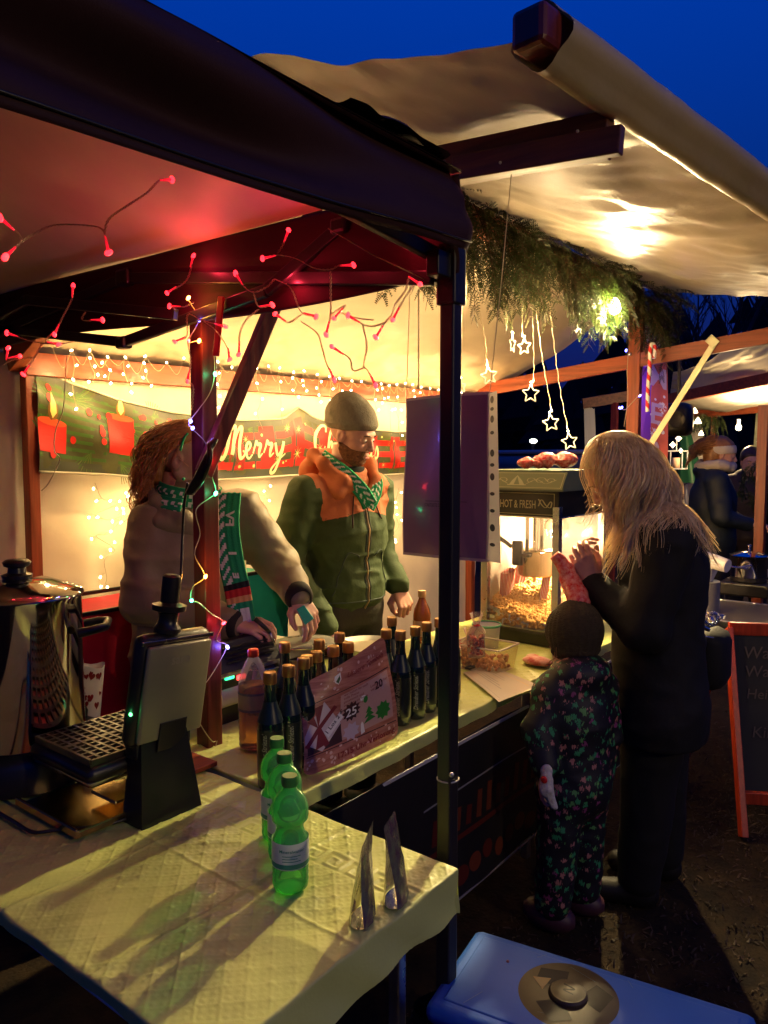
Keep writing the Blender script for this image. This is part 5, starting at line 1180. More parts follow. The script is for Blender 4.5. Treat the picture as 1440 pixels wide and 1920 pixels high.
# ================================================================== MERRY CHRISTMAS BANNER
BAN = mat('banner_cloth', (0.045, 0.055, 0.020), 0.45, col2=(0.10, 0.105, 0.035), vscale=5, bump=0.15, bscale=10)
bn = thing('christmas_banner', (2.7, YB-0.05, 1.5), 'green and red Merry Christmas banner with candles hanging on the back wall', 'banner')
bTL, bTR = at(72, 685, y=YB-0.07), at(770, 768, y=YB-0.07); bBL, bBR = at(70, 883, y=YB-0.07), at(775, 895, y=YB-0.07)
BXa, BXb = bTL[0], bTR[0]+0.42
def banf(u, v):
    x = BXa+(BXb-BXa)*u
    # top edge sags between its cords: low at 0.30, peak near the middle, falls again
    up = np.interp(u, [0, 0.05, 0.12, 0.22, 0.36, 0.47, 0.51, 0.55, 0.65, 0.8, 1.0], [1.885, 1.83, 1.775, 1.735, 1.715, 1.735, 1.80, 1.745, 1.705, 1.69, 1.72])
    lo = np.interp(u, [0, 0.1, 0.25, 0.5, 0.75, 1.0], [1.49, 1.475, 1.435, 1.45, 1.435, 1.45])
    z = lo+(up-lo)*v
    y = YB-0.045-0.010*np.sin(np.pi*v)+0.013*noise3(x*5+z*9, z*5-x*4, 0*x+6)+0.010*np.exp(-((u-0.51)*22)**2)*v + 0.010*np.sin((x*1.0+z*1.2)*22)*np.clip(1-u*3, 0, 1)*v
    return np.stack([x, y, z], 1), np.tile([0, -1.0, 0], (len(x), 1))
sheet('cloth', lambda u, v: banf(u, v)[0].T, 160, 36, BAN, bn, flip=False)
part('edge_band', MB().tube(banf(np.linspace(0, 1, 60), np.ones(60))[0]+[0, -0.003, 0], 0.005, 5), mat('band_pale', (0.5, 0.48, 0.36), 0.6), bn, True)
part('edge_band', MB().tube(banf(np.linspace(0, 1, 60), np.zeros(60))[0]+[0, -0.003, 0], 0.005, 5), mat('band_pale2', (0.5, 0.48, 0.36), 0.6), bn, True)
W_, Hh = (BXb-BXa), 0.28
def asp(shape, cx, cy, s):         # a round shape placed on the banner, s in metres
    v, f = shape; return np.stack([cx+v[:, 0]*s/W_, cy+v[:, 1]*s/Hh], 1), f
BRED, BRED2, BGR, BYEL = ink('banner_red', (0.60, 0.018, 0.010)), ink('banner_plaid', (0.36, 0.015, 0.008)), ink('banner_green', (0.05, 0.13, 0.018)), ink('banner_yellow', (0.90, 0.70, 0.22))
BBAND = ink('banner_band', (0.06, 0.07, 0.045)); BGR2 = ink('banner_leaf', (0.11, 0.18, 0.035)); BBROWN = ink('banner_brown', (0.22, 0.11, 0.02))
L_ = [(poly_shape([(0, 0), (1, 0), (1, 0.12), (0, 0.12)]), BBAND, 1), (poly_shape([(0, 0.88), (1, 0.88), (1, 1), (0, 1)]), BBAND, 1)]
rs = random.Random(5)
for k in range(9): L_.append((poly_shape([(0.0, 0.15+0.09*k), (0.20, 0.15+0.09*k), (0.20, 0.19+0.09*k), (0.0, 0.19+0.09*k)]), BGR, 1))
for k in range(60):        # fir twigs
    cx, cy = rs.uniform(0.0, 1.0), rs.uniform(0.15, 0.85)
    if 0.36 < cx < 0.82 and 0.25 < cy < 0.8: continue
    a = rs.uniform(0, 6.28)
    for q in range(9):
        b = a+(q-4)*0.16; L_.append((asp(stroke_shape([(0, 0), (math.cos(b), math.sin(b))], 0.035, False), cx, cy, 0.075), BGR2 if q % 2 else BGR, 2))
for k in range(7): L_.append((poly_shape([(0.33+k*0.075, 0.14), (0.365+k*0.075, 0.14), (0.365+k*0.075, 0.88), (0.33+k*0.075, 0.88)]), BRED2, 2))
for k in range(3): L_.append((poly_shape([(0.30, 0.16+k*0.25), (0.88, 0.16+k*0.25), (0.88, 0.28+k*0.25), (0.30, 0.28+k*0.25)]), BRED, 3))
for k in range(10): L_.append((poly_shape([(0.34+k*0.05, 0.14), (0.344+k*0.05, 0.14), (0.344+k*0.05, 0.88), (0.34+k*0.05, 0.88)]), BBAND, 4))
def candle(cx, cy, w, h):
    L_.append((asp(poly_shape([(-w/2, 0), (w/2, 0), (w/2, h), (w*0.3, h*1.03), (-w*0.3, h*0.98), (-w/2, h*1.02)]), cx, cy, 1), BRED, 5))
    L_.append((asp(disc_shape(0, 0, w*0.5, w*0.10), cx, cy+h/Hh, 1), ink('wax', (0.75, 0.10, 0.03)), 6))
    L_.append((asp(poly_shape([(0, -0.018), (0.014, 0.0), (0.010, 0.022), (-0.004, 0.055), (-0.012, 0.018), (-0.012, 0.0)]), cx, cy+(h+0.028)/Hh, 1), BYEL, 8))
    L_.append((asp(disc_shape(0, 0.006, 0.020, 0.028), cx, cy+(h+0.025)/Hh, 1), BBROWN, 6))
candle(0.125, 0.28, 0.115, 0.135); candle(0.225, 0.20, 0.070, 0.10); candle(0.02, 0.20, 0.11, 0.085); candle(0.94, 0.22, 0.08, 0.10)
for k in range(60):
    cx = rs.choice([rs.uniform(0, 0.32), rs.uniform(0, 0.32), rs.uniform(0.84, 1)]); cy = rs.uniform(0.16, 0.86)
    L_.append((asp(disc_shape(0, 0, 1), cx, cy, rs.uniform(0.007, 0.014)), BRED, 7))
for k in range(34):
    cx, cy = rs.uniform(0.15, 0.98), rs.uniform(0.16, 0.92); L_.append((asp(disc_shape(0, 0, 1), cx, cy, rs.uniform(0.004, 0.010)), BYEL, 7))
for k in range(16):
    cx, cy = rs.uniform(0.25, 0.95), rs.uniform(0.16, 0.88); L_.append((asp(star_shape(0, 0, 1, 0.12, 8), cx, cy, rs.uniform(0.016, 0.034)), BYEL, 9))
def script(strokes, ox, oy, s):
    for st, w in strokes: L_.append((asp(stroke_shape(st, w), ox, oy, s), I_CREAM, 11))
S_M = [([(0.05, 0.55), (0.12, 0.75), (0.26, 0.92), (0.30, 0.80), (0.22, 0.35), (0.10, 0.0), (0.0, 0.05)], [0.05, 0.13]), ([(0.28, 0.85), (0.42, 0.98), (0.50, 0.90), (0.45, 0.45), (0.40, 0.12)], 0.12), ([(0.40, 0.15), (0.58, 0.80), (0.72, 0.98), (0.76, 0.85), (0.68, 0.30), (0.72, 0.02), (0.86, 0.08), (0.94, 0.25)], [0.05, 0.13, 0.12, 0.04])]
S_e = [([(0.0, 0.2), (0.18, 0.28), (0.26, 0.42), (0.17, 0.50), (0.07, 0.36), (0.06, 0.12), (0.17, 0.0), (0.34, 0.12)], [0.05, 0.09, 0.11, 0.04])]
S_r = [([(0.0, 0.15), (0.10, 0.42), (0.14, 0.52), (0.20, 0.42), (0.32, 0.42), (0.27, 0.2), (0.28, 0.03), (0.42, 0.14)], [0.05, 0.10, 0.11, 0.04])]
S_y = [([(0.0, 0.45), (0.06, 0.2), (0.15, 0.05), (0.26, 0.2), (0.34, 0.48)], 0.09), ([(0.34, 0.48), (0.26, 0.0), (0.12, -0.42), (-0.04, -0.50), (-0.05, -0.36), (0.15, -0.15), (0.45, 0.10)], [0.10, 0.10, 0.04])]
S_a = [([(0.26, 0.44), (0.10, 0.46), (0.03, 0.20), (0.12, 0.02), (0.24, 0.20), (0.29, 0.46), (0.27, 0.08), (0.40, 0.10)], [0.10, 0.09, 0.04])]
S_s = [([(0.0, 0.1), (0.16, 0.50), (0.22, 0.30), (0.20, 0.06), (0.08, 0.0), (0.02, 0.08)], [0.04, 0.11, 0.06])]
S_m = [([(0.0, 0.42), (0.05, 0.46), (0.05, 0.02), (0.14, 0.38), (0.22, 0.44), (0.22, 0.04), (0.32, 0.40), (0.40, 0.44), (0.40, 0.06), (0.50, 0.10)], [0.06, 0.10, 0.04])]
S_C = [([(0.62, 0.78), (0.60, 0.98), (0.38, 0.95), (0.12, 0.60), (0.08, 0.20), (0.25, 0.0), (0.50, 0.12), (0.60, 0.28)], [0.06, 0.13, 0.05])]
S_h = [([(0.02, 0.1), (0.22, 0.85), (0.26, 0.98), (0.14, 0.70), (0.06, 0.0), (0.18, 0.42), (0.28, 0.44), (0.28, 0.04), (0.40, 0.12)], [0.04, 0.10, 0.04])]
S_i = [([(0.0, 0.2), (0.08, 0.46), (0.07, 0.06), (0.2, 0.12)], 0.08), ([(0.09, 0.62), (0.11, 0.66)], 0.09)]
S_t = [([(0.02, 0.1), (0.14, 0.80), (0.10, 0.10), (0.24, 0.12)], 0.08), ([(0.0, 0.52), (0.24, 0.56)], 0.05)]
def uof(px, py): q = at(px, py, y=YB-0.05); return (q[0]-BXa)/W_
sM = 0.155
def word(ls, ox, oy, s, adv):
    x = ox
    for l, a in zip(ls, adv): script([(np.array(p)[:, :2]+np.array([0.12, 0])*np.array(p)[:, 1:2], w) for p, w in l], x, oy, s); x += a*s/W_
word([S_M, S_e, S_r, S_r, S_y], uof(410, 860), 0.34, sM, [0.92, 0.36, 0.46, 0.46, 0.4])
word([S_C, S_h, S_r, S_i, S_s, S_t, S_m, S_a, S_s], uof(583, 870), 0.38, 0.145, [0.68, 0.5, 0.44, 0.28, 0.36, 0.32, 0.56, 0.46, 0.3])
print_on('print', L_, banf, bn, lift=0.00045, L=0.03)

# ================================================================== PURPLE POSTER HANGING BY THE LEG
ps = thing('hanging_poster', (1.66, 1.10, 1.70), 'large laminated purple poster hanging in front of the stall behind the black leg', 'poster')
c00, c10, c01, c11 = at(757, 1037, d=2.10), at(914, 1051, d=1.90), at(762, 750, d=2.10), at(918, 737, d=1.90); cr0, cr1 = at(941, 1056, d=1.86), at(934, 733, d=1.86)
def psf(u, v):
    p = np.outer((1-u)*(1-v), c00)+np.outer(u*(1-v), c10)+np.outer((1-u)*v, c01)+np.outer(u*v, c11); nn = np.cross(c10-c00, c01-c00); nn /= np.linalg.norm(nn)
    return p+np.outer(0.010*np.sin(np.pi*u)+0.004*np.sin(v*6+u*3), nn), np.tile(nn, (len(u), 1))
PAP = mat('poster_purple', (0.23, 0.135, 0.19), 0.28, var=0.06, coat=0.3); PEDGE = mat('poster_margin', (0.55, 0.47, 0.36), 0.4)
sheet('paper', lambda u, v: psf(-0.012+1.024*u, -0.010+1.02*v)[0].T, 24, 24, PEDGE, ps)
L_ = [(poly_shape([(0.008, 0.008), (0.985, 0.008), (0.985, 0.992), (0.008, 0.992)]), PAP, 1), (stroke_shape([(0.30, 0.345), (0.78, 0.345)], 0.003, False), I_BLACK, 3),
      (xf(text_shape('STARTSEITE DES VEREINS', 0.030), 1, 0, 0.29, 0.31), I_BLACK, 3)]
print_on('print', L_, psf, ps, lift=0.0007, L=0.1)
def pst(u, v):
    p = np.outer((1-u)*(1-v), c10)+np.outer(u*(1-v), cr0)+np.outer((1-u)*v, c11)+np.outer(u*v, cr1); nn = np.cross(cr0-c10, c11-c10); nn /= np.linalg.norm(nn); return p+nn*0.004, np.tile(nn, (len(u), 1))
sheet('punched_strip', lambda u, v: pst(u, v)[0].T, 4, 12, mat('sleeve_strip', (0.52, 0.48, 0.42), 0.3, translucent=0.2), ps)
L_ = [(disc_shape(0.45, vv, 0.20, 0.011 if k % 2 == 0 else 0.022, 14), I_BLACK, 1) for k, vv in enumerate((0.10, 0.20, 0.30, 0.50, 0.57, 0.64, 0.76, 0.84, 0.90, 0.955, 0.40))]
print_on('holes', L_, pst, ps, lift=0.0008, L=0)
m = MB()
for a, b in ((c01, np.array([1.74, 1.27, 2.29])), (c11, np.array([1.74, 0.96, 2.28]))): m.tube([a, (a+b)/2+[0.004, 0, 0], b], 0.0013, 4)
m.build('string', WIREC, ps, world=True)
hang = MB(); P_ = [at(785, 545+k*6, d=1.72) for k in range(32)]; twisted(hang, [P_[0], P_[10], P_[20], P_[31]], 0.0010, 0.0015); o = hang.build('twisted_string', WIREC, None, smooth=True); tag(o, 'thin twisted wire hanging straight down beside the black leg bracket', 'wire')

# ================================================================== POPCORN MACHINE
MX0, MX1, MY0, MY1 = 2.945, 3.42, 1.395, 1.735
pm = thing('popcorn_machine', ((MX0+MX1)/2, (MY0+MY1)/2, TZ), 'lit popcorn machine with glass sides, hanging kettle and dark green sign board', 'popcorn machine')
MB_BLK = mat('machine_black', (0.014, 0.016, 0.012), 0.35, coat=0.3); MGRN = mat('machine_green', (0.050, 0.070, 0.040), 0.4)
z0 = TZ+0.003
m = MB(); m.box((MX0-0.012, MY0-0.012, z0), (MX1+0.012, MY1+0.012, z0+0.058), bev=0.008); m.build('base', MB_BLK, pm, world=True)
m = MB(); m.box((MX0, MY0, z0+0.0595), (MX1, MY1, z0+0.064)); m.build('floor_tray', ALU, pm, world=True)
for (x, y) in ((MX0, MY0), (MX1, MY0), (MX0, MY1), (MX1, MY1)):
    m = MB(); m.box((x-0.016, y-0.016, z0+0.059), (x+0.016, y+0.016, z0+0.595), bev=0.003); m.build('corner_post', ALU, pm, world=True)
    for zz in (0.13, 0.35, 0.56): part('screw', MB().sphere((x-0.017, y, z0+zz), 0.0025, 6), ALU, pm)
m = MB(); m.box((MX0-0.010, MY0-0.010, z0+0.545), (MX1+0.010, MY1+0.010, z0+0.665), bev=0.004); m.build('header', MB_BLK, pm, world=True)
m = MB(); za, zb = z0+0.660, z0+0.745; o_ = 0.045
m.add(*slab([(MX0-o_, MY0-o_), (MX1+o_, MY0-o_), (MX1+o_, MY1+o_), (MX0-o_, MY1+o_)], [(MX0-o_*0.55, MY0-o_*0.55), (MX1+o_*0.55, MY0-o_*0.55), (MX1+o_*0.55, MY1+o_*0.55), (MX0-o_*0.55, MY1+o_*0.55)], za, zb))
m.build('canopy_top', MGRN, pm, world=True)
GOLDL = ink('machine_gold', (0.42, 0.40, 0.24)); SIGNG = ink('sign_field', (0.17, 0.19, 0.10))
ca = np.array([MX0-o_, MY1+o_, za]); cb_ = np.array([MX0-o_, MY0-o_, za]); ct = np.array([MX0-o_*0.55, MY1+o_*0.55, zb])
W0 = MY1-MY0+2*o_
def mq(u, v):
    p = np.stack([MX0-o_+0.45*o_*v*(1), MY1+o_-u*W0+(0.45*o_*v)*(1-2*u), za+(zb-za)*v], 1); return p, np.tile([-0.97, 0, 0.2], (len(u), 1))
L_ = [(poly_shape([(0.02, 0.08), (0.98, 0.08), (0.98, 0.92), (0.02, 0.92)]), SIGNG, 1)]
for a, b, c, d in ((0.04, 0.16, 0.96, 0.16), (0.04, 0.86, 0.96, 0.86)): L_.append((stroke_shape([(a, b), (c, d)], 0.02, False), GOLDL, 2))
for x in (0.04, 0.96): L_.append((stroke_shape([(x, 0.16), (x, 0.86)], 0.006, False), GOLDL, 2))
L_ += [(poly_shape([(0.42, 0.30), (0.58, 0.30), (0.555, 0.48), (0.50, 0.75), (0.445, 0.48)]), GOLDL, 2), (poly_shape([(0.47, 0.30), (0.53, 0.30), (0.515, 0.5), (0.50, 0.70), (0.485, 0.5)]), SIGNG, 3), (stroke_shape([(0.40, 0.28), (0.60, 0.28)], 0.04, False), GOLDL, 3)]
for sg in (1, -1):
    for k, (cx, r) in enumerate(((0.14, 0.05), (0.24, 0.06), (0.34, 0.045))):
        L_.append((stroke_shape([(0.5+sg*(cx+r*1.0*math.cos(t)*(1-t/9)), 0.5+3.0*r*math.sin(t)*(1-t/9)) for t in np.linspace(0, 6, 12)], 0.010), GOLDL, 2))
    L_.append((stroke_shape([(0.5+sg*0.10, 0.34), (0.5+sg*0.2, 0.55), (0.5+sg*0.3, 0.36), (0.5+sg*0.40, 0.55)], 0.010), GOLDL, 2))
print_on('canopy_print', L_, mq, pm, lift=0.001, L=0)
def hf(u, v):   # header left face, u from far to near
    return np.stack([np.full_like(u, MX0-0.0115), MY1-u*(MY1-MY0), z0+0.555+v*0.1], 1), np.tile([-1.0, 0, 0], (len(u), 1))
L_ = [(stroke_shape([(0.0, 0.05), (0.97, 0.05)], 0.02, False), GOLDL, 1), (stroke_shape([(0.0, 0.93), (0.97, 0.93)], 0.02, False), GOLDL, 1), (stroke_shape([(0.97, 0.05), (0.97, 0.93)], 0.008, False), GOLDL, 1)]
tv, tf = text_shape('HOT & FRESH', 1.0, bold=0.01); wd = tv[:, 0].max(); tv = np.stack([tv[:, 0]*0.50/wd+0.22, tv[:, 1]*0.48+0.30], 1); L_.append(((tv, tf), GOLDL, 1))
for q in (0.0, 1.0): L_.append((stroke_shape([(0.76, 0.40+0.3*q), (0.80, 0.68-0.2*q), (0.86, 0.45-0.1*q), (0.92, 0.35+0.25*q), (0.94, 0.55)], 0.018), GOLDL, 1))
print_on('header_print', L_, hf, pm, lift=0.0008, L=0)
part('header_trim', MB().bar((MX0-0.014, MY1, z0+0.548), (MX0-0.014, MY0-0.01, z0+0.548), 0.003, 0.006).bar((MX0-0.014, MY0-0.014, z0+0.548), (MX1, MY0-0.014, z0+0.548), 0.003, 0.006), ALU, pm)
PANE = glass_thin('machine_glass', (0.96, 0.95, 0.92), 0.05, 0.05)
for a, b in (((MX0-0.002, MY0+0.016, z0+0.065), (MX0+0.002, MY1-0.016, z0+0.55)), ((MX0+0.016, MY0-0.002, z0+0.065), (MX1-0.016, MY0+0.002, z0+0.55)), ((MX1-0.002, MY0+0.016, z0+0.065), (MX1+0.002, MY1-0.016, z0+0.55)), ((MX0+0.016, MY1-0.002, z0+0.065), (MX1-0.016, MY1+0.002, z0+0.55))):
    m = MB(); m.box(a, b); m.build('glass_pane', PANE, pm, world=True)
# kettle, hanger, shaft
kc = np.array([MX0+0.15, MY0+0.17, z0+0.335])
KST = mat('kettle_steel', (0.66, 0.52, 0.34), 0.18, metal=1.0)
m = MB(); m.lathe([(0, -0.062), (0.07, -0.062), (0.078, -0.054), (0.080, 0.045), (0.084, 0.050), (0.080, 0.054), (0, 0.056)], 36, c=kc); m.build('kettle', KST, pm, world=True, smooth=True, sharp=45)
m = MB(); m.box(kc+[-0.10, 0.02, -0.01], kc+[-0.078, 0.07, 0.10], bev=0.006).box(kc+[-0.105, -0.02, 0.03], kc+[-0.08, 0.02, 0.045], bev=0.004).cyl(kc+[-0.02, 0.11, 0.06], kc+[-0.04, 0.18, 0.11], 0.010, n=10); m.build('kettle_handle', BLACKPL, pm, world=True)
m = MB(); m.cyl(kc+[0, 0, 0.05], kc+[0, 0, 0.21], 0.007, n=10).bar(kc+[0.05, 0, 0.05], kc+[0.05, 0, 0.21], 0.02, 0.006).bar(kc+[-0.05, 0.02, 0.05], kc+[-0.05, 0.02, 0.21], 0.02, 0.006); m.build('kettle_hanger', STEEL, pm, world=True)
m = MB(); m.cyl((kc[0]+0.10, kc[1]+0.06, z0+0.11), (kc[0]+0.10, kc[1]+0.06, z0+0.55), 0.008, n=8).cyl((kc[0]+0.15, kc[1]-0.02, z0+0.40), (kc[0]+0.15, kc[1]-0.02, z0+0.55), 0.004, n=8); m.build('support_rod', STEEL, pm, world=True, smooth=True)
# heat lamp
lc = np.array([MX0+0.31, MY0+0.15, z0+0.50])
m = MB(); m.lathe([(0.012, 0.045), (0.02, 0.035), (0.055, 0.0), (0.058, -0.02), (0.055, -0.03)], 28, c=lc); m.build('lamp_shade', mat('lamp_shade', (0.8, 0.75, 0.65), 0.35, metal=0.6), pm, world=True, smooth=True)
m = MB(); m.sphere(lc-[0, 0, 0.025], 0.028, 14); m.build('heat_lamp', emis('heat_lamp_glow', (1.0, 0.76, 0.44), 16.0), pm, world=True, smooth=True)
m = MB()
for k in range(12):
    a = k/12*2*math.pi; m.tube([lc+[0.055*math.cos(a), 0.055*math.sin(a), -0.028], lc+[0.045*math.cos(a), 0.045*math.sin(a), -0.062], lc+[0, 0, -0.07]], 0.0012, 4)
m.build('lamp_guard', STEEL, pm, world=True)
lamp('heat_lamp_light', lc-[0, 0, 0.06], 38, (1.0, 0.62, 0.30), 0.034, pm)
lamp('strip_lamp_light', (MX0+0.10, MY0+0.06, z0+0.53), 9, (1.0, 0.60, 0.28), 0.02, pm)
# popcorn heap
PC = mat('popped_corn', (0.88, 0.46, 0.11), 0.75, col2=(0.94, 0.68, 0.28), vscale=38, sub=0.0)
pcb = []
for s_ in range(5):
    m = MB(); 
    for k in range(4): m.sphere((random.uniform(-.005, .005), random.uniform(-.005, .005), random.uniform(-.004, .005)), random.uniform(0.0045, 0.0065), 6)
    pcb.append((np.concatenate(m.v), m.f))
m = MB(); hh = lambda x, y: z0+0.100+0.095*np.clip((x-MX0)/0.3, 0, 1)+0.05*math.exp(-((y-MY1)/0.15)**2)+0.012*float(noise3(x*18, y*18, 0))
for k in range(2300):
    x, y = random.uniform(MX0+0.012, MX1-0.012), random.uniform(MY0+0.012, MY1-0.012); h = hh(x, y); near = (x < MX0+0.03) or (y < MY0+0.03)
    z = random.uniform(z0+0.07, h) if near and random.random() < 0.85 else h+random.uniform(-0.006, 0.006)
    v, f = random.choice(pcb); a = random.uniform(0, 6.28); c, s_ = math.cos(a), math.sin(a); k_ = random.uniform(1.0, 1.55); w = v*k_
    m.add(np.stack([w[:, 0]*c-w[:, 1]*s_+x, w[:, 0]*s_+w[:, 1]*c+y, w[:, 2]+z], 1), f)
o = m.build('popcorn', PC, pm, world=True, smooth=True); tag(o, kind='stuff')
def heap(u, v):
    x = MX0+0.006+u*(MX1-MX0-0.012); y = MY0+0.006+v*(MY1-MY0-0.012)
    z = z0+0.093+0.095*np.clip((x-MX0)/0.3, 0, 1)+0.05*np.exp(-((y-MY1)/0.15)**2); return x, y, z
o = sheet('popcorn_core', heap, 24, 18, PC, pm); tag(o, kind='stuff')
# striped bags inside
for k, (x, y, yw, tl, tz, lb) in enumerate(((MX0+0.12, MY1-0.035, 0.1, -0.15, 0.19, 'striped popcorn bag at the far pane inside the machine, left of the kettle'), (MX0+0.23, MY1-0.04, -0.2, 0.2, 0.19, 'striped popcorn bag leaning behind the kettle inside the machine'), (MX0+0.19, MY0+0.16, 0.5, 0.32, 0.17, 'striped popcorn bag sunk in the corn just behind the machine corner post'), (MX0+0.33, MY0+0.10, 0.15, 0.45, 0.20, 'striped popcorn bag lying in the corn below the heat lamp'))):
    striped_bag('popcorn_bag', (x, y, z0+tz-0.045), 0.14, 0.10, 0.035, yw, lb, (0.15, tl), 'red striped popcorn bags', n=10)
# bags of hearts on top
CELR = mat('heart_wrap', (0.80, 0.35, 0.28), 0.22, bump=0.5, bscale=25, col2=(0.62, 0.008, 0.010), vscale=75)
for k, (px, py, sx, lb) in enumerate(((1003, 866, 0.060, 'small knotted bag with red hearts at the left on the popcorn machine'), (1046, 858, 0.085, 'larger bag with red hearts lying nearer the blonde woman on the popcorn machine'))):
    q = at(px, py, d=3.25); t = thing('heart_bag', (q[0]+0.04, q[1]+0.03, zb+0.001), lb, 'sweet bag', 'heart patterned bags on the popcorn machine')
    u, v = np.meshgrid(np.linspace(0, 1, 33), np.linspace(0, 1, 21), indexing='ij'); u, v = u.ravel(), v.ravel()
    a = v*2*np.pi; L = sx*2.3; w = (np.sin(np.pi*u)**0.5)*(1-0.45*np.exp(-((u-0.5)*9)**2))
    X = (u-0.5)*L; r1 = sx*0.62*w*(1+0.15*noise3(u*9+k*5, np.cos(a)*2, np.sin(a)*2)); Y = r1*np.cos(a); Z = np.maximum(0, sx*0.5+r1*0.75*np.sin(a))
    mesh_obj('wrap', np.stack([X*0.617-Y*0.787, -X*0.787+Y*0.617*-1, Z], 1), grid_faces(33, 21), CELR, t, smooth=True)

# ================================================================== BEHIND THE STALL, RIGHT SIDE
# snowflake door banner behind the right post
sb = thing('snowflake_banner', (4.95, 1.70, 1.9), 'narrow red banner with white snowflakes and letters behind the right post', 'banner')
s00, s10, s01, s11 = at(1196, 905, d=5.0), at(1254, 900, d=5.0), at(1206, 585, d=5.0), at(1253, 610, d=5.0)
s00[2] -= 0.5; s10[2] -= 0.5
def sbf(u, v):
    p = np.outer((1-u)*(1-v), s00)+np.outer(u*(1-v), s10)+np.outer((1-u)*v, s01)+np.outer(u*v, s11); nn = np.array([-0.787, -0.617, 0]); return p+np.outer(0.01*np.sin(v*9+u*3), nn), np.tile(nn, (len(u), 1))
sheet('cloth', lambda u, v: sbf(u, v)[0].T, 10, 40, mat('salmon_red', (0.62, 0.13, 0.085), 0.55, var=0.1), sb)
Hs = s01[2]-s00[2]; Ws = np.linalg.norm(s10-s00); ra = Ws/Hs; L_ = []
def sq(shape, cx, cy, s):
    v, f = shape; return np.stack([cx+v[:, 0]*s, cy+v[:, 1]*s*ra], 1), f
for cx, cy, s in ((0.25, 0.93, 0.22), (0.62, 0.90, 0.34), (0.78, 0.64, 0.17), (0.45, 0.52, 0.2), (0.3, 0.3, 0.3), (0.7, 0.15, 0.3)):
    for k in range(6):
        a = k*math.pi/3+0.2; L_.append((sq(stroke_shape([(0, 0), (math.cos(a), math.sin(a))], 0.14, False), cx, cy, s), I_WHITE, 1))
        for sg in (1, -1): L_.append((sq(stroke_shape([(0.6*math.cos(a), 0.6*math.sin(a)), (math.cos(a+0.35*sg), math.sin(a+0.35*sg))], 0.12, False), cx, cy, s), I_WHITE, 1))
for k in range(26): L_.append((sq(disc_shape(0, 0, 1, n=8), random.uniform(0.05, 0.95), random.uniform(0.02, 0.97), random.uniform(0.03, 0.08)), I_WHITE, 1))
VIO = ink('violet', (0.25, 0.05, 0.55))
L_.append((poly_shape([(0.0, 0.40), (0.40, 0.44), (0.38, 0.76), (0.0, 0.80)]), VIO, 1))
for k, ch in enumerate('MERRY'):
    tv, tf = text_shape(ch, 1.0, bold=0.02, align='CENTER'); tv = np.stack([-tv[:, 1], tv[:, 0]], 1) if False else tv
    L_.append((sq((tv, tf), 0.62-0.05*k, 0.72-0.155*k, 0.95), I_LILAC, 2))
print_on('print', [q_ for q_ in L_ if q_[1] is not I_LILAC], sbf, sb, lift=0.002, L=0)['kind'] = 'stuff'
for q_ in L_:
    if q_[1] is I_LILAC: print_on('letter', [q_], sbf, sb, lift=0.002, L=0)
# candy cane in front of it
cc0 = [at(*q, d=4.30) for q in ((1214, 772), (1215, 730), (1218, 690), (1219, 660), (1222, 645), (1228, 652), (1226, 672))]
cnp = catmull(cc0, 8); cnp = np.array(cnp); L = np.concatenate([[0], np.cumsum(np.linalg.norm(np.diff(cnp, axis=0), axis=1))])
q = np.linspace(0, L[-1], 90); cnp = np.stack([np.interp(q, L, cnp[:, k]) for k in range(3)], 1)
m = MB(); m.tube(cnp, 0.011, 12); V_ = np.concatenate(m.v); Fm = []; 
for f in m.f:
    if len(f) != 4: Fm.append(0); continue
    i, j = f[0]//12, f[0] % 12; Fm.append(1 if ((i*1.0+j*1.2) % 14.4) < 6.5 else 0)
cane = mesh_obj('candy_cane', V_, m.f, [I_WHITE, I_RED], None, smooth=True, midx=Fm); tag(cane, 'red and white candy cane hooked over the side rail before the snowflake banner', 'candy cane')
# blue bead lights on the right post
bl = thing('blue_fairy_lights', at(1165, 765, d=4.55), 'thin cable with small blue lights at the right stall post', 'fairy lights'); m = MB()
pts = [at(*q, d=4.5) for q in ((1162, 765), (1172, 768), (1185, 755), (1198, 742), (1205, 738))]; m.tube(catmull(pts, 5), 0.002, 4); m.tube(catmull([at(*q, d=4.52) for q in ((1178, 660), (1176, 700), (1177, 750), (1170, 800))], 5), 0.002, 4); m.build('wire', WIREC, bl, world=True)
LEDB2 = emis('led_blue2', (0.10, 0.10, 1.0), 14.0)
for q in ((1162, 765), (1200, 742), (1174, 657), (1166, 764)): add_led(bl, at(*q, d=4.48), 'b2', LEDB2, 0.006)
lamp('blue_glow', at(1208, 735, d=4.75), 0.9, (0.25, 0.12, 1.0), 0.02, bl)
# speaker
q = at(1271, 787, d=5.6); spk = thing('loudspeaker', q, 'black loudspeaker hanging at the foot of the metal brace', 'loudspeaker')
m = MB(); m.box(q-[0.09, 0.10, 0.12], q+[0.09, 0.10, 0.12], bev=0.05); m.build('cabinet', BLACKPL, spk, world=True, smooth=True, sharp=60)
m = MB(); m.lathe([(0, 0.006), (0.05, 0.0), (0.062, 0.006), (0.066, -0.004)], 24, c=q+np.array([-0.092, -0.02, 0]), axis=(-1, -0.15, 0)); m.build('cone', BLACKMETAL, spk, world=True, smooth=True)
part('bracket', MB().bar(q+[0, 0, 0.11], (q[0], q[1], 2.35), 0.02, 0.02), BLACKMETAL, spk)

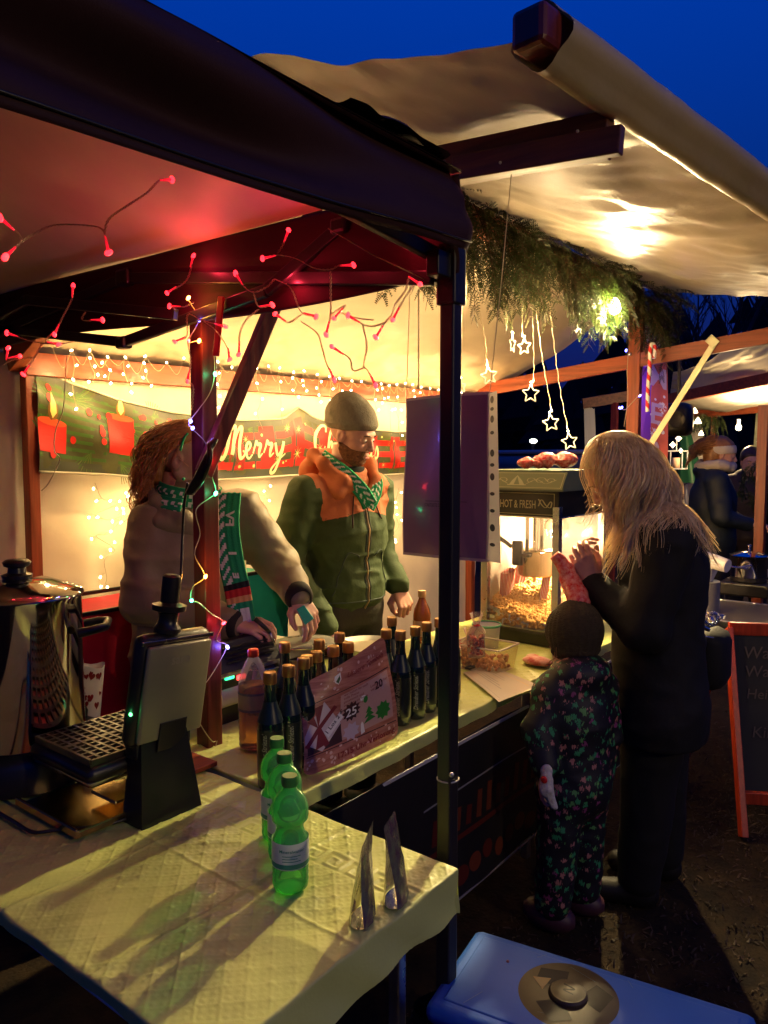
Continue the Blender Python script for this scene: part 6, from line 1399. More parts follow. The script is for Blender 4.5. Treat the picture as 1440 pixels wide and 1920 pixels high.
# ---- neighbouring stall
D2 = 8.0
ns = thing('market_stall', (7.5, 1.2, 0), 'neighbouring market stall on the right with pale tarp roof and orange timber frame', 'market stall')
def q2(px, py, d=D2): return at(px, py, d=d)
def tri_sheet(name, P00, P10, P01, P11, mt, par, nu=40, nv=24, amp=0.03, sag=0.0, flip=False):
    P00, P10, P01, P11 = map(lambda a: np.array(a, float), (P00, P10, P01, P11))
    def f(u, v):
        p = np.outer((1-u)*(1-v), P00)+np.outer(u*(1-v), P10)+np.outer((1-u)*v, P01)+np.outer(u*v, P11)
        p[:, 2] += amp*noise3(p[:, 0]*2+v*3, p[:, 1]*2, p[:, 2]*2+u*2)+amp*0.6*noise3(u*10+v*14, v*5-u*3, 0*u)-sag*np.sin(np.pi*u)*np.sin(np.pi*v)
        return p[:, 0], p[:, 1], p[:, 2]
    return sheet(name, f, nu, nv, mt, par, flip=flip)
TARP2 = mat('pale_tarp', (0.50, 0.44, 0.36), 0.4, var=0.08, vscale=3, bump=0.3, bscale=6)
tri_sheet('roof_tarp', q2(1262, 702, 8.6), q2(1530, 590, 6.4), q2(1256, 745, 8.8), q2(1530, 685, 6.6), TARP2, ns, amp=0.035)
tri_sheet('roof_tarp', q2(1262, 752, 8.6), q2(1530, 712, 6.6), q2(1285, 772, 9.6), q2(1530, 748, 8.0), TARP2, ns, amp=0.03, sag=0.08)
part('beam', MB().bar(q2(1235, 752, 8.7), q2(1540, 690, 6.5), 0.05, 0.11), WOODY, ns)
part('beam', MB().bar(q2(1262, 780, 9.4), q2(1540, 757, 8.0), 0.05, 0.09), WOODY, ns)
part('post', MB().bar(q2(1340, 770, 9.0), (q2(1340, 770, 9.0)[0], q2(1340, 770, 9.0)[1], 0), 0.06, 0.06, up=(1, 0, 0)), WOODZ, ns)
pr_ = q2(1433, 760, 4.9); part('post', MB().bar(pr_, (pr_[0], pr_[1], 0), 0.06, 0.06, up=(1, 0, 0)), WOODZ, ns, label='near post of the neighbouring stall at the picture edge')
tri_sheet('side_curtain', q2(1280, 1000, 9.2), q2(1318, 1000, 9.2), q2(1283, 775, 9.2), q2(1318, 775, 9.2), WALLSHEET, ns, amp=0.02)
tri_sheet('side_curtain', q2(1100, 1000, 9.0), q2(1125, 1000, 9.0), q2(1095, 765, 9.0), q2(1115, 765, 9.0), mat('grey_curtain', (0.35, 0.33, 0.30), 0.6), ns, amp=0.02)
part('beam', MB().bar(q2(1092, 757, 9.0), q2(1182, 742, 9.0), 0.05, 0.12), DWOOD, ns)
part('post', MB().bar(q2(1153, 755, 9.0), (*q2(1153, 755, 9.0)[:2], 0), 0.07, 0.07, up=(1, 0, 0)), DWOODZ, ns)
tri_sheet('back_panel', q2(1408, 900, 8.6), q2(1500, 900, 8.6), q2(1418, 770, 8.6), q2(1500, 770, 8.6), mat('photo_panel', (0.22, 0.22, 0.14), 0.5, var=0.5, vscale=5), ns, amp=0.01)
tri_sheet('side_curtain', q2(1422, 1010, 8.2), q2(1437, 1010, 8.2), q2(1412, 890, 8.2), q2(1432, 890, 8.2), WALLSHEET, ns, amp=0.01)
lamp('assumed_bulb_light', q2(1385, 800, 7.6), 95, WARM, 0.04, None)  # assumed light under the neighbouring roof, with a bulb built to match
sb2 = thing('light_bulb', q2(1385, 800, 7.6), 'small assumed bulb under the neighbouring stall roof by the near beam', 'light bulb')
m = MB(); m.lathe([(0, -0.04), (0.022, -0.03), (0.028, 0), (0.012, 0.03), (0.012, 0.07)], 14); m.build('glass', emis('assumed_bulb_glow', (1, 0.75, 0.4), 8.0), sb2, smooth=True)
bpy.data.objects['assumed_bulb_light'].parent = sb2; bpy.data.objects['assumed_bulb_light'].location = (0, 0, 0)
# garland and hearts over there
g2_ = thing('pine_garland', q2(1300, 785, 8.4), 'short pine garland with glowing hearts on the neighbouring stall beam', 'garland'); sprays.clear(); tw = MB()
for k in range(26): spray(q2(1278+k*3.0, 772+k*0.3+random.uniform(-3, 3), 8.5), (random.uniform(-1, 1), random.uniform(-0.8, 0), -0.9), 0.22)
S = np.array(sprays).reshape(-1, 3); o = mesh_obj('needles', S, np.arange(len(S)).reshape(-1, 4), NEED, g2_, True); tag(o, kind='stuff')
HRT = emis('heart_lights', (1.0, 0.75, 0.45), 2.6)
for k, (px, py, s) in enumerate(((1302, 771, 7), (1308, 790, 8), (1314, 813, 6), (1272, 822, 6), (1261, 834, 6), (1276, 845, 5), (1268, 812, 5), (1280, 796, 4))):
    c = q2(px, py, 8.2); r = s*8.2/FPX; m = MB(); st = star_shape(0, 0, r, r*0.6, 4 if k > 2 else 3); V_ = np.concatenate([np.stack([st[0][:, 0]*0.617, -st[0][:, 0]*0.787, st[0][:, 1]], 1), np.stack([st[0][:, 0]*0.617, -st[0][:, 0]*0.787, st[0][:, 1]], 1)-[0.01, 0.008, 0]])
    n_ = len(st[0]); Fm = [f for f in st[1]]+[[i+n_ for i in f][::-1] for f in st[1]]+[[i, (i % (n_-1))+1, (i % (n_-1))+1+n_, i+n_] for i in range(1, n_)]
    o = mesh_obj('ornament_light', V_+c, Fm, HRT, None); tag(o, ['glowing star high at the garland right end', 'largest glowing star, just under the far garland', 'glowing star against the far pale curtain', 'glowing star at the edge of the green umbrella', 'glowing star lowest but one beside the snowflake banner', 'glowing star under the others by the basket', 'small glowing star close to the black loudspeaker', 'tiny glowing star on the dark green cloth'][k], 'ornament light', 'glowing ornaments at the neighbouring stall')
# green folded umbrella
u0, u1 = q2(1296, 905, 8.9), q2(1283, 790, 8.9); um = thing('folded_parasol', u0, 'dark green folded parasol standing between the banner and the far curtain', 'parasol')
m = MB(); V_ = []
for j in range(9):
    k = j/8; c = u0*(1-k)+u1*k; r = 0.11*(1-k)**0.7+0.012
    for i in range(16): a = i/16*2*math.pi; rr = r*(1+0.22*math.sin(a*4)); V_.append(c+[rr*math.cos(a), rr*math.sin(a), 0])
m.add(np.array(V_), [[j*16+i, j*16+(i+1) % 16, (j+1)*16+(i+1) % 16, (j+1)*16+i] for j in range(8) for i in range(16)]); m.build('canopy', mat('parasol_green', (0.015, 0.085, 0.03), 0.5), um, world=True, smooth=True)
part('pole', MB().cyl((u0[0], u0[1], 0.0), u1+[0, 0, 0.1], 0.02, n=10), ALU, um)
# hanging lantern/basket
l0 = q2(1268, 858, 8.3); la = thing('hanging_lantern', l0, 'small white framed lantern hanging beside the snowflake banner', 'lantern')
m = MB()
for (x, y) in ((-.09, -.09), (.09, -.09), (.09, .09), (-.09, .09)): m.bar(l0+[x, y, -0.12], l0+[x, y, 0.07], 0.012, 0.012)
for z in (-0.12, 0.07):
    for a, b in (((-.09, -.09), (.09, -.09)), ((.09, -.09), (.09, .09)), ((.09, .09), (-.09, .09)), ((-.09, .09), (-.09, -.09))): m.bar(l0+[*a, z], l0+[*b, z], 0.014, 0.014)
m.tube([l0+[0, 0, 0.07], l0+[0, 0, 0.5]], 0.006, 5); m.build('frame', WHITEPL, la, world=True)
m = MB(); m.cyl(l0+[0, 0, -0.12], l0+[0, 0, 0.0], 0.04, n=12); m.build('candle', mat('candle_wax', (0.7, 0.45, 0.28), 0.5), la, world=True, smooth=True)
# big star ornament right edge
c = at(1440, 838, d=6.2); t = thing('star_ornament', c, 'large open white star hanging at the right picture edge', 'star ornament'); m = MB(); star_mesh(m, 0.10, 0.012, 0.012); m.build('star', WHITEPL, t); t.rotation_euler = (0, R(10), R(-52))
part('cord', MB().tube([c+[0, 0, 0.1], c+[0, 0, 0.6]], 0.002, 4), WIREC, t)
wr = at(1425, 905, d=6.0); t = thing('pine_wreath', wr, 'dark pine wreath hanging at the right picture edge below the star', 'wreath'); sprays.clear(); tw = MB()
for k in range(46):
    a = k/46*6.28; spray(wr+np.array([0.617*0.12*math.cos(a), -0.787*0.12*math.cos(a), 0.16*math.sin(a)]), (random.uniform(-1, 1), random.uniform(-1, 1), random.uniform(-1, 0.5)), 0.12)
S = np.array(sprays).reshape(-1, 3); o = mesh_obj('needles', S, np.arange(len(S)).reshape(-1, 4), NEED, t, True); tag(o, kind='stuff')
# ---- two folding camp tables on the right with pots and bowls
def camp_table(c, sx, sy, yaw, zt, label):
    t = thing('folding_table', (c[0], c[1], 0), label, 'folding table', 'folding tables on the right', yaw)
    MB().box((-sx/2+0.015, -sy/2+0.015, zt-0.012), (sx/2-0.015, sy/2-0.015, zt), bev=0.003).build('table_top', mat('table_grey', (0.10, 0.085, 0.06), 0.35, var=0.1), t)
    m = MB()
    for a, b in (((-sx/2, -sy/2), (sx/2, -sy/2)), ((sx/2, -sy/2), (sx/2, sy/2)), ((sx/2, sy/2), (-sx/2, sy/2)), ((-sx/2, sy/2), (-sx/2, -sy/2))): m.bar((*a, zt-0.014), (*b, zt-0.014), 0.02, 0.036)
    m.build('edge_frame', ALU, t)
    for x in (-sx/2+0.03, sx/2-0.03):
        for y in (-sy/2+0.03, sy/2-0.03): MB().cyl((x, y, 0), (x, y, zt-0.03), 0.011, n=8).build('leg', ALU, t)
    for x in (-sx/2+0.03, sx/2-0.03): MB().cyl((x, -sy/2+0.03, 0.25), (x, sy/2-0.03, zt-0.1), 0.006, n=6).build('strut', ALU, t)
    return t
zt = 0.74
a_ = at(1350, 1084, z=zt); b_ = at(1440, 1098, z=zt)
camp_table((4.35, 0.93), 0.60, 0.75, 0.0, 0.72, 'folding table with silver edge right behind the blonde woman')
camp_table((4.15, 0.22), 0.6, 0.55, 0.0, 0.72, 'folding table with a white bowl at the right picture edge')
def bowl(loc, r, h, label, mt=WHITEPL):
    t = thing('white_bowl', loc, label, 'bowl'); m = MB(); m.lathe([(0, 0), (r*0.6, 0), (r*0.9, h*0.6), (r, h), (r*1.04, h*1.02), (r*0.96, h), (r*0.8, h*0.4), (0, h*0.15)], 32); m.build('bowl', mt, t, smooth=True, sharp=60)
q = at(1425, 1082, z=0.725); bowl((q[0], q[1], 0.722), 0.075, 0.05, 'shallow white bowl on the right hand folding table')
q = at(1318, 1042, d=4.1); bowl((q[0], q[1], 0.885), 0.085, 0.10, 'deep white bowl standing just behind the blonde woman back', WHITEPL)
m = MB(); m.cyl((q[0], q[1], 0.722), (q[0], q[1], 0.884), 0.09, n=20); o = m.build('storage_tin', mat('grey_tin', (0.2, 0.19, 0.18), 0.5), None, smooth=True, sharp=40); tag(o, 'grey round tin beneath the deep white bowl', 'tin')
c0, c1 = at(1322, 1048, d=4.0), at(1366, 1062, d=3.9); t = thing('paper_cup_stack', (c0+c1)/2, 'stack of white paper cups lying on its side on the folding table', 'cup stack')
m = MB(); ax = c1-c0
for k in range(6):
    p0 = c0+ax*(k*0.07); m.tube([p0, p0+ax*0.62], [0.040, 0.034], 20, caps=True)
m.build('cups', WHITEPL, t, world=True, smooth=True, sharp=40)
q = at(1405, 1035, d=4.6); t = thing('cooking_pot', (q[0], q[1], 0.83), 'shiny steel pot with lid on the far side of the right tables', 'cooking pot')
m = MB(); m.lathe([(0, 0), (0.10, 0), (0.105, 0.12), (0.11, 0.125), (0, 0.125)], 36); m.build('body', STEEL, t, smooth=True, sharp=50)
m = MB(); m.lathe([(0.112, 0.127), (0.06, 0.145), (0, 0.15)], 36).lathe([(0.0, 0.15), (0.008, 0.15), (0.008, 0.175), (0.014, 0.185), (0, 0.19)], 12); m.build('lid', STEEL, t, smooth=True)
m = MB(); m.tube([(0.617*0.105, -0.787*0.105, 0.10), (0.617*0.14, -0.787*0.14, 0.105)], 0.008, 8); m.build('handle', BLACKPL, t)
q_ = thing('gas_cooker', (q[0], q[1], 0.72), 'dark gas cooker under the shiny steel pot', 'cooker'); MB().box((-0.14, -0.14, 0.004), (0.14, 0.14, 0.08), bev=0.01).build('body', BLACKPL, q_); MB().lathe([(0.05, 0.08), (0.1, 0.085), (0.1, 0.108), (0.09, 0.108)], 20).build('burner', BLACKMETAL, q_)
h0, h1 = at(1352, 1060, d=3.95), at(1385, 1064, d=3.95); t = thing('sieve_handle_spoon', h0, 'steel spoon with looped handle lying across the folding table', 'spoon'); m = MB(); m.tube(catmull([h0, (h0+h1)/2, h1, h1+[0.04, -0.05, 0.01], h1+[0.05, -0.03, -0.01], h1], 6), 0.005, 6); m.build('handle', STEEL, t, world=True, smooth=True)
t = thing('foil_wrap', at(1335, 1073, d=3.9), 'crumpled foil lying beside the white cups', 'foil'); c = at(1335, 1073, d=3.9)
u, v = np.meshgrid(np.linspace(0, 1, 24), np.linspace(0, 1, 16), indexing='ij'); u, v = u.ravel(), v.ravel()
mesh_obj('foil', np.stack([c[0]+(u-0.5)*0.16, c[1]+(v-0.5)*0.10, 0.728+0.03*np.sin(np.pi*u)*np.sin(np.pi*v)+0.012*noise3(u*9, v*9, 0*u)], 1), grid_faces(24, 16), FOIL, t, True)

# ---- chalkboard A-frame
cbx = thing('chalkboard_stand', (3.3, 0.6, 0), 'red framed chalkboard stand with chalk writing at the right edge', 'chalkboard')
REDW = mat('red_frame_wood', (0.42, 0.045, 0.015), 0.35, var=0.25, vscale=8, stretch=(8, 8, 1))
f0 = at(1394, 1570, z=0.01); f1 = at(1366, 1178, d=float((f0-CP)@FW)+0.28)
sdir = np.array([0.50, -0.866, 0.0])*0.58      # along the board
bk = np.array([0.80, 0.46, 0]);
part('frame_side', MB().bar(f0, f1, 0.026, 0.055, up=tuple(bk)), REDW, cbx); part('frame_side', MB().bar(f0+sdir, f1+sdir, 0.026, 0.055, up=tuple(bk)), REDW, cbx)
part('frame_top', MB().bar(f1, f1+sdir, 0.026, 0.055), REDW, cbx); lo_ = f0+(f1-f0)*0.18; part('frame_bottom', MB().bar(lo_, lo_+sdir, 0.026, 0.05), REDW, cbx)
bkf = np.array([f1[0]-0.32, f1[1]+0.62, 0.01]); part('rear_leg', MB().bar(at(1262, 1480, z=0.01), f1+[-0.0, 0.02, -0.02], 0.026, 0.05), REDW, cbx)
ud = (f1-f0)/np.linalg.norm(f1-f0); nb = np.cross(sdir, ud); nb /= np.linalg.norm(nb)
if nb@FW > 0: nb = -nb
p0_ = lo_; hb2 = np.linalg.norm(f1-lo_)
m = MB(); m.add(np.array([p0_-nb*0.004, p0_+sdir-nb*0.004, f1+sdir-nb*0.004, f1-nb*0.004, p0_-nb*0.010, p0_+sdir-nb*0.010, f1+sdir-nb*0.010, f1-nb*0.010]), [(0, 1, 2, 3), (7, 6, 5, 4), (0, 4, 5, 1), (1, 5, 6, 2), (2, 6, 7, 3), (3, 7, 4, 0)]); m.build('board', mat('chalkboard', (0.005, 0.005, 0.005), 0.7, var=0.3), cbx, world=True)
CHK = ink('chalk', (0.07, 0.055, 0.05), 0.9); sdn = sdir/np.linalg.norm(sdir)
fnb = plane_fn(p0_+nb*0.001, sdn, ud)
L_ = [(xf(text_shape(w, s, shear=0.2), 1, R(r_), x, hb2-y), CHK, 1) for w, s, x, y, r_ in (('Wandlitzer', 0.075, 0.05, 0.13, 1), ('Wasser', 0.07, 0.05, 0.21, 2), ('Heidelbeer', 0.06, 0.05, 0.30, -1), ('Kinderpunsch', 0.065, 0.06, 0.46, 0), ('alle 2,-', 0.06, 0.15, 0.72, 2))]
for q_ in L_: print_on('chalk_word', [q_], lambda u, v: (fnb(u, v)[0], np.tile(nb, (len(u), 1))), cbx, lift=0.001, L=0)

# ================================================================== BARE TREES AND DARK WOOD
BARK = mat('dark_bark', (0.020, 0.018, 0.03), 0.9, var=0.3)
def tree(base, h, label, seed, lean=(0, 0)):
    rs = random.Random(seed); t = thing('bare_tree', base, label, 'tree', 'bare trees behind the market'); tr = MB(); cr_ = MB()
    def branch(p, d, L, r, lev):
        n = 5; pts = [np.array(p)]; dd = np.array(d, float)
        for i in range(n):
            dd = dd+np.array([rs.uniform(-.2, .2), rs.uniform(-.2, .2), 0.08]); dd /= np.linalg.norm(dd); pts.append(pts[-1]+dd*L/n)
        (tr if lev == 0 else cr_).tube(pts, np.linspace(r, r*0.45, n+1), 6 if lev < 2 else 3, caps=False)
        if lev < 4:
            for k in range(5 if lev == 0 else 4):
                i = rs.randint(2 if lev == 0 else 1, n); a = rs.uniform(0, 6.28); sp = rs.uniform(0.5, 1.0)
                b = dd+np.array([math.cos(a)*sp, math.sin(a)*sp, rs.uniform(-0.1, 0.5)]); branch(pts[i], b/np.linalg.norm(b), L*rs.uniform(0.5, 0.7), r*0.5, lev+1)
    branch((0, 0, 0), (lean[0], lean[1], 1), h*0.5, h*0.018, 0)
    tr.build('trunk', BARK, t, smooth=True); cr_.build('crown', BARK, t, smooth=True)
tree((26, 2.9, 0), 7.5, 'bare tree low beyond the neighbouring tarp, thin forked crown', 3)
tree((19, 5.5, 0), 8, 'bare tree low behind the snowflake banner', 4)
tree((21, 2.2, 0), 7, 'bare tree with dense twigs above the neighbouring tarp', 5)
tree((21.0, 1.5, 0), 10.5, 'tall bare tree whose twigs enter at the right picture edge', 6, (0, -0.02))
DW = mat('wood_mass', (0.010, 0.010, 0.014), 0.95)
V_ = []; Fq = []
for k in range(2600):
    a = R(-20+100*random.random()); r = 30+8*random.random(); x, y = r*math.cos(a), r*math.sin(a); h = 3.2+2.0*float(noise3(a*9, 1, 0))+random.random()**2*3.0; z = random.uniform(0, h)
    b = len(V_); s = 0.5+random.random()*0.5
    for q in ((-s, 0, -s), (s*0.8, 0.2, -s*0.7), (s*0.3, -0.1, s*1.3)): V_.append((x+q[0]*math.sin(a)+random.uniform(-.2, .2), y-q[0]*math.cos(a), z+q[2]*0.8))
    Fq.append([b, b+1, b+2])
tag(mesh_obj('far_wood', V_, Fq, DW), 'dark wood of bare shrubs and trees far behind the market', 'trees', kind='stuff')
fl_ = thing('street_lamp', (24, 8.5, 0), 'far street lamp shining as a small white point beyond the popcorn machine', 'street lamp'); c = at(1000, 827, d=20); fl_.location = (c[0], c[1], 0)
MB().cyl((0, 0, 0), (0, 0, c[2]), 0.05, n=8).build('pole', BLACKMETAL, fl_); MB().sphere((0, 0, c[2]), (0.10, 0.10, 0.06), 10).build('lamp_head', emis('far_lamp', (0.95, 1.0, 0.85), 6.0), fl_, smooth=True)
v0 = at(992, 850, d=14); vn = thing('parked_van', (v0[0], v0[1], 0), 'dark van parked far behind with a pale roof, beyond the popcorn machine', 'van', None, R(60))
m = MB(); m.box((-2.2, -0.9, 0.35), (1.4, 0.9, v0[2]), bev=0.2).box((1.3, -0.88, 0.35), (2.2, 0.88, 1.05), bev=0.15); m.build('body', mat('van_paint', (0.06, 0.06, 0.085), 0.3), vn, smooth=True, sharp=50)
MB().box((-2.1, -0.84, v0[2]-0.02), (1.3, 0.84, v0[2]+0.05), bev=0.03).build('roof', mat('van_roof', (0.25, 0.25, 0.3), 0.4), vn)
for x in (-1.4, 1.5):
    for y in (-0.85, 0.85): MB().cyl((x, y-0.1, 0.34), (x, y+0.1, 0.34), 0.34, n=20).build('wheel', BLACKPL, vn)
MB().box((0.2, -0.915, 1.05), (1.2, -0.905, v0[2]-0.12)).box((1.32, -0.75, 1.06), (1.42, 0.75, v0[2]-0.15)).build('window', mat('van_glass', (0.02, 0.02, 0.03), 0.1), vn)

# ================================================================== PEOPLE: smooth solid modelling
def smin(a, b, k):
    if k <= 0: return np.minimum(a, b)
    h = np.clip(0.5+0.5*(b-a)/k, 0, 1); return b*(1-h)+a*h-k*h*(1-h)
def s_cap(P, a, b, ra, rb):
    a = np.array(a, np.float32); b = np.array(b, np.float32); ba = b-a; pa = P-a
    h = np.clip((pa@ba)/float(ba@ba+1e-12), 0, 1); return np.sqrt(((pa-h[:, None]*ba)**2).sum(1))-(ra+(rb-ra)*h)
def s_ell(P, c, r, M=None):
    q = P-np.array(c, np.float32)
    if M is not None: q = q@np.array(M, np.float32)
    r = np.array(r, np.float32); k0 = np.sqrt(((q/r)**2).sum(1)); k1 = np.sqrt(((q/(r*r))**2).sum(1)); return k0*(k0-1)/(k1+1e-6)
def surf(f, lo, hi, h):
    """mesh of f(P)=0 by surface nets on a grid of spacing h"""
    lo = np.array(lo, np.float32); n = np.ceil((np.array(hi)-lo)/h).astype(int)+1
    ax = [lo[i]+np.arange(n[i], dtype=np.float32)*h for i in range(3)]
    X, Y, Z = np.meshgrid(*ax, indexing='ij'); V = f(np.stack([X.ravel(), Y.ravel(), Z.ravel()], 1)).reshape(n).astype(np.float32)
    s = V < 0; c = np.zeros((n[0]-1, n[1]-1, n[2]-1), int)
    for i in (0, 1):
        for j in (0, 1):
            for k in (0, 1): c += s[i:n[0]-1+i, j:n[1]-1+j, k:n[2]-1+k]
    act = (c > 0) & (c < 8); idx = -np.ones(c.shape, int); I = np.argwhere(act); idx[act] = np.arange(len(I))
    acc = np.zeros((len(I), 3)); cnt = np.zeros(len(I))
    cor = [(i, j, k) for i in (0, 1) for j in (0, 1) for k in (0, 1)]
    for a in range(8):
        for b in range(a+1, 8):
            d = [cor[b][q]-cor[a][q] for q in range(3)]
            if sum(map(abs, d)) != 1: continue
            va = V[I[:, 0]+cor[a][0], I[:, 1]+cor[a][1], I[:, 2]+cor[a][2]]; vb = V[I[:, 0]+cor[b][0], I[:, 1]+cor[b][1], I[:, 2]+cor[b][2]]
            m = (va < 0) != (vb < 0); t = np.where(m, va/(va-vb+1e-12), 0)
            acc += np.where(m[:, None], np.array(cor[a])+t[:, None]*np.array(d), 0); cnt += m
    P = lo+(I+acc/cnt[:, None])*h; F = []
    for axi in range(3):
        o1, o2 = [(1, 2), (2, 0), (0, 1)][axi]
        sl0 = [slice(None)]*3; sl1 = [slice(None)]*3; sl0[axi] = slice(0, -1); sl1[axi] = slice(1, None)
        e = s[tuple(sl0)] != s[tuple(sl1)]; E = np.argwhere(e); E = E[(E[:, o1] > 0) & (E[:, o2] > 0) & (E[:, o1] < n[o1]-1) & (E[:, o2] < n[o2]-1)]
        if not len(E): continue
        def g(a, b): q = E.copy(); q[:, o1] -= a; q[:, o2] -= b; return idx[q[:, 0], q[:, 1], q[:, 2]]
        Q = np.stack([g(1, 1), g(0, 1), g(0, 0), g(1, 0)], 1); fl = ~s[E[:, 0], E[:, 1], E[:, 2]]; Q[fl] = Q[fl][:, ::-1]; F.append(Q[(Q >= 0).all(1)])
    return P, np.concatenate(F)
def folds(P, amp, fx=9.0, seed=0.0, vert=1.0):
    amp = amp*1.25; a = noise3(P[:, 0]*fx*0.6+seed, P[:, 1]*fx*0.6, P[:, 2]*fx*vert); b = noise3(P[:, 0]*fx*1.6+7, P[:, 1]*fx*1.6+seed, P[:, 2]*fx*1.8*vert)
    return amp*(((1-1.6*np.abs(a))**3)*0.75+(1-2*np.abs(b))*0.40)

class Figure:
    def __init__(s, root, az): s.o = np.array([root[0], root[1], 0.0]); a = R(az); s.f = np.array([math.cos(a), math.sin(a), 0]); s.l = np.array([-math.sin(a), math.cos(a), 0]); s.M = np.stack([s.f, s.l, [0, 0, 1.0]])
    def W(s, p): return s.o+np.asarray(p, float)@s.M
    def L(s, p): return (np.asarray(p, float)-s.o)@s.M.T

def head_sdf(P, beard=0.0, jawk=1.0):
    d = s_ell(P, (-0.012, 0, 0.035), (0.098, 0.078, 0.088)); d = smin(d, s_ell(P, (0.030, 0, -0.030), (0.060, 0.060, 0.085)), 0.03)
    d = smin(d, s_cap(P, (0.055, 0.0, -0.085), (0.062, 0.0, -0.092), 0.026, 0.024), 0.025)
    for y in (1, -1): d = smin(d, s_cap(P, (-0.002, 0.055*y, -0.045), (0.050, 0.020*y, -0.095), 0.018, 0.018), 0.03); d = smin(d, s_ell(P, (0.055, 0.036*y, -0.022), (0.022, 0.020, 0.020)), 0.02)
    d = smin(d, s_cap(P, (0.082, -0.028, 0.026), (0.082, 0.028, 0.026), 0.012, 0.012), 0.016)
    for y in (1, -1): d = -smin(-d, s_ell(P, (0.100, 0.031*y, 0.006), (0.020, 0.020, 0.013)), 0.010)
    for y in (1, -1): d = smin(d, s_ell(P, (0.078, 0.031*y, 0.005), (0.0125, 0.016, 0.0125)), 0.004)
    d = smin(d, s_cap(P, (0.088, 0, 0.016), (0.110, 0, -0.024), 0.0075, 0.0105), 0.009); d = smin(d, s_ell(P, (0.103, 0, -0.028), (0.013, 0.017, 0.009)), 0.006)
    d = smin(d, s_ell(P, (0.085, 0, -0.055), (0.016, 0.025, 0.007)), 0.006); d = smin(d, s_ell(P, (0.083, 0, -0.067), (0.016, 0.021, 0.007)), 0.005)
    d = np.maximum(d, -s_cap(P, (0.104, -0.018, -0.0610), (0.104, 0.018, -0.0610), 0.0022, 0.0022))
    for y in (1, -1):
        e = s_ell(P, (-0.008, 0.078*y, -0.004), (0.020, 0.008, 0.031)); e = np.maximum(e, -s_ell(P, (-0.004, 0.087*y, 0.002), (0.010, 0.006, 0.016))); d = smin(d, e, 0.006)
    return d
def hand_mesh(curl=(0.6, 0.8, 0.9, 1.0), spread=0.10, thumb=0.5, side=1, h=0.0032, scale=1.0, bend2=1.0):
    """x towards the fingertips, +z the back of the hand, thumb on +y*side"""
    kn = [(0.088, 0.030), (0.092, 0.010), (0.088, -0.011), (0.080, -0.030)]; ln = [(0.040, 0.025, 0.018), (0.045, 0.029, 0.019), (0.041, 0.027, 0.018), (0.032, 0.020, 0.016)]
    segs = []
    for i in range(4):
        p = np.array([kn[i][0], kn[i][1]*side, 0.004-0.004*(i == 3)]); a = 0.0; sp = spread*(1.2-i*0.85)*side
        for j, L in enumerate(ln[i]):
            a += curl[i]*(0.55 if j == 0 else 0.85*bend2 if j == 1 else 0.5*bend2); q = p+L*np.array([math.cos(a)*math.cos(sp), math.cos(a)*math.sin(sp), -math.sin(a)])
            segs.append((p, q, 0.0098-0.0012*j-0.0008*(i == 3), 0.0090-0.0012*j-0.0008*(i == 3), i)); p = q
    tb = [np.array([0.022, 0.024*side, -0.006]), np.array([0.052, 0.050*side, -0.018-0.014*thumb]), np.array([0.080, (0.060-0.020*thumb)*side, -0.026-0.022*thumb]), np.array([0.102, (0.060-0.038*thumb)*side, -0.030-0.030*thumb])]
    def f(P):
        d = s_cap(P, (-0.05, 0, 0), (0.01, 0, 0), 0.024, 0.024)
        for i in range(4): d = smin(d, s_cap(P, (0.005, kn[i][1]*0.6*side, 0.0), (kn[i][0], kn[i][1]*side, 0.002), 0.0155, 0.0115), 0.012)
        d = smin(d, s_cap(P, (0.012, 0.010*side, -0.008), tb[1], 0.016, 0.0145), 0.014)
        for i in range(4):
            g = None
            for (p, q, ra, rb, k) in segs:
                if k == i: c = s_cap(P, p, q, ra, rb); g = c if g is None else smin(g, c, 0.002)
            d = smin(d, g, 0.0035)
        g = smin(s_cap(P, tb[1], tb[2], 0.0125, 0.0108), s_cap(P, tb[2], tb[3], 0.0105, 0.0085), 0.002); return smin(d, g, 0.004)
    V, F = surf(f, (-0.075, -0.10, -0.12), (0.21, 0.10, 0.04), h); return V*scale, F
def place(V, pos, xdir, up):
    x = np.array(xdir, float); x /= np.linalg.norm(x); z = np.array(up, float); z = z-x*(z@x); z /= np.linalg.norm(z); y = np.cross(z, x); return np.array(pos)+V@np.stack([x, y, z])
def head_frame(az, pitch, roll=0.0):
    """rows: forward, left, up"""
    a, p = R(az), R(pitch); f = np.array([math.cos(a)*math.cos(p), math.sin(a)*math.cos(p), -math.sin(p)]); l = np.array([-math.sin(a), math.cos(a), 0]); u = np.cross(f, l); r = R(roll)
    return np.stack([f, l*math.cos(r)+u*math.sin(r), u*math.cos(r)-l*math.sin(r)])
EYEW, IRIS, LIPM, BROW = mat('eye_white', (0.7, 0.66, 0.62), 0.2), mat('iris', (0.05, 0.035, 0.025), 0.1), mat('lips', (0.50, 0.17, 0.14), 0.45), mat('brow_hair', (0.10, 0.055, 0.03), 0.8)
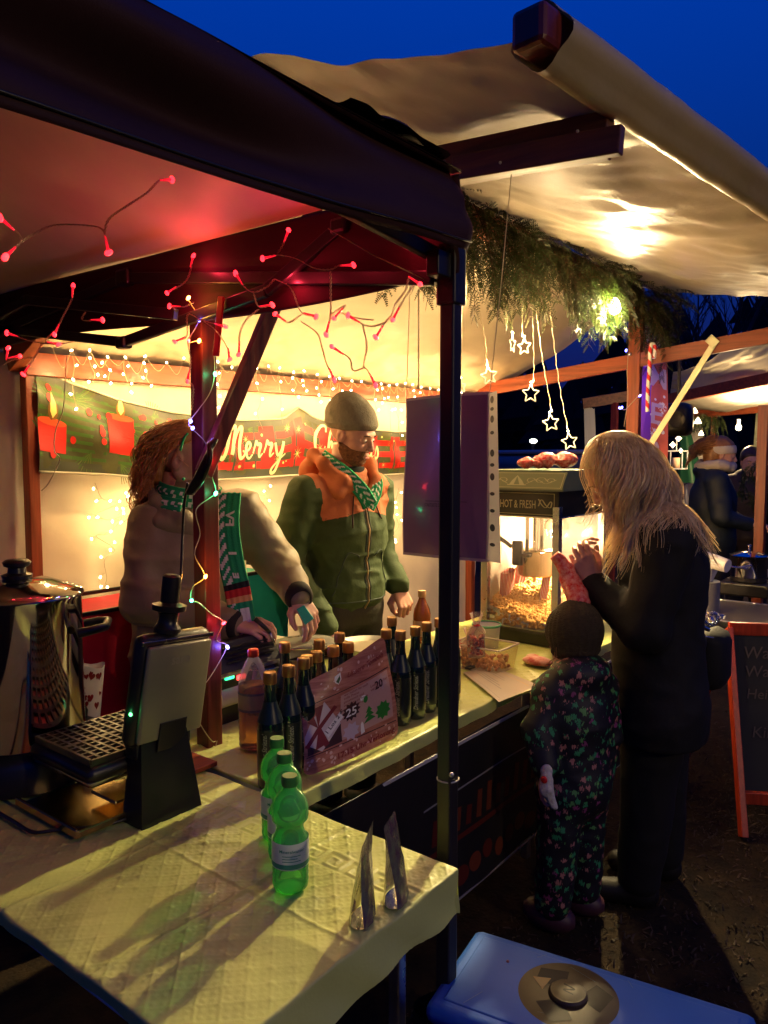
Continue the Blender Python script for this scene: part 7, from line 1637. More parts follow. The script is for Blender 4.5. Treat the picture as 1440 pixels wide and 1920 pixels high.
def build_body(fig, t, headc, hM, core, hands, neck, scale=1.0, h=0.0034):
    """one mesh: face and neck, arms, trunk and hands"""
    m = MB()
    V, F = surf(head_sdf, (-0.13, -0.10, -0.14), (0.14, 0.10, 0.14), h); m.add(headc+(V*scale)@hM, F)
    def fb(P):
        d = None
        for a, b, ra, rb in core: c = s_cap(P, a, b, ra, rb); d = c if d is None else smin(d, c, 0.03)
        return d
    pts = np.array([q for c in core for q in c[:2]]); lo = pts.min(0)-0.15; hi = pts.max(0)+0.15; V, F = surf(fb, lo, hi, 0.013); m.add(fig.W(V), F)
    for (V, F, pos, xd, up) in hands: m.add(place(V, pos, xd, up), F)
    m.tube([headc+np.array([-0.015, 0, -0.05])@hM*scale, (headc+np.array([-0.03, 0, -0.10])@hM*scale+neck)/2, neck], [0.056*scale, 0.054*scale, 0.062*scale], 20)
    b = m.build('body', SKIN, t, world=True, smooth=True)
    for y in (1, -1):
        q = MB(); q.sphere(headc+np.array([0.0835, 0.031*y, 0.0045])@hM*scale, 0.0088*scale, 12); q.build('eye', EYEW, t, world=True, smooth=True)
        q = MB(); c = np.array([0.0905, 0.031*y, 0.0035]); q.lathe([(0, 0.0022), (0.0030, 0.0018), (0.0045, 0.0002)], 12, c=headc+c@hM*scale, axis=np.array([1, 0, -0.15])@hM); q.build('iris', IRIS, t, world=True, smooth=True)
        q = MB(); q.tube([headc+np.array(p_)@hM*scale for p_ in ((0.098, 0.014*y, 0.026), (0.0965, 0.030*y, 0.031), (0.083, 0.046*y, 0.026))], [0.0022, 0.0030, 0.0016], 6); q.build('eyebrow', BROW, t, world=True, smooth=True)
    q = MB(); q.sphere((0, 0, 0), (0.005, 0.020, 0.0042), 12); q.v[0] = headc+((q.v[0]+[0.0985, 0, -0.0665])@hM)*scale; q.build('lower_lip', LIPM, t, world=True, smooth=True)
    return b
def garment(name, f, lo, hi, h, fig, mt, t, pick=None, smooth=True):
    V, F = surf(f, lo, hi, h); mi = None
    if pick is not None: c = V[F].mean(1); mi = pick(c)
    return mesh_obj(name, fig.W(V), F, mt, t, True, smooth, mi)
def strands_(name, roots, dirs, headc, steps, step, grav, coll, mt, t, w=0.0011, curl=0.0, taper=0.4, clump=0.35, curlf=14.0, nclump=90, seg=3, jitter=0.10):
    n = len(roots); p = roots.copy(); d = dirs/np.linalg.norm(dirs, axis=1)[:, None]; P_ = [p.copy()]; L = RNG.uniform(0.60, 1.10, n)*(0.92+0.16*np.sin(np.arange(n)*0)+0.08*noise3(roots[:, 0]*60, roots[:, 1]*60, roots[:, 2]*60))
    ci = RNG.integers(0, n, nclump); own = np.argmin(((roots[:, None, :]-roots[ci][None])**2).sum(2), 1)
    ph = RNG.uniform(0, 6.28, nclump)[own]; 
    for k in range(steps):
        d = d+np.array([0, 0, -grav])+RNG.normal(0, jitter*0.25, (n, 3)); 
        if curl: d[:, 0] += curl*np.sin(k/steps*curlf+ph); d[:, 1] += curl*np.cos(k/steps*curlf+ph)
        tgt = p[ci][own]-p; d = d+tgt*clump*(k/steps)*4; d /= np.linalg.norm(d, axis=1)[:, None]
        p = p+d*(step*L)[:, None]
        for _ in range(2):
            s_, g = coll(p); pen = np.clip(-s_, 0, 0.05); p = p+g*pen[:, None]; d = d-g*np.minimum(0, (d*g).sum(1))[:, None]*(s_ < 0.003)[:, None]
        d /= (np.linalg.norm(d, axis=1)[:, None]+1e-9); P_.append(p.copy())
    P_ = np.stack(P_, 1); k = steps+1; tan = np.gradient(P_, axis=1); tan /= (np.linalg.norm(tan, axis=2)[:, :, None]+1e-9)
    a = RNG.normal(0, 1, (n, 1, 3)); u = np.cross(tan, np.broadcast_to(a, tan.shape)); u /= (np.linalg.norm(u, axis=2)[:, :, None]+1e-9); v = np.cross(tan, u)
    ww = (w*RNG.uniform(0.6, 1.5, n))[:, None, None]*np.linspace(1, taper, k)[None, :, None]; V = []
    if seg == 1:
        V = np.stack([P_+ww*u, P_-ww*u], 2).reshape(-1, 3); i, s_ = np.meshgrid(np.arange(n), np.arange(k-1), indexing='ij'); A = ((i*k+s_)*2).ravel()
        return mesh_obj(name, V, np.stack([A, A+1, A+3, A+2], 1), mt, t, True, True)
    for j in range(seg): b = j/seg*2*np.pi; V.append(P_+ww*(math.cos(b)*u+math.sin(b)*v))
    V = np.stack(V, 2).reshape(-1, 3)      # n,k,seg
    i, s_, j = np.meshgrid(np.arange(n), np.arange(k-1), np.arange(seg), indexing='ij'); i, s_, j = i.ravel(), s_.ravel(), j.ravel(); A = (i*k+s_)*seg; j2 = (j+1) % seg
    F = np.stack([A+j, A+j2, A+seg+j2, A+seg+j], 1); o = mesh_obj(name, V, F, mt, t, True, True); return o
def hair_mat(name, c, c2): return mat(name, c, 0.42, col2=c2, vscale=45, translucent=0.18, spec=0.6)

def strands(*a, **k): return strands_(*a, **k)
# ------------------------------------------------------------------ the man with the beanie
man = Figure((2.475, 2.16), 262); t_man = thing('person', man.o, 'man in grey beanie and green jacket with orange shoulders looking down at the counter', 'person')
OR, GRJ, GRH = mat('jacket_orange', (0.46, 0.125, 0.038), 0.75, var=0.08, bump=0.15, bscale=60), mat('jacket_green', (0.030, 0.056, 0.012), 0.8, var=0.12, bump=0.18, bscale=60), mat('jacket_slate', (0.03, 0.05, 0.04), 0.7)
RS, RE, RW = (-0.005, -0.200, 1.395), (-0.03, -0.290, 1.125), (0.135, -0.215, 0.865)
LS, LE, LW = (-0.005, 0.195, 1.395), (-0.06, 0.262, 1.13), (0.085, 0.235, 0.985)
def torso_m(P):
    d = s_ell(P, (0, 0, 1.00), (0.150, 0.195, 0.18)); d = smin(d, s_ell(P, (0.005, 0, 1.22), (0.152, 0.205, 0.22)), 0.05); d = smin(d, s_cap(P, (-0.01, -0.15, 1.385), (-0.01, 0.15, 1.385), 0.085, 0.085), 0.07)
    return smin(d, s_cap(P, (0, 0, 1.38), (0.01, 0, 1.47), 0.10, 0.085), 0.05)
def arms_m(P):
    d = smin(s_cap(P, RS, RE, 0.078, 0.068), s_cap(P, RE, RW, 0.066, 0.050), 0.02); e = smin(s_cap(P, LS, LE, 0.078, 0.068), s_cap(P, LE, LW, 0.066, 0.050), 0.02); return np.minimum(d, e)
def jack_m(P):
    tr, ar = torso_m(P), arms_m(P); d = smin(tr, ar, 0.025)
    d = d-folds(P, 0.0085, 9, 2.0, 1.6)-0.006*np.exp(-((P[:, 2]-0.955)/0.02)**2)
    d = np.where(tr < ar, np.maximum(d, 0.885-P[:, 2]), d)
    d = np.maximum(d, s_cap(P, RW, (RW[0]+0.1, RW[1]+0.05, RW[2]-0.16), 0, 0)*-1+0.0+0.040) if False else d
    return d
def pick_m(c):
    tr, ar = torso_m(c.astype(np.float32)), arms_m(c.astype(np.float32)); line = 1.325-0.04*np.clip(np.abs(c[:, 1])/0.2, 0, 1); o = np.where((c[:, 2] > line) & (np.abs(c[:, 1]) < 0.185+0.02*(c[:, 2] > 1.42)), 0, 1)
    return np.where((tr < ar+0.02) & (c[:, 2] < 0.945), 1, o)
garment('jacket', jack_m, (-0.28, -0.42, 0.78), (0.28, 0.40, 1.56), 0.0085, man, [OR, GRJ], t_man, pick_m)
def hood_m(P):       # loose hood and open collar
    d = None
    ring = [(0.115, -0.02, 1.385), (0.105, -0.085, 1.445), (0.03, -0.135, 1.515), (-0.06, -0.115, 1.555), (-0.115, 0, 1.545), (-0.06, 0.115, 1.555), (0.03, 0.130, 1.515), (0.105, 0.09, 1.445), (0.12, 0.03, 1.385)]
    for a, b in zip(ring, ring[1:]): c = s_cap(P, a, b, 0.021, 0.021); d = c if d is None else smin(d, c, 0.03)
    d = smin(d, s_ell(P, (-0.115, 0, 1.48), (0.075, 0.14, 0.085)), 0.05); d = smin(d, s_cap(P, (0.02, -0.12, 1.44), (0.09, -0.11, 1.40), 0.04, 0.035), 0.03); d = smin(d, s_cap(P, (0.02, 0.12, 1.44), (0.09, 0.11, 1.40), 0.04, 0.035), 0.03)
    d = np.maximum(d, -s_cap(P, (0.0, 0, 1.44), (0.01, 0, 1.70), 0.078, 0.11)); return d-folds(P, 0.0018, 12, 5.0)
garment('hood', hood_m, (-0.24, -0.20, 1.33), (0.18, 0.20, 1.62), 0.006, man, OR, t_man)
hM = head_frame(280, 20, 4); hc = man.W((0.055, 0.0, 1.635))
def rest_hand(V, F, fig, wr, tip, up): return (V, F, fig.W(wr), fig.W(tip)-fig.W(wr), up)
hv, hf_ = hand_mesh((0.35, 0.4, 0.45, 0.5), 0.12, 0.3, side=1); fv, ff_ = hand_mesh((1.5, 1.6, 1.6, 1.6), 0.02, 0.9, side=-1)
build_body(man, t_man, hc, hM, [((0, 0, 0.95), (0, 0, 1.35), 0.10, 0.12), (RS, RE, 0.05, 0.042), (RE, RW, 0.042, 0.03), (LS, LE, 0.05, 0.042), (LE, LW, 0.042, 0.03), ((0, -0.09, 0.9), (0.02, -0.10, 0.1), 0.08, 0.045), ((0, 0.09, 0.9), (0.02, 0.10, 0.1), 0.08, 0.045)],
           [rest_hand(hv, hf_, man, (RW[0]+0.012, RW[1]+0.005, RW[2]-0.020), (RW[0]+0.085, RW[1]+0.03, RW[2]-0.115), man.f*0.8+np.array([-0.25, 0, 0.6])), rest_hand(fv, ff_, man, (LW[0]+0.012, LW[1], LW[2]-0.02), (LW[0]+0.06, LW[1]+0.0, LW[2]-0.10), -man.l*0.2+man.f)], man.W((0.01, 0, 1.45)))
# beard: stubble over jaw and chin
def beard_f(P):
    d = head_sdf(P)-0.0025-0.002*noise3(P[:, 0]*120, P[:, 1]*120, P[:, 2]*120); cut = P[:, 2]+0.040-0.35*np.clip(0.045-P[:, 0], 0, 0.1)
    d = np.maximum(d, cut); d = np.maximum(d, -(P[:, 0]+0.004)); d = np.maximum(d, -s_ell(P, (0.095, 0, -0.060), (0.030, 0.024, 0.0135))); return d
V, F = surf(beard_f, (-0.02, -0.09, -0.13), (0.13, 0.09, -0.0), 0.003); mesh_obj('beard', hc+V@hM, F, mat('beard_brown', (0.20, 0.085, 0.035), 0.9, var=0.35, vscale=120, bump=0.6, bscale=160), t_man, True, True)
def beanie(P):
    d = s_ell(P, (-0.018, 0, 0.062), (0.112, 0.092, 0.096)); d = smin(d, s_ell(P, (-0.055, 0, 0.085), (0.080, 0.078, 0.085)), 0.04); d = np.maximum(d, -(P[:, 2]-0.028-0.25*P[:, 0])) ; d = d-0.0035*np.exp(-((P[:, 2]-0.048-0.25*P[:, 0])/0.016)**2)
    return d-0.003*noise3(P[:, 0]*22, P[:, 1]*22, P[:, 2]*40)
V, F = surf(beanie, (-0.16, -0.12, -0.04), (0.12, 0.12, 0.20), 0.004); mesh_obj('beanie', hc+V@hM, F, mat('knit_grey', (0.19, 0.168, 0.120), 0.9, var=0.12, vscale=90, bump=0.5, bscale=260, stretch=(1, 1, 0.4)), t_man, True, True)
BHM = hair_mat('hair_brown', (0.15, 0.07, 0.03), (0.30, 0.15, 0.06))
# jacket details
def front_x(f, y, z, x0=0.05, x1=0.26):
    xs = np.linspace(x1, x0, 160); P = np.stack([xs, np.full(160, y), np.full(160, z)], 1).astype(np.float32); s_ = f(P); k = np.argmax(s_ < 0); return xs[k]
zp = [(front_x(jack_m, 0.0, z)+0.002, 0.0, z) for z in np.linspace(0.89, 1.36, 26)]
MB().tube(man.W(np.array(zp)), 0.0042, 6).build('zip', mat('zip_brass', (0.35, 0.25, 0.14), 0.35, metal=0.8), t_man, world=True, smooth=True)
MB().tube(man.W(np.array([(a-0.001, 0.012, c) for a, b, c in zp])), 0.003, 5).tube(man.W(np.array([(a-0.001, -0.012, c) for a, b, c in zp])), 0.003, 5).build('zip_placket', GRH, t_man, world=True, smooth=True)
DKC = mat('cord_dark', (0.04, 0.015, 0.01), 0.6)
for y, L in ((-0.055, 0.13), (0.055, 0.10)):
    pts = [(front_x(jack_m, y*(1+0.1*k), 1.385-L*k/5)+0.006, y*(1+0.1*k), 1.385-L*k/5) for k in range(6)]; MB().tube(man.W(np.array(pts)), [0.0025]*4+[0.004, 0.0025], 6).build('hood_cord', DKC, t_man, world=True, smooth=True)
for sg in (-1, 1):
    pts = [(0.045, 1.13), (0.06, 1.145), (0.10, 1.14), (0.145, 0.995), (0.15, 0.975)]; pp = [(front_x(jack_m, sg*y, z)+0.0015, sg*y, z) for y, z in catmull(np.array(pts), 5)]
    MB().tube(man.W(np.array(pp)), 0.0025, 5).build('pocket_seam', GRH, t_man, world=True, smooth=True)
pts = [(front_x(jack_m, y, 0.948)+0.001, y, 0.948) for y in np.linspace(-0.17, 0.17, 24)]; MB().tube(man.W(np.array(pts)), 0.003, 5).build('hem_seam', GRH, t_man, world=True, smooth=True)
pts = [(front_x(jack_m, y, 1.325-0.04*abs(y)/0.2)+0.0005, y, 1.325-0.04*abs(y)/0.2) for y in np.linspace(-0.18, 0.18, 24)]; MB().tube(man.W(np.array(pts)), 0.0022, 5).build('yoke_seam', OR, t_man, world=True, smooth=True)
def legs(P, hips=0.9, r=0.10): return smin(smin(s_cap(P, (0, -0.09, hips), (0.0, -0.10, 0.06), r, 0.062), s_cap(P, (0, 0.09, hips), (0.0, 0.10, 0.06), r, 0.062), 0.02), s_ell(P, (0, 0, hips), (0.135, 0.175, 0.10)), 0.05)-folds(P, 0.006, 9, 1.0)
garment('trousers', legs, (-0.2, -0.24, 0.03), (0.2, 0.24, 1.02), 0.013, man, mat('trousers_dark', (0.022, 0.020, 0.014), 0.8, bump=0.2, bscale=80), t_man)
for sg in (-1, 1): MB().sphere(man.W((0.05, 0.10*sg, 0.045)), (0.09, 0.13, 0.05), 12).build('shoe', BLACKPL, t_man, world=True, smooth=True)
# scarf
SCG, SCW = mat('scarf_green', (0.012, 0.30, 0.11), 0.85, bump=0.25, bscale=200), mat('scarf_white', (0.72, 0.72, 0.62), 0.85, bump=0.25, bscale=200)
def ribbon(name, path, wdt, fig, mats, t, th=0.012, width_dir=None, pattern=None, world=False, n=60):
    p = catmull(np.array(path, float), 8); L = np.concatenate([[0], np.cumsum(np.linalg.norm(np.diff(p, axis=0), axis=1))]); q = np.linspace(0, L[-1], n)
    p = np.stack([np.interp(q, L, p[:, k]) for k in range(3)], 1); tan = np.gradient(p, axis=0); tan /= np.linalg.norm(tan, axis=1)[:, None]
    wd = np.array(np.cross(tan, fig.L(fig.o+FW)) if width_dir == 'view' else width_dir(p) if callable(width_dir) else np.tile(width_dir, (n, 1)), float); wd = wd-tan*(wd*tan).sum(1)[:, None]; wd /= np.linalg.norm(wd, axis=1)[:, None]; nr = np.cross(tan, wd)
    nv = 15; V = []
    for j in range(nv):
        v = j/(nv-1)-0.5; V.append(p+wd*(v*wdt)+nr*(th*(0.25-v*v)*2+0.003*math.sin(j*1.9)))
    V = np.stack(V, 1).reshape(-1, 3); F = grid_faces(n, nv); V = V if world else fig.W(V); mi = pattern(q, nv) if pattern else None
    o = mesh_obj(name, V, F, mats, t, True, True, mi); md = o.modifiers.new('solid', 'SOLIDIFY'); md.thickness = 0.006; md.offset = -1; return o
def pat_zig(q, nv):
    m = []; 
    for i in range(len(q)-1):
        for j in range(nv-1):
            z = q[i]/0.030+abs(j-nv/2)*0.16; m.append(1 if (z % 1.0) < 0.42 and 2 <= j <= nv-4 and not (7 <= j <= 8 and i % 5 < 3) else 0)
    return m
outw = lambda p: np.cross(np.gradient(p, axis=0), p-np.array([0, 0, 1.5])*1.0) if False else np.tile([0.3, 0, 1.0], (len(p), 1))
ribbon('scarf', [(0.165, 0.005, 1.345), (0.150, -0.030, 1.405), (0.112, -0.068, 1.462), (0.045, -0.100, 1.515), (-0.03, -0.098, 1.550)], 0.060, man, [SCG, SCW], t_man, width_dir='view', pattern=pat_zig)
ribbon('scarf', [(0.160, -0.005, 1.335), (0.155, 0.035, 1.385), (0.125, 0.075, 1.435), (0.065, 0.105, 1.475)], 0.055, man, [SCG, SCW], t_man, width_dir='view', pattern=pat_zig)
garment('sweater_collar', lambda P: np.maximum(s_cap(P, (0.02, 0, 1.38), (0.03, 0, 1.50), 0.078, 0.070), -(1.33-P[:, 2]) if False else P[:, 2]-1.505), (-0.12, -0.12, 1.28), (0.14, 0.12, 1.56), 0.008, man, mat('black_knit', (0.012, 0.014, 0.012), 0.9), t_man)

# ------------------------------------------------------------------ the woman seller behind the dark post
w1 = Figure((1.715, 2.215), 277); t_w1 = thing('person', w1.o, 'woman seller in olive coat and green scarf behind the dark red post', 'person')
OLV = mat('coat_olive', (0.27, 0.205, 0.115), 0.55, var=0.08, bump=0.12, bscale=50, sheen=0.1)
hr = at(468, 1163, d=2.43); hl = at(572, 1128, d=2.47)
S1, E1, Wr1 = w1.L(at(292, 988, d=2.64)), w1.L(at(272, 1128, d=2.56)), w1.L(at(428, 1168, d=2.46))
S2, E2, Wr2 = w1.L(at(452, 965, d=2.76)), w1.L(at(520, 1052, d=2.70)), w1.L(at(556, 1112, d=2.53))
ch = w1.L(at(355, 1010, d=2.74)); pv = w1.L(at(345, 1220, d=2.78))
def torso_w(P):
    d = s_ell(P, (0.0, -0.01, 0.86), (0.19, 0.215, 0.30)); d = smin(d, s_ell(P, (0.01, -0.01, 1.16), (0.175, 0.200, 0.22)), 0.07); d = smin(d, s_cap(P, S1*0.85+[0, 0, 0.205], S2*0.85+[0, 0, 0.205], 0.085, 0.085), 0.07); return smin(d, s_cap(P, (0, 0, 1.30), (0.01, 0, 1.38), 0.12, 0.10), 0.05)
def arms_w(P): return np.minimum(smin(s_cap(P, S1, E1, 0.088, 0.074), s_cap(P, E1, Wr1, 0.070, 0.048), 0.03), smin(s_cap(P, S2, E2, 0.086, 0.068), s_cap(P, E2, Wr2, 0.064, 0.048), 0.03))
def coat_w(P):
    tr, ar = torso_w(P), arms_w(P); d = smin(tr, ar, 0.02); d = np.where(P[:, 2] < 0.5, np.maximum(d, 0.45-P[:, 2]), d); return d-folds(P, 0.010, 8, 11.0, 1.5)
garment('coat', coat_w, (-0.34, -0.40, 0.40), (0.62, 0.46, 1.50), 0.0095, w1, OLV, t_w1)
hMw = head_frame(306, 14, 0); hcw = at(349, 864, d=2.70)
h1v, h1f = hand_mesh((0.75, 0.85, 0.95, 1.0), 0.05, 0.6, side=1, scale=0.95); h2v, h2f = hand_mesh((0.55, 0.75, 0.85, 0.9), 0.16, 0.35, side=-1, scale=0.95)
WW1, WW2 = w1.W(Wr1), w1.W(Wr2)
build_body(w1, t_w1, hcw, hMw, [((0, 0, 0.9), (0, 0, 1.28), 0.12, 0.13), (S1, E1, 0.05, 0.045), (E1, Wr1, 0.045, 0.03), (S2, E2, 0.05, 0.045), (E2, Wr2, 0.045, 0.03), ((0, -0.09, 0.85), (0.0, -0.10, 0.08), 0.09, 0.05), ((0, 0.09, 0.85), (0.0, 0.10, 0.08), 0.09, 0.05)],
           [(h1v, h1f, WW1+RT*0.012, RT*0.9+np.array([0, 0, -0.12])-FW*0.1, np.array([0, 0, 1.0])-FW*0.55), (h2v, h2f, WW2+np.array([0, 0, -0.005])+RT*0.004, RT*0.38+np.array([0, 0, -0.62])-FW*0.25, RT*0.8-FW*0.7+np.array([0, 0, 0.5]))], hcw+np.array([-0.02, 0.02, -0.20]), scale=0.97)
for wr, el, nm in ((Wr1, E1, 'cuff'), (Wr2, E2, 'cuff')):
    dv = (wr-el)/np.linalg.norm(wr-el); MB().lathe([(0.036, -0.03), (0.047, -0.01), (0.048, 0.010), (0.044, 0.028), (0.034, 0.032)], 24, c=w1.W(wr+dv*0.012), axis=w1.W(dv)-w1.o).build(nm, mat('black_cuff', (0.015, 0.012, 0.01), 0.8), t_w1, world=True, smooth=True)
# collar, placket, buttons
def collar_w(P):
    ring = [(0.15, -0.03, 1.29), (0.10, -0.13, 1.345), (0.0, -0.155, 1.395), (-0.09, -0.09, 1.42), (-0.11, 0, 1.43), (-0.09, 0.09, 1.42), (0.0, 0.15, 1.395), (0.10, 0.12, 1.34), (0.15, 0.05, 1.28)]; d = None
    for a, b in zip(ring, ring[1:]): c = s_cap(P, a, b, 0.022, 0.022); d = c if d is None else smin(d, c, 0.02)
    d = smin(d, s_cap(P, (0.13, -0.07, 1.28), (0.03, -0.17, 1.33), 0.030, 0.026), 0.03); d = smin(d, s_cap(P, (0.13, 0.09, 1.27), (0.03, 0.17, 1.33), 0.030, 0.026), 0.03); return d-folds(P, 0.003, 14, 3.0)
garment('coat_collar', collar_w, (-0.17, -0.23, 1.20), (0.22, 0.23, 1.50), 0.007, w1, OLV, t_w1)
pts = [(front_x(coat_w, -0.02, z, 0.05, 0.32)+0.002, -0.02, z) for z in np.linspace(0.80, 1.26, 22)]; MB().tube(w1.W(np.array(pts)), 0.004, 6).build('placket', OLV, t_w1, world=True, smooth=True)
for z in (0.92, 1.04, 1.16): MB().sphere(w1.W((front_x(coat_w, -0.045, z, 0.05, 0.32)+0.003, -0.045, z)), 0.010, 10).build('button', BLACKPL, t_w1, world=True, smooth=True)
def pat_fv(q, nv):
    m = []; Lq = q[-1]
    for i in range(len(q)-1):
        s_ = q[i]/Lq
        for j in range(nv-1):
            if 0.56 < s_ < 0.595: k = 2
            elif 0.595 < s_ < 0.635: k = 3
            elif 0.635 < s_ < 0.665: k = 4
            elif j < 6: k = 1 if ((q[i]/0.036+j*0.18) % 1.0) < 0.45 and j > 0 else 0
            else: k = 0
            if 0.70 < s_ < 0.80 and 6 < j < 12: k = 1
            m.append(k)
    return m
scm = [SCG, SCW, mat('scarf_black', (0.012, 0.012, 0.012), 0.85), mat('scarf_red', (0.50, 0.02, 0.02), 0.85), mat('scarf_gold', (0.70, 0.32, 0.12), 0.85)]
spx = [(428, 925), (424, 985), (432, 1050), (444, 1105), (452, 1150), (462, 1205), (470, 1232)]
sd_ = [2.56, 2.49, 2.47, 2.46, 2.45, 2.47, 2.48]
sp_path = [at(a, b, d=d_) for (a, b), d_ in zip(spx, sd_)]
ribbon('scarf', sp_path, 0.080, w1, scm, t_w1, width_dir=(0.617, -0.787, 0), pattern=pat_fv, world=True, th=0.010, n=90)
# letters on the hanging end
spc = catmull(np.array(sp_path), 8)
def scf(u, v):
    Ls = np.concatenate([[0], np.cumsum(np.linalg.norm(np.diff(spc, axis=0), axis=1))]); p = np.stack([np.interp(v, Ls, spc[:, k]) for k in range(3)], 1); tn = np.gradient(spc, axis=0)
    return p+np.outer(u, [0.617, -0.787, 0])-np.outer(0.0145+0*u, FW*[1, 1, 0]), np.tile(-FW, (len(u), 1))
L_ = []
for txt, v0, s_ in (('FV', 0.085, 0.060), ('1', 0.185, 0.055), ('E', 0.255, 0.04)):
    tv, tf = text_shape(txt, s_, bold=0.002); L_.append(((np.stack([0.002+tv[:, 1]*0.62, v0+0.045-tv[:, 0]*0.9 + 0.0], 1), tf), SCW, 1))
for q_ in L_: print_on('letter', [q_], scf, t_w1, lift=0.0005, L=0.02)
nk = w1.L(hcw+np.array([0, 0, -0.15]))
ringp = [(nk[0]+0.105*math.cos(a)+0.02, nk[1]+0.105*math.sin(a), nk[2]+0.025+0.02*math.cos(a+3.1)) for a in np.linspace(0.4, 6.0, 14)]
ribbon('scarf_wrap', ringp, 0.085, w1, [SCG, SCW], t_w1, width_dir=(0.0, 0, 1.0), pattern=pat_zig, th=0.03)
ringp = [(nk[0]+0.145*math.cos(a)+0.035, nk[1]+0.14*math.sin(a), nk[2]-0.015+0.02*math.cos(a+2.6)) for a in np.linspace(0.2, 5.2, 12)]
ribbon('scarf_wrap', ringp, 0.075, w1, [SCG, SCW], t_w1, width_dir=(0.1, 0, 1.0), pattern=pat_zig, th=0.03)
# hair: shoulder length, curly
HW = hair_mat('hair_auburn', (0.50, 0.17, 0.055), (0.80, 0.40, 0.16))
def hcap(P, x0=0.03): d = s_ell(P, (-0.022, 0, 0.042), (0.108, 0.090, 0.098)); d = smin(d, s_ell(P, (-0.065, 0, -0.03), (0.06, 0.078, 0.09)), 0.04); return np.maximum(d, P[:, 0]-x0-1.1*np.clip(P[:, 2]-0.025, -0.02, 0.2))-0.004*noise3(P[:, 0]*30, P[:, 1]*30, P[:, 2]*12)
V, F = surf(lambda P: hcap(P, -0.035), (-0.15, -0.12, -0.14), (0.14, 0.12, 0.16), 0.0045); mesh_obj('hair_cap', hcw+V@hMw, F, HW, t_w1, True, True)
def roots_on(headc, hMx, n, cond, c=(-0.022, 0, 0.042), r=(0.106, 0.089, 0.097)):
    q = RNG.normal(0, 1, (n*4, 3)); q /= np.linalg.norm(q, axis=1)[:, None]; p = np.array(c)+q*np.array(r); k = cond(p); p = p[k][:n]; return p, headc+p@hMx
def coll_for(headc, hMx, body, fig, off=0.012, hr_=(0.108, 0.092, 0.100)):
    def f(p):
        def s_(q):
            lq = (q-headc)@hMx.T; return np.minimum(s_ell(lq.astype(np.float32), (-0.02, 0, 0.03), hr_), body(fig.L(q).astype(np.float32))-off)
        e = 0.004; s0 = s_(p); g = np.stack([s_(p+np.array(v))-s0 for v in ((e, 0, 0), (0, e, 0), (0, 0, e))], 1)/e; g /= (np.linalg.norm(g, axis=1)[:, None]+1e-6); return s0, g
    return f
rl, rw = roots_on(hcw, hMw, 1300, lambda p: (p[:, 0] < 0.04) & (p[:, 2] > 0.10) | ((p[:, 0] < -0.05) & (p[:, 2] > -0.07)))
dl_ = np.stack([-1.1-0.3*rl[:, 0]*0, np.sign(rl[:, 1])*0.45, -0.25+0*rl[:, 0]], 1)@hMw
strands('hair', rw, dl_, hcw, 20, 0.0145, 0.20, coll_for(hcw, hMw, torso_w, w1, 0.02), HW, t_w1, w=0.0021, curl=0.42, curlf=16, clump=0.8, nclump=60)
# green hair clip and earring
cl0 = [at(338, 845, d=2.60), at(345, 822, d=2.60), at(352, 812, d=2.60)]; MB().tube(catmull(cl0, 4), [0.004]*9 if len(catmull(cl0, 4)) == 9 else 0.004, 6).build('hair_clip', mat('clip_green', (0.02, 0.40, 0.16), 0.4), t_w1, world=True, smooth=True)
MB().sphere(at(344, 898, d=2.60), 0.006, 10).build('earring', mat('earring_green', (0.02, 0.45, 0.20), 0.3), t_w1, world=True, smooth=True)
# what her hands hold
lk = thing('ladle', w1.W(Wr1), 'ladle with black handle held over the pot by the woman seller', 'ladle')
m = MB(); m.tube([at(478, 1160, d=2.42), at(498, 1178, d=2.43), at(506, 1186, d=2.44)], [0.008, 0.007, 0.006], 8); m.build('handle', BLACKPL, lk, world=True, smooth=True); m = MB(); m.tube([at(506, 1186, d=2.44), at(525, 1230, d=2.50)], 0.004, 6); m.build('shaft', STEEL, lk, world=True, smooth=True)
cd_ = thing('green_card', at(578, 1160, d=2.45), 'turquoise and cream packet held in the woman seller left hand', 'packet')
c0, c1_, c2_, c3 = at(556, 1142, d=2.47), at(572, 1172, d=2.44), at(588, 1160, d=2.45), at(570, 1135, d=2.48); nn_ = FW*0.008
m = MB(); m.add(np.array([c0, c1_, c2_, c3, c0+nn_, c1_+nn_, c2_+nn_, c3+nn_]), [(0, 1, 2, 3), (7, 6, 5, 4), (0, 4, 5, 1), (1, 5, 6, 2), (2, 6, 7, 3), (3, 7, 4, 0)]); m.build('packet', mat('turquoise', (0.02, 0.42, 0.28), 0.4), cd_, world=True)

# ------------------------------------------------------------------ the blonde woman
bw = Figure((2.66, 0.86), 112); t_bw = thing('person', bw.o, 'woman with long blonde hair and black coat bending over a red sweet bag', 'person')
BLK = mat('coat_black', (0.0045, 0.0038, 0.0030), 0.8, var=0.15, bump=0.12, bscale=50); BLKS = mat('coat_sleeve', (0.020, 0.017, 0.010), 0.65, var=0.15, bump=0.15, bscale=40)
D_ = 2.56
neckb = bw.L(at(1222, 965, d=D_+0.02)); shL = bw.L(at(1252, 1020, d=D_-0.14)); shR = bw.L(at(1235, 1000, d=D_+0.22)); elL = bw.L(at(1208, 1178, d=D_-0.12)); wrL = bw.L(at(1116, 1102, d=D_+0.02)); elR = bw.L(at(1185, 1160, d=D_+0.25)); wrR = bw.L(at(1108, 1095, d=D_+0.12))
hip = bw.L(at(1238, 1330, d=D_+0.05)); wst = bw.L(at(1232, 1200, d=D_+0.05)); cst = bw.L(at(1243, 1085, d=D_+0.04))
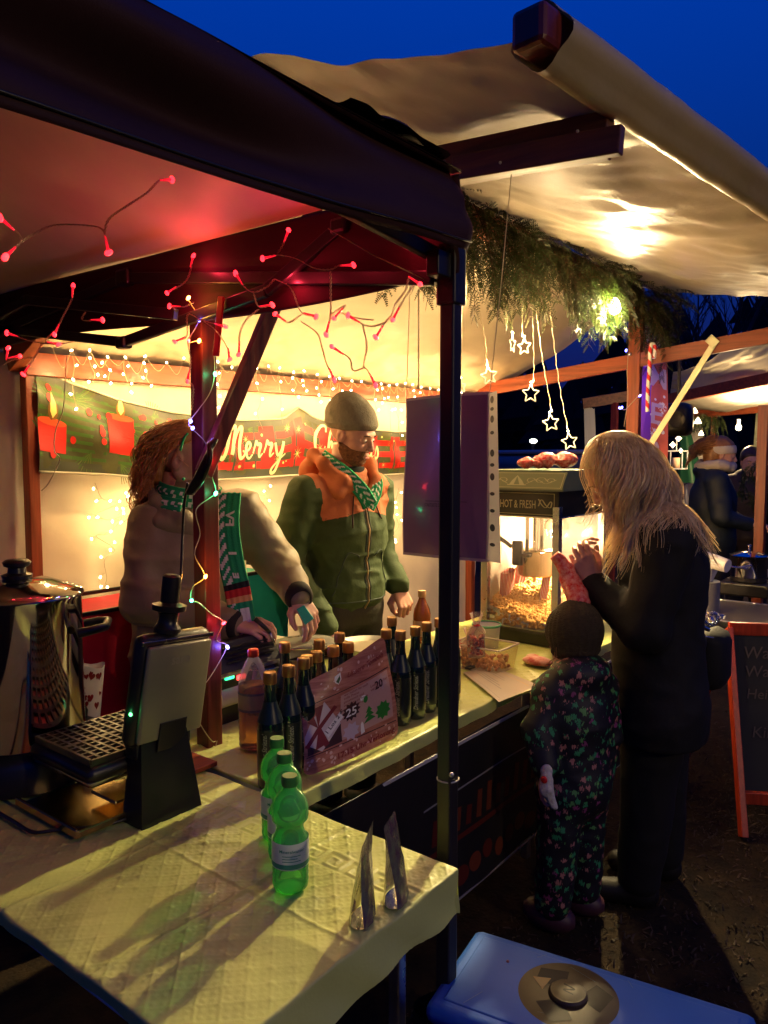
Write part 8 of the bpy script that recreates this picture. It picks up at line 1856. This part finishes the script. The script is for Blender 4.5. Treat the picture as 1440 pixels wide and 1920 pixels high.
def torso_b(P):
    d = s_ell(P, cst, (0.145, 0.185, 0.20)); d = smin(d, s_ell(P, wst, (0.145, 0.175, 0.17)), 0.08); d = smin(d, s_ell(P, hip, (0.155, 0.185, 0.25)), 0.08); return smin(d, s_cap(P, shL*0.75+neckb*0.25, shR*0.75+neckb*0.25, 0.085, 0.085), 0.07)
def coat_b(P):
    d = smin(torso_b(P), np.minimum(smin(s_cap(P, shL, elL, 0.085, 0.075), s_cap(P, elL, wrL, 0.072, 0.052), 0.03), smin(s_cap(P, shR, elR, 0.085, 0.075), s_cap(P, elR, wrR, 0.070, 0.050), 0.03)), 0.025)
    return np.maximum(d, 0.60-P[:, 2])-folds(P, 0.007, 8, 21.0)
garment('coat', coat_b, (-0.35, -0.42, 0.55), (0.55, 0.42, 1.50), 0.0105, bw, BLK, t_bw)
garment('trousers', lambda P: smin(s_cap(P, (0.0, -0.10, 0.75), (-0.03, -0.11, 0.10), 0.11, 0.068), s_cap(P, (0.02, 0.10, 0.75), (0.06, 0.09, 0.10), 0.11, 0.068), 0.03)-folds(P, 0.006, 9, 1.0), (-0.2, -0.26, 0.05), (0.25, 0.26, 0.86), 0.013, bw, BLK, t_bw)
def boots(P): return np.minimum(smin(s_cap(P, (-0.03, -0.11, 0.22), (-0.03, -0.11, 0.06), 0.06, 0.05), s_cap(P, (-0.05, -0.11, 0.045), (0.13, -0.12, 0.04), 0.045, 0.038), 0.03), smin(s_cap(P, (0.06, 0.09, 0.22), (0.06, 0.09, 0.06), 0.06, 0.05), s_cap(P, (0.04, 0.09, 0.045), (0.22, 0.09, 0.04), 0.045, 0.038), 0.03))
garment('boots', boots, (-0.15, -0.20, -0.01), (0.30, 0.18, 0.30), 0.010, bw, mat('boot_leather', (0.006, 0.004, 0.003), 0.6), t_bw)
hMb = head_frame(112, 44, 0); hcb = at(1156, 890, d=2.56)
hv1, hf1 = hand_mesh((0.9, 1.0, 1.0, 1.1), 0.04, 0.6, side=-1, scale=0.98); hv2, hf2 = hand_mesh((0.9, 1.0, 1.0, 1.1), 0.04, 0.6, side=1, scale=0.98)
build_body(bw, t_bw, hcb, hMb, [(wst, cst, 0.11, 0.12), (cst, neckb, 0.10, 0.05), (shL, elL, 0.05, 0.042), (elL, wrL, 0.042, 0.028), (shR, elR, 0.05, 0.042), (elR, wrR, 0.042, 0.028), ((0, -0.1, 0.75), (0, -0.11, 0.1), 0.08, 0.05), ((0.02, 0.1, 0.75), (0.06, 0.09, 0.1), 0.08, 0.05)],
           [(hv1, hf1, bw.W(wrL)+np.array([0, 0, 0.018])-RT*0.006, -RT*0.45+UP*0.95, -FW*0.75-RT*0.2), (hv2, hf2, bw.W(wrR)+np.array([0, 0, 0.018])-RT*0.010, -RT*0.25+UP*0.95, -RT*0.9+FW*0.5)], bw.W(neckb), scale=0.97)
BH_ = hair_mat('hair_blonde', (0.72, 0.49, 0.22), (1.0, 0.80, 0.46))
V, F = surf(lambda P: hcap(P, -0.005), (-0.15, -0.12, -0.14), (0.14, 0.12, 0.16), 0.0045); mesh_obj('hair_cap', hcb+V@hMb, F, BH_, t_bw, True, True)
rl, rw = roots_on(hcb, hMb, 9500, lambda p: (((p[:, 0] < -0.008) & (p[:, 2] > 0.035)) | ((p[:, 0] < -0.015) & (p[:, 2] > -0.07))) & ~((p[:, 1] > 0.0) & (p[:, 0] > -0.005) & (p[:, 2] < 0.10)) & ~((p[:, 1] > -0.01) & (p[:, 0] > 0.030)))
side = np.sign(rl[:, 1]+RNG.normal(0, 0.012, len(rl))); back = np.clip((0.03-rl[:, 0])/0.10, 0, 1)
wdir = lambda k0: -bw.f*(0.75+1.1*back)[:, None]+np.outer(side*(0.85-0.5*back), hMb[1])+np.outer(np.full(len(side), k0), [0, 0, 1.0]); dl_ = wdir(-0.25)
strands('hair', rw, dl_, hcb, 27, 0.0148, 0.18, coll_for(hcb, hMb, torso_b, bw, 0.032, (0.112, 0.096, 0.104)), BH_, t_bw, w=0.0012, curl=0.17, curlf=9, clump=0.50, nclump=130, jitter=0.06, seg=1)
rl, rw = roots_on(hcb, hMb, 420, lambda p: (p[:, 0] < 0.01) & (p[:, 2] > 0.04)); side = np.sign(rl[:, 1]); back = np.clip((0.03-rl[:, 0])/0.10, 0, 1)
dl_ = wdir(-0.1)
strands('stray_hair', rw, dl_, hcb, 22, 0.0148, 0.15, coll_for(hcb, hMb, torso_b, bw, 0.032, (0.116, 0.099, 0.108)), BH_, t_bw, w=0.0006, curl=0.07, curlf=11, clump=0.05, nclump=200, jitter=0.22)
# heart bag in her hands
hbp = catmull([at(1040, 1040, d=2.58), at(1056, 1058, d=2.58), at(1070, 1090, d=2.57), at(1086, 1128, d=2.52), at(1092, 1152, d=2.50)], 7); rr_ = np.interp(np.linspace(0, 1, len(hbp)), [0, 0.25, 0.55, 0.8, 1], [0.020, 0.024, 0.036, 0.034, 0.008])
t = thing('heart_bag', hbp[0], 'red and white heart patterned sweet bag held by the blonde woman', 'sweet bag'); m = MB(); m.tube(hbp, rr_, 18); V_ = m.v[0]; V_ = V_+0.005*np.stack([noise3(V_[:, 0]*45, V_[:, 1]*45, V_[:, 2]*45), noise3(V_[:, 1]*45, V_[:, 2]*45, V_[:, 0]*45), noise3(V_[:, 2]*45, V_[:, 0]*45, V_[:, 1]*45)], 1)
mesh_obj('wrap', V_, m.f, mat('heart_bag_red', (0.66, 0.010, 0.012), 0.22, col2=(0.80, 0.30, 0.25), vscale=70, bump=0.6, bscale=30), t, True, True)
# shoulder bag behind her
q = at(1338, 1230, d=2.75); t = thing('handbag', q, 'black handbag with shiny metal chain at the blonde woman right side', 'handbag'); m = MB(); m.box(q-[0.09, 0.05, 0.115], q+[0.09, 0.05, 0.10], bev=0.045); m.build('bag', BLK, t, world=True, smooth=True, sharp=60)
c_ = catmull([at(1312, 1160, d=2.65), at(1322, 1166, d=2.65), at(1335, 1172, d=2.65), at(1345, 1160, d=2.66), at(1338, 1150, d=2.66), at(1330, 1154, d=2.66)], 6)
for k in range(0, len(c_)-1, 2):
    m = MB(); d_v = c_[k+1]-c_[k]; _, u_, v_ = basis(d_v); a_ = np.linspace(0, 2*np.pi, 11); pl = u_ if k % 4 else v_; m.tube([c_[k]+d_v*0.5+0.0085*math.cos(a)*d_v/np.linalg.norm(d_v)+0.005*math.sin(a)*pl for a in a_], 0.0018, 5, caps=False); m.build('chain_link', STEEL, t, world=True, smooth=True)
m = MB(); m.bar(at(1306, 1168, d=2.62), at(1330, 1182, d=2.62), 0.02, 0.014, bev=0.004).bar(at(1312, 1192, d=2.62), at(1338, 1196, d=2.62), 0.010, 0.006, bev=0.002); m.build('clasp', STEEL, t, world=True)

# ------------------------------------------------------------------ the child
kid = Figure((2.43, 1.065), 75); t_k = thing('person', kid.o, 'small child in dark flowered snowsuit and brown hat seen from behind at the counter', 'person')
def floral():
    m, nt, b, out = new_mat('flowered_cloth'); L = nt.links.new; tc = nt.nodes.new('ShaderNodeTexCoord'); vo = nt.nodes.new('ShaderNodeTexVoronoi'); vo.inputs['Scale'].default_value = 42; vo.inputs['Randomness'].default_value = 0.9
    mp = nt.nodes.new('ShaderNodeMapping'); mp.inputs['Rotation'].default_value = (0.5, 0.3, 0.6); mp.inputs['Scale'].default_value = (1, 1, 1); L(tc.outputs['Object'], mp.inputs[0]); nz = nt.nodes.new('ShaderNodeTexNoise'); nz.inputs['Scale'].default_value = 60; mix = nt.nodes.new('ShaderNodeMix'); mix.data_type = 'VECTOR'; mix.inputs[0].default_value = 0.028
    L(mp.outputs[0], mix.inputs[4]); L(nz.outputs['Color'], mix.inputs[5]); L(mix.outputs[1], vo.inputs[0])
    r1 = nt.nodes.new('ShaderNodeValToRGB'); r1.color_ramp.interpolation = 'CONSTANT'; L(vo.outputs['Distance'], r1.inputs[0]); r1.color_ramp.elements[0].color = (1, 1, 1, 1); r1.color_ramp.elements[1].position = 0.37; r1.color_ramp.elements[1].color = (0, 0, 0, 1)
    r2 = nt.nodes.new('ShaderNodeValToRGB'); r2.color_ramp.interpolation = 'CONSTANT'; sp_ = nt.nodes.new('ShaderNodeSeparateColor'); L(vo.outputs['Color'], sp_.inputs[0]); L(sp_.outputs[0], r2.inputs[0])
    r2.color_ramp.elements[0].color = (0.035, 0.27, 0.10, 1); r2.color_ramp.elements[1].position = 0.38; r2.color_ramp.elements[1].color = (0.42, 0.17, 0.14, 1)
    for p_, c_ in ((0.60, (0.10, 0.30, 0.08, 1)), (0.74, (0.26, 0.05, 0.15, 1)), (0.86, (0.004, 0.005, 0.008, 1))): e = r2.color_ramp.elements.new(p_); e.color = c_
    mx = nt.nodes.new('ShaderNodeMix'); mx.data_type = 'RGBA'; L(r1.outputs[0], mx.inputs[0]); mx.inputs[6].default_value = (0.006, 0.006, 0.011, 1); L(r2.outputs[0], mx.inputs[7]); L(mx.outputs[2], b.inputs['Base Color']); b.inputs['Roughness'].default_value = 0.6; return m
FLO = floral()
kS1, kE1, kW1 = kid.L(at(1036, 1300, d=2.46)), kid.L(at(1010, 1370, d=2.43)), kid.L(at(1022, 1432, d=2.40)); kS2, kE2, kW2 = kid.L(at(1122, 1290, d=2.55)), kid.L(at(1136, 1370, d=2.54)), kid.L(at(1128, 1440, d=2.52))
kc_ = kid.L(at(1078, 1310, d=2.50))
def suit(P):
    d = s_ell(P, (kc_[0], kc_[1], 0.70), (0.11, 0.13, 0.17)); d = smin(d, s_ell(P, (kc_[0], kc_[1], 0.50), (0.115, 0.125, 0.14)), 0.06)
    d = smin(d, s_cap(P, kS1, kS2, 0.06, 0.06), 0.05); d = smin(d, s_ell(P, (kc_[0]-0.03, kc_[1], 0.865), (0.075, 0.095, 0.05)), 0.04)
    for a, b, c in ((kS1, kE1, kW1), (kS2, kE2, kW2)): d = smin(d, smin(s_cap(P, a, b, 0.056, 0.050), s_cap(P, b, c, 0.049, 0.040), 0.02), 0.02)
    for sg in (-1, 1): d = smin(d, s_cap(P, (kc_[0], kc_[1]+0.065*sg, 0.46), (kc_[0]+0.01, kc_[1]+0.075*sg, 0.10), 0.072, 0.058), 0.03)
    return d-folds(P, 0.006, 12, 31.0)
garment('snowsuit', suit, tuple(np.minimum.reduce([kS1, kE1, kW1, kS2, kE2, kW2, kc_])-[0.16, 0.12, 9])[:2]+(0.03,), tuple(np.maximum.reduce([kS1, kE1, kW1, kS2, kE2, kW2, kc_])+[0.16, 0.12, 9])[:2]+(0.96,), 0.009, kid, FLO, t_k)
hMk = head_frame(70, 5); hck = at(1072, 1197, d=2.53)
def hat_k(P):
    d = s_ell(P, (-0.012, 0, 0.022), (0.104, 0.096, 0.106)); d = smin(d, s_ell(P, (-0.03, 0, 0.05), (0.082, 0.078, 0.088)), 0.03); d = np.maximum(d, P[:, 0]-0.055-0.9*np.clip(P[:, 2], -0.03, 0.2)); d = np.maximum(d, -P[:, 2]-0.085); return d-0.0015*noise3(P[:, 0]*30, P[:, 1]*30, P[:, 2]*30)+0.0+0.0016*np.sin(np.arctan2(P[:, 1], P[:, 0])*26)-0.007*np.exp(-((P[:, 2]+0.055)/0.022)**4)
V, F = surf(hat_k, (-0.14, -0.13, -0.12), (0.13, 0.13, 0.16), 0.0045); mesh_obj('hat', hck+V@hMk*0.92, F, mat('hat_brown', (0.055, 0.038, 0.018), 0.95, var=0.2, vscale=60, bump=0.9, bscale=120, stretch=(1, 1, 3)), t_k, True, True)
khv, khf = hand_mesh((0.5, 0.6, 0.6, 0.6), 0.1, 0.3, side=1, scale=0.6, h=0.004)
build_body(kid, t_k, hck, hMk, [((kc_[0], kc_[1], 0.5), (kc_[0], kc_[1], 0.78), 0.07, 0.07), (kS1, kE1, 0.03, 0.026), (kE1, kW1, 0.026, 0.018), (kS2, kE2, 0.03, 0.026), (kE2, kW2, 0.026, 0.018), ((kc_[0], kc_[1]-0.065, 0.46), (kc_[0], kc_[1]-0.075, 0.1), 0.04, 0.03), ((kc_[0], kc_[1]+0.065, 0.46), (kc_[0], kc_[1]+0.075, 0.1), 0.04, 0.03)],
           [(khv, khf, kid.W(kW1)-[0, 0, 0.03], np.array([0, 0, -1.0])-0.2*RT, -RT), (khv, khf, kid.W(kW2)-[0, 0, 0.03], np.array([0, 0, -1.0]), RT)], kid.W((kc_[0], kc_[1], 0.84)), scale=0.84, h=0.004)
for sg in (-1, 1): MB().sphere(kid.W((kc_[0]+0.03, kc_[1]+0.075*sg, 0.045)), (0.055, 0.095, 0.05), 12).build('boot', mat('boot_plum', (0.06, 0.02, 0.03), 0.5), t_k, world=True, smooth=True)
rl, rw = roots_on(hck, hMk*0.92, 120, lambda p: (p[:, 0] > -0.02) & (np.abs(p[:, 1]) > 0.05) & (p[:, 2] < 0.0) & (p[:, 2] > -0.06)); strands('hair', rw, np.tile([0, 0, -1.0], (len(rw), 1)), hck, 10, 0.009, 0.2, coll_for(hck, hMk, suit, kid, 0.01), hair_mat('hair_child', (0.35, 0.15, 0.06), (0.5, 0.25, 0.1)), t_k, w=0.0012, curl=0.1)
# stuffed toy / white mitten in the child's hand
ty = thing('plush_toy', at(1022, 1480, d=2.38), 'white and red plush toy dangling from the child left hand', 'plush toy')
def toy(P): d = s_cap(P, (0, 0, 0.06), (0.005, 0.0, 0.0), 0.018, 0.022); d = smin(d, s_cap(P, (0.005, 0, 0.0), (0.0, 0.028, -0.06), 0.020, 0.011), 0.01); return d-0.003*noise3(P[:, 0]*70, P[:, 1]*70, P[:, 2]*70)
V, F = surf(toy, (-0.05, -0.05, -0.10), (0.05, 0.06, 0.10), 0.004); tb_ = at(1024, 1478, d=2.37); Mx = np.stack([RT*-1, RT*1.0+0*FW, np.array([0, 0, 1.0])])
V2 = tb_+np.outer(V[:, 1], RT)-np.outer(V[:, 0], FW)+np.outer(V[:, 2], [0, 0, 1]); mesh_obj('plush', V2, F, mat('plush_white', (0.62, 0.58, 0.50), 0.95, bump=0.7, bscale=90), ty, True, True)
MB().sphere(at(1020, 1462, d=2.345), (0.006, 0.012, 0.012), 8).build('patch', I_RED, ty, world=True, smooth=True)

# ------------------------------------------------------------------ two people at the next stall
def simple_person(root, az, H, coat, label, hairm, headb=False, lean=12, hood=None):
    fg = Figure(root, az); t = thing('person', fg.o, label, 'person'); k = H/1.72
    sR, eR, wR_ = np.array([0.0, -0.20, 1.38])*k, np.array([0.03, -0.27, 1.12])*k, np.array([0.22, -0.20, 1.06])*k; sL, eL, wL_ = [v*np.array([1, -1, 1]) for v in (sR, eR, wR_)]
    def co(P):
        d = s_ell(P, (0, 0, 0.95*k), (0.17, 0.20, 0.28)); d = smin(d, s_ell(P, (0.0, 0, 1.22*k), (0.17, 0.21, 0.22)), 0.07); d = smin(d, s_cap(P, sR*[1, .8, 1], sL*[1, .8, 1], 0.085, 0.085), 0.06); d = smin(d, s_ell(P, (-0.05, 0, 1.46*k), (0.10, 0.12, 0.06)), 0.05)
        for a, b, c in ((sR, eR, wR_), (sL, eL, wL_)): d = smin(d, smin(s_cap(P, a, b, 0.08, 0.07), s_cap(P, b, c, 0.068, 0.05), 0.02), 0.02)
        return np.maximum(d, 0.70-P[:, 2])-folds(P, 0.008, 8, root[0])
    garment('coat', co, (-0.3, -0.38, 0.66), (0.36, 0.38, 1.58*k), 0.016, fg, coat, t)
    garment('trousers', lambda P: legs(P, 0.82*k), (-0.2, -0.24, 0.03), (0.2, 0.24, 0.96), 0.02, fg, BLK, t)
    hMx = head_frame(az, lean); hcx = fg.W((0.05, 0, 1.585*k)); hv_, hf2_ = hand_mesh((0.8, 0.9, 0.9, 0.9), 0.05, 0.5, side=1, h=0.006)
    build_body(fg, t, hcx, hMx, [((0, 0, 0.95*k), (0, 0, 1.30*k), 0.10, 0.11), (sR, eR, 0.05, 0.04), (eR, wR_, 0.04, 0.03), (sL, eL, 0.05, 0.04), (eL, wL_, 0.04, 0.03), ((0, -0.09, 0.85), (0, -0.1, 0.1), 0.08, 0.05), ((0, 0.09, 0.85), (0, 0.1, 0.1), 0.08, 0.05)],
               [(hv_, hf2_, fg.W(wR_)+fg.f*0.02, fg.f, np.array([0, 0, 1.0])), (hv_, hf2_, fg.W(wL_)+fg.f*0.02, fg.f, np.array([0, 0, 1.0]))], fg.W((0, 0, 1.44*k)), h=0.006)
    V, F = surf(hcap, (-0.15, -0.12, -0.14), (0.14, 0.12, 0.16), 0.006); mesh_obj('hair', hcx+V@hMx, F, hairm, t, True, True)
    return fg, t, hcx, hMx, co
qh = at(1338, 900, d=5.9)
fg, t, hcx, hMx, co_ = simple_person((qh[0], qh[1]), 292, 1.69, mat('navy_coat', (0.008, 0.014, 0.022), 0.6, bump=0.1, bscale=30), 'woman in dark padded coat with cream headband at the neighbouring stall', hair_mat('hair_copper', (0.30, 0.12, 0.035), (0.45, 0.2, 0.06)))
def hband(P): return np.maximum(np.maximum(s_ell(P, (-0.015, 0, 0.035), (0.114, 0.098, 0.104)), -s_ell(P, (-0.015, 0, 0.035), (0.104, 0.088, 0.094))), np.abs(P[:, 2]-0.035-0.28*P[:, 0])-0.032)
V, F = surf(hband, (-0.15, -0.12, -0.08), (0.13, 0.12, 0.16), 0.006); mesh_obj('headband', hcx+V@hMx, F, mat('headband_cream', (0.62, 0.52, 0.40), 0.85), t, True, True)
rl, rw = roots_on(hcx, hMx, 240, lambda p: (p[:, 0] < -0.05) & (p[:, 2] > -0.02)); strands('ponytail', rw, np.tile(np.array([-1, 0, 0.2])@hMx, (len(rw), 1)), hcx, 14, 0.017, 0.16, coll_for(hcx, hMx, co_, fg, 0.02), hair_mat('hair_copper2', (0.30, 0.12, 0.035), (0.45, 0.2, 0.06)), t, w=0.003, clump=2.0, nclump=4)
def cscarf(P):
    ring = [(0.11*math.cos(a)+0.01, 0.11*math.sin(a), 1.47+0.01*math.sin(3*a)) for a in np.linspace(0, 6.28, 13)]; d = None
    for a, b in zip(ring, ring[1:]): c = s_cap(P, a, b, 0.035, 0.035); d = c if d is None else smin(d, c, 0.02)
    return d-folds(P, 0.006, 16, 2.0)
garment('scarf', cscarf, (-0.18, -0.18, 1.40), (0.20, 0.18, 1.55), 0.010, fg, mat('cream_scarf', (0.55, 0.46, 0.34), 0.9), t)
qb = at(1405, 930, d=6.9); simple_person((qb[0], qb[1]), 200, 1.62, mat('brown_coat', (0.035, 0.020, 0.012), 0.7), 'person in brown coat partly hidden behind the headband woman under the wreath', hair_mat('hair_dark', (0.04, 0.02, 0.012), (0.07, 0.035, 0.02)))
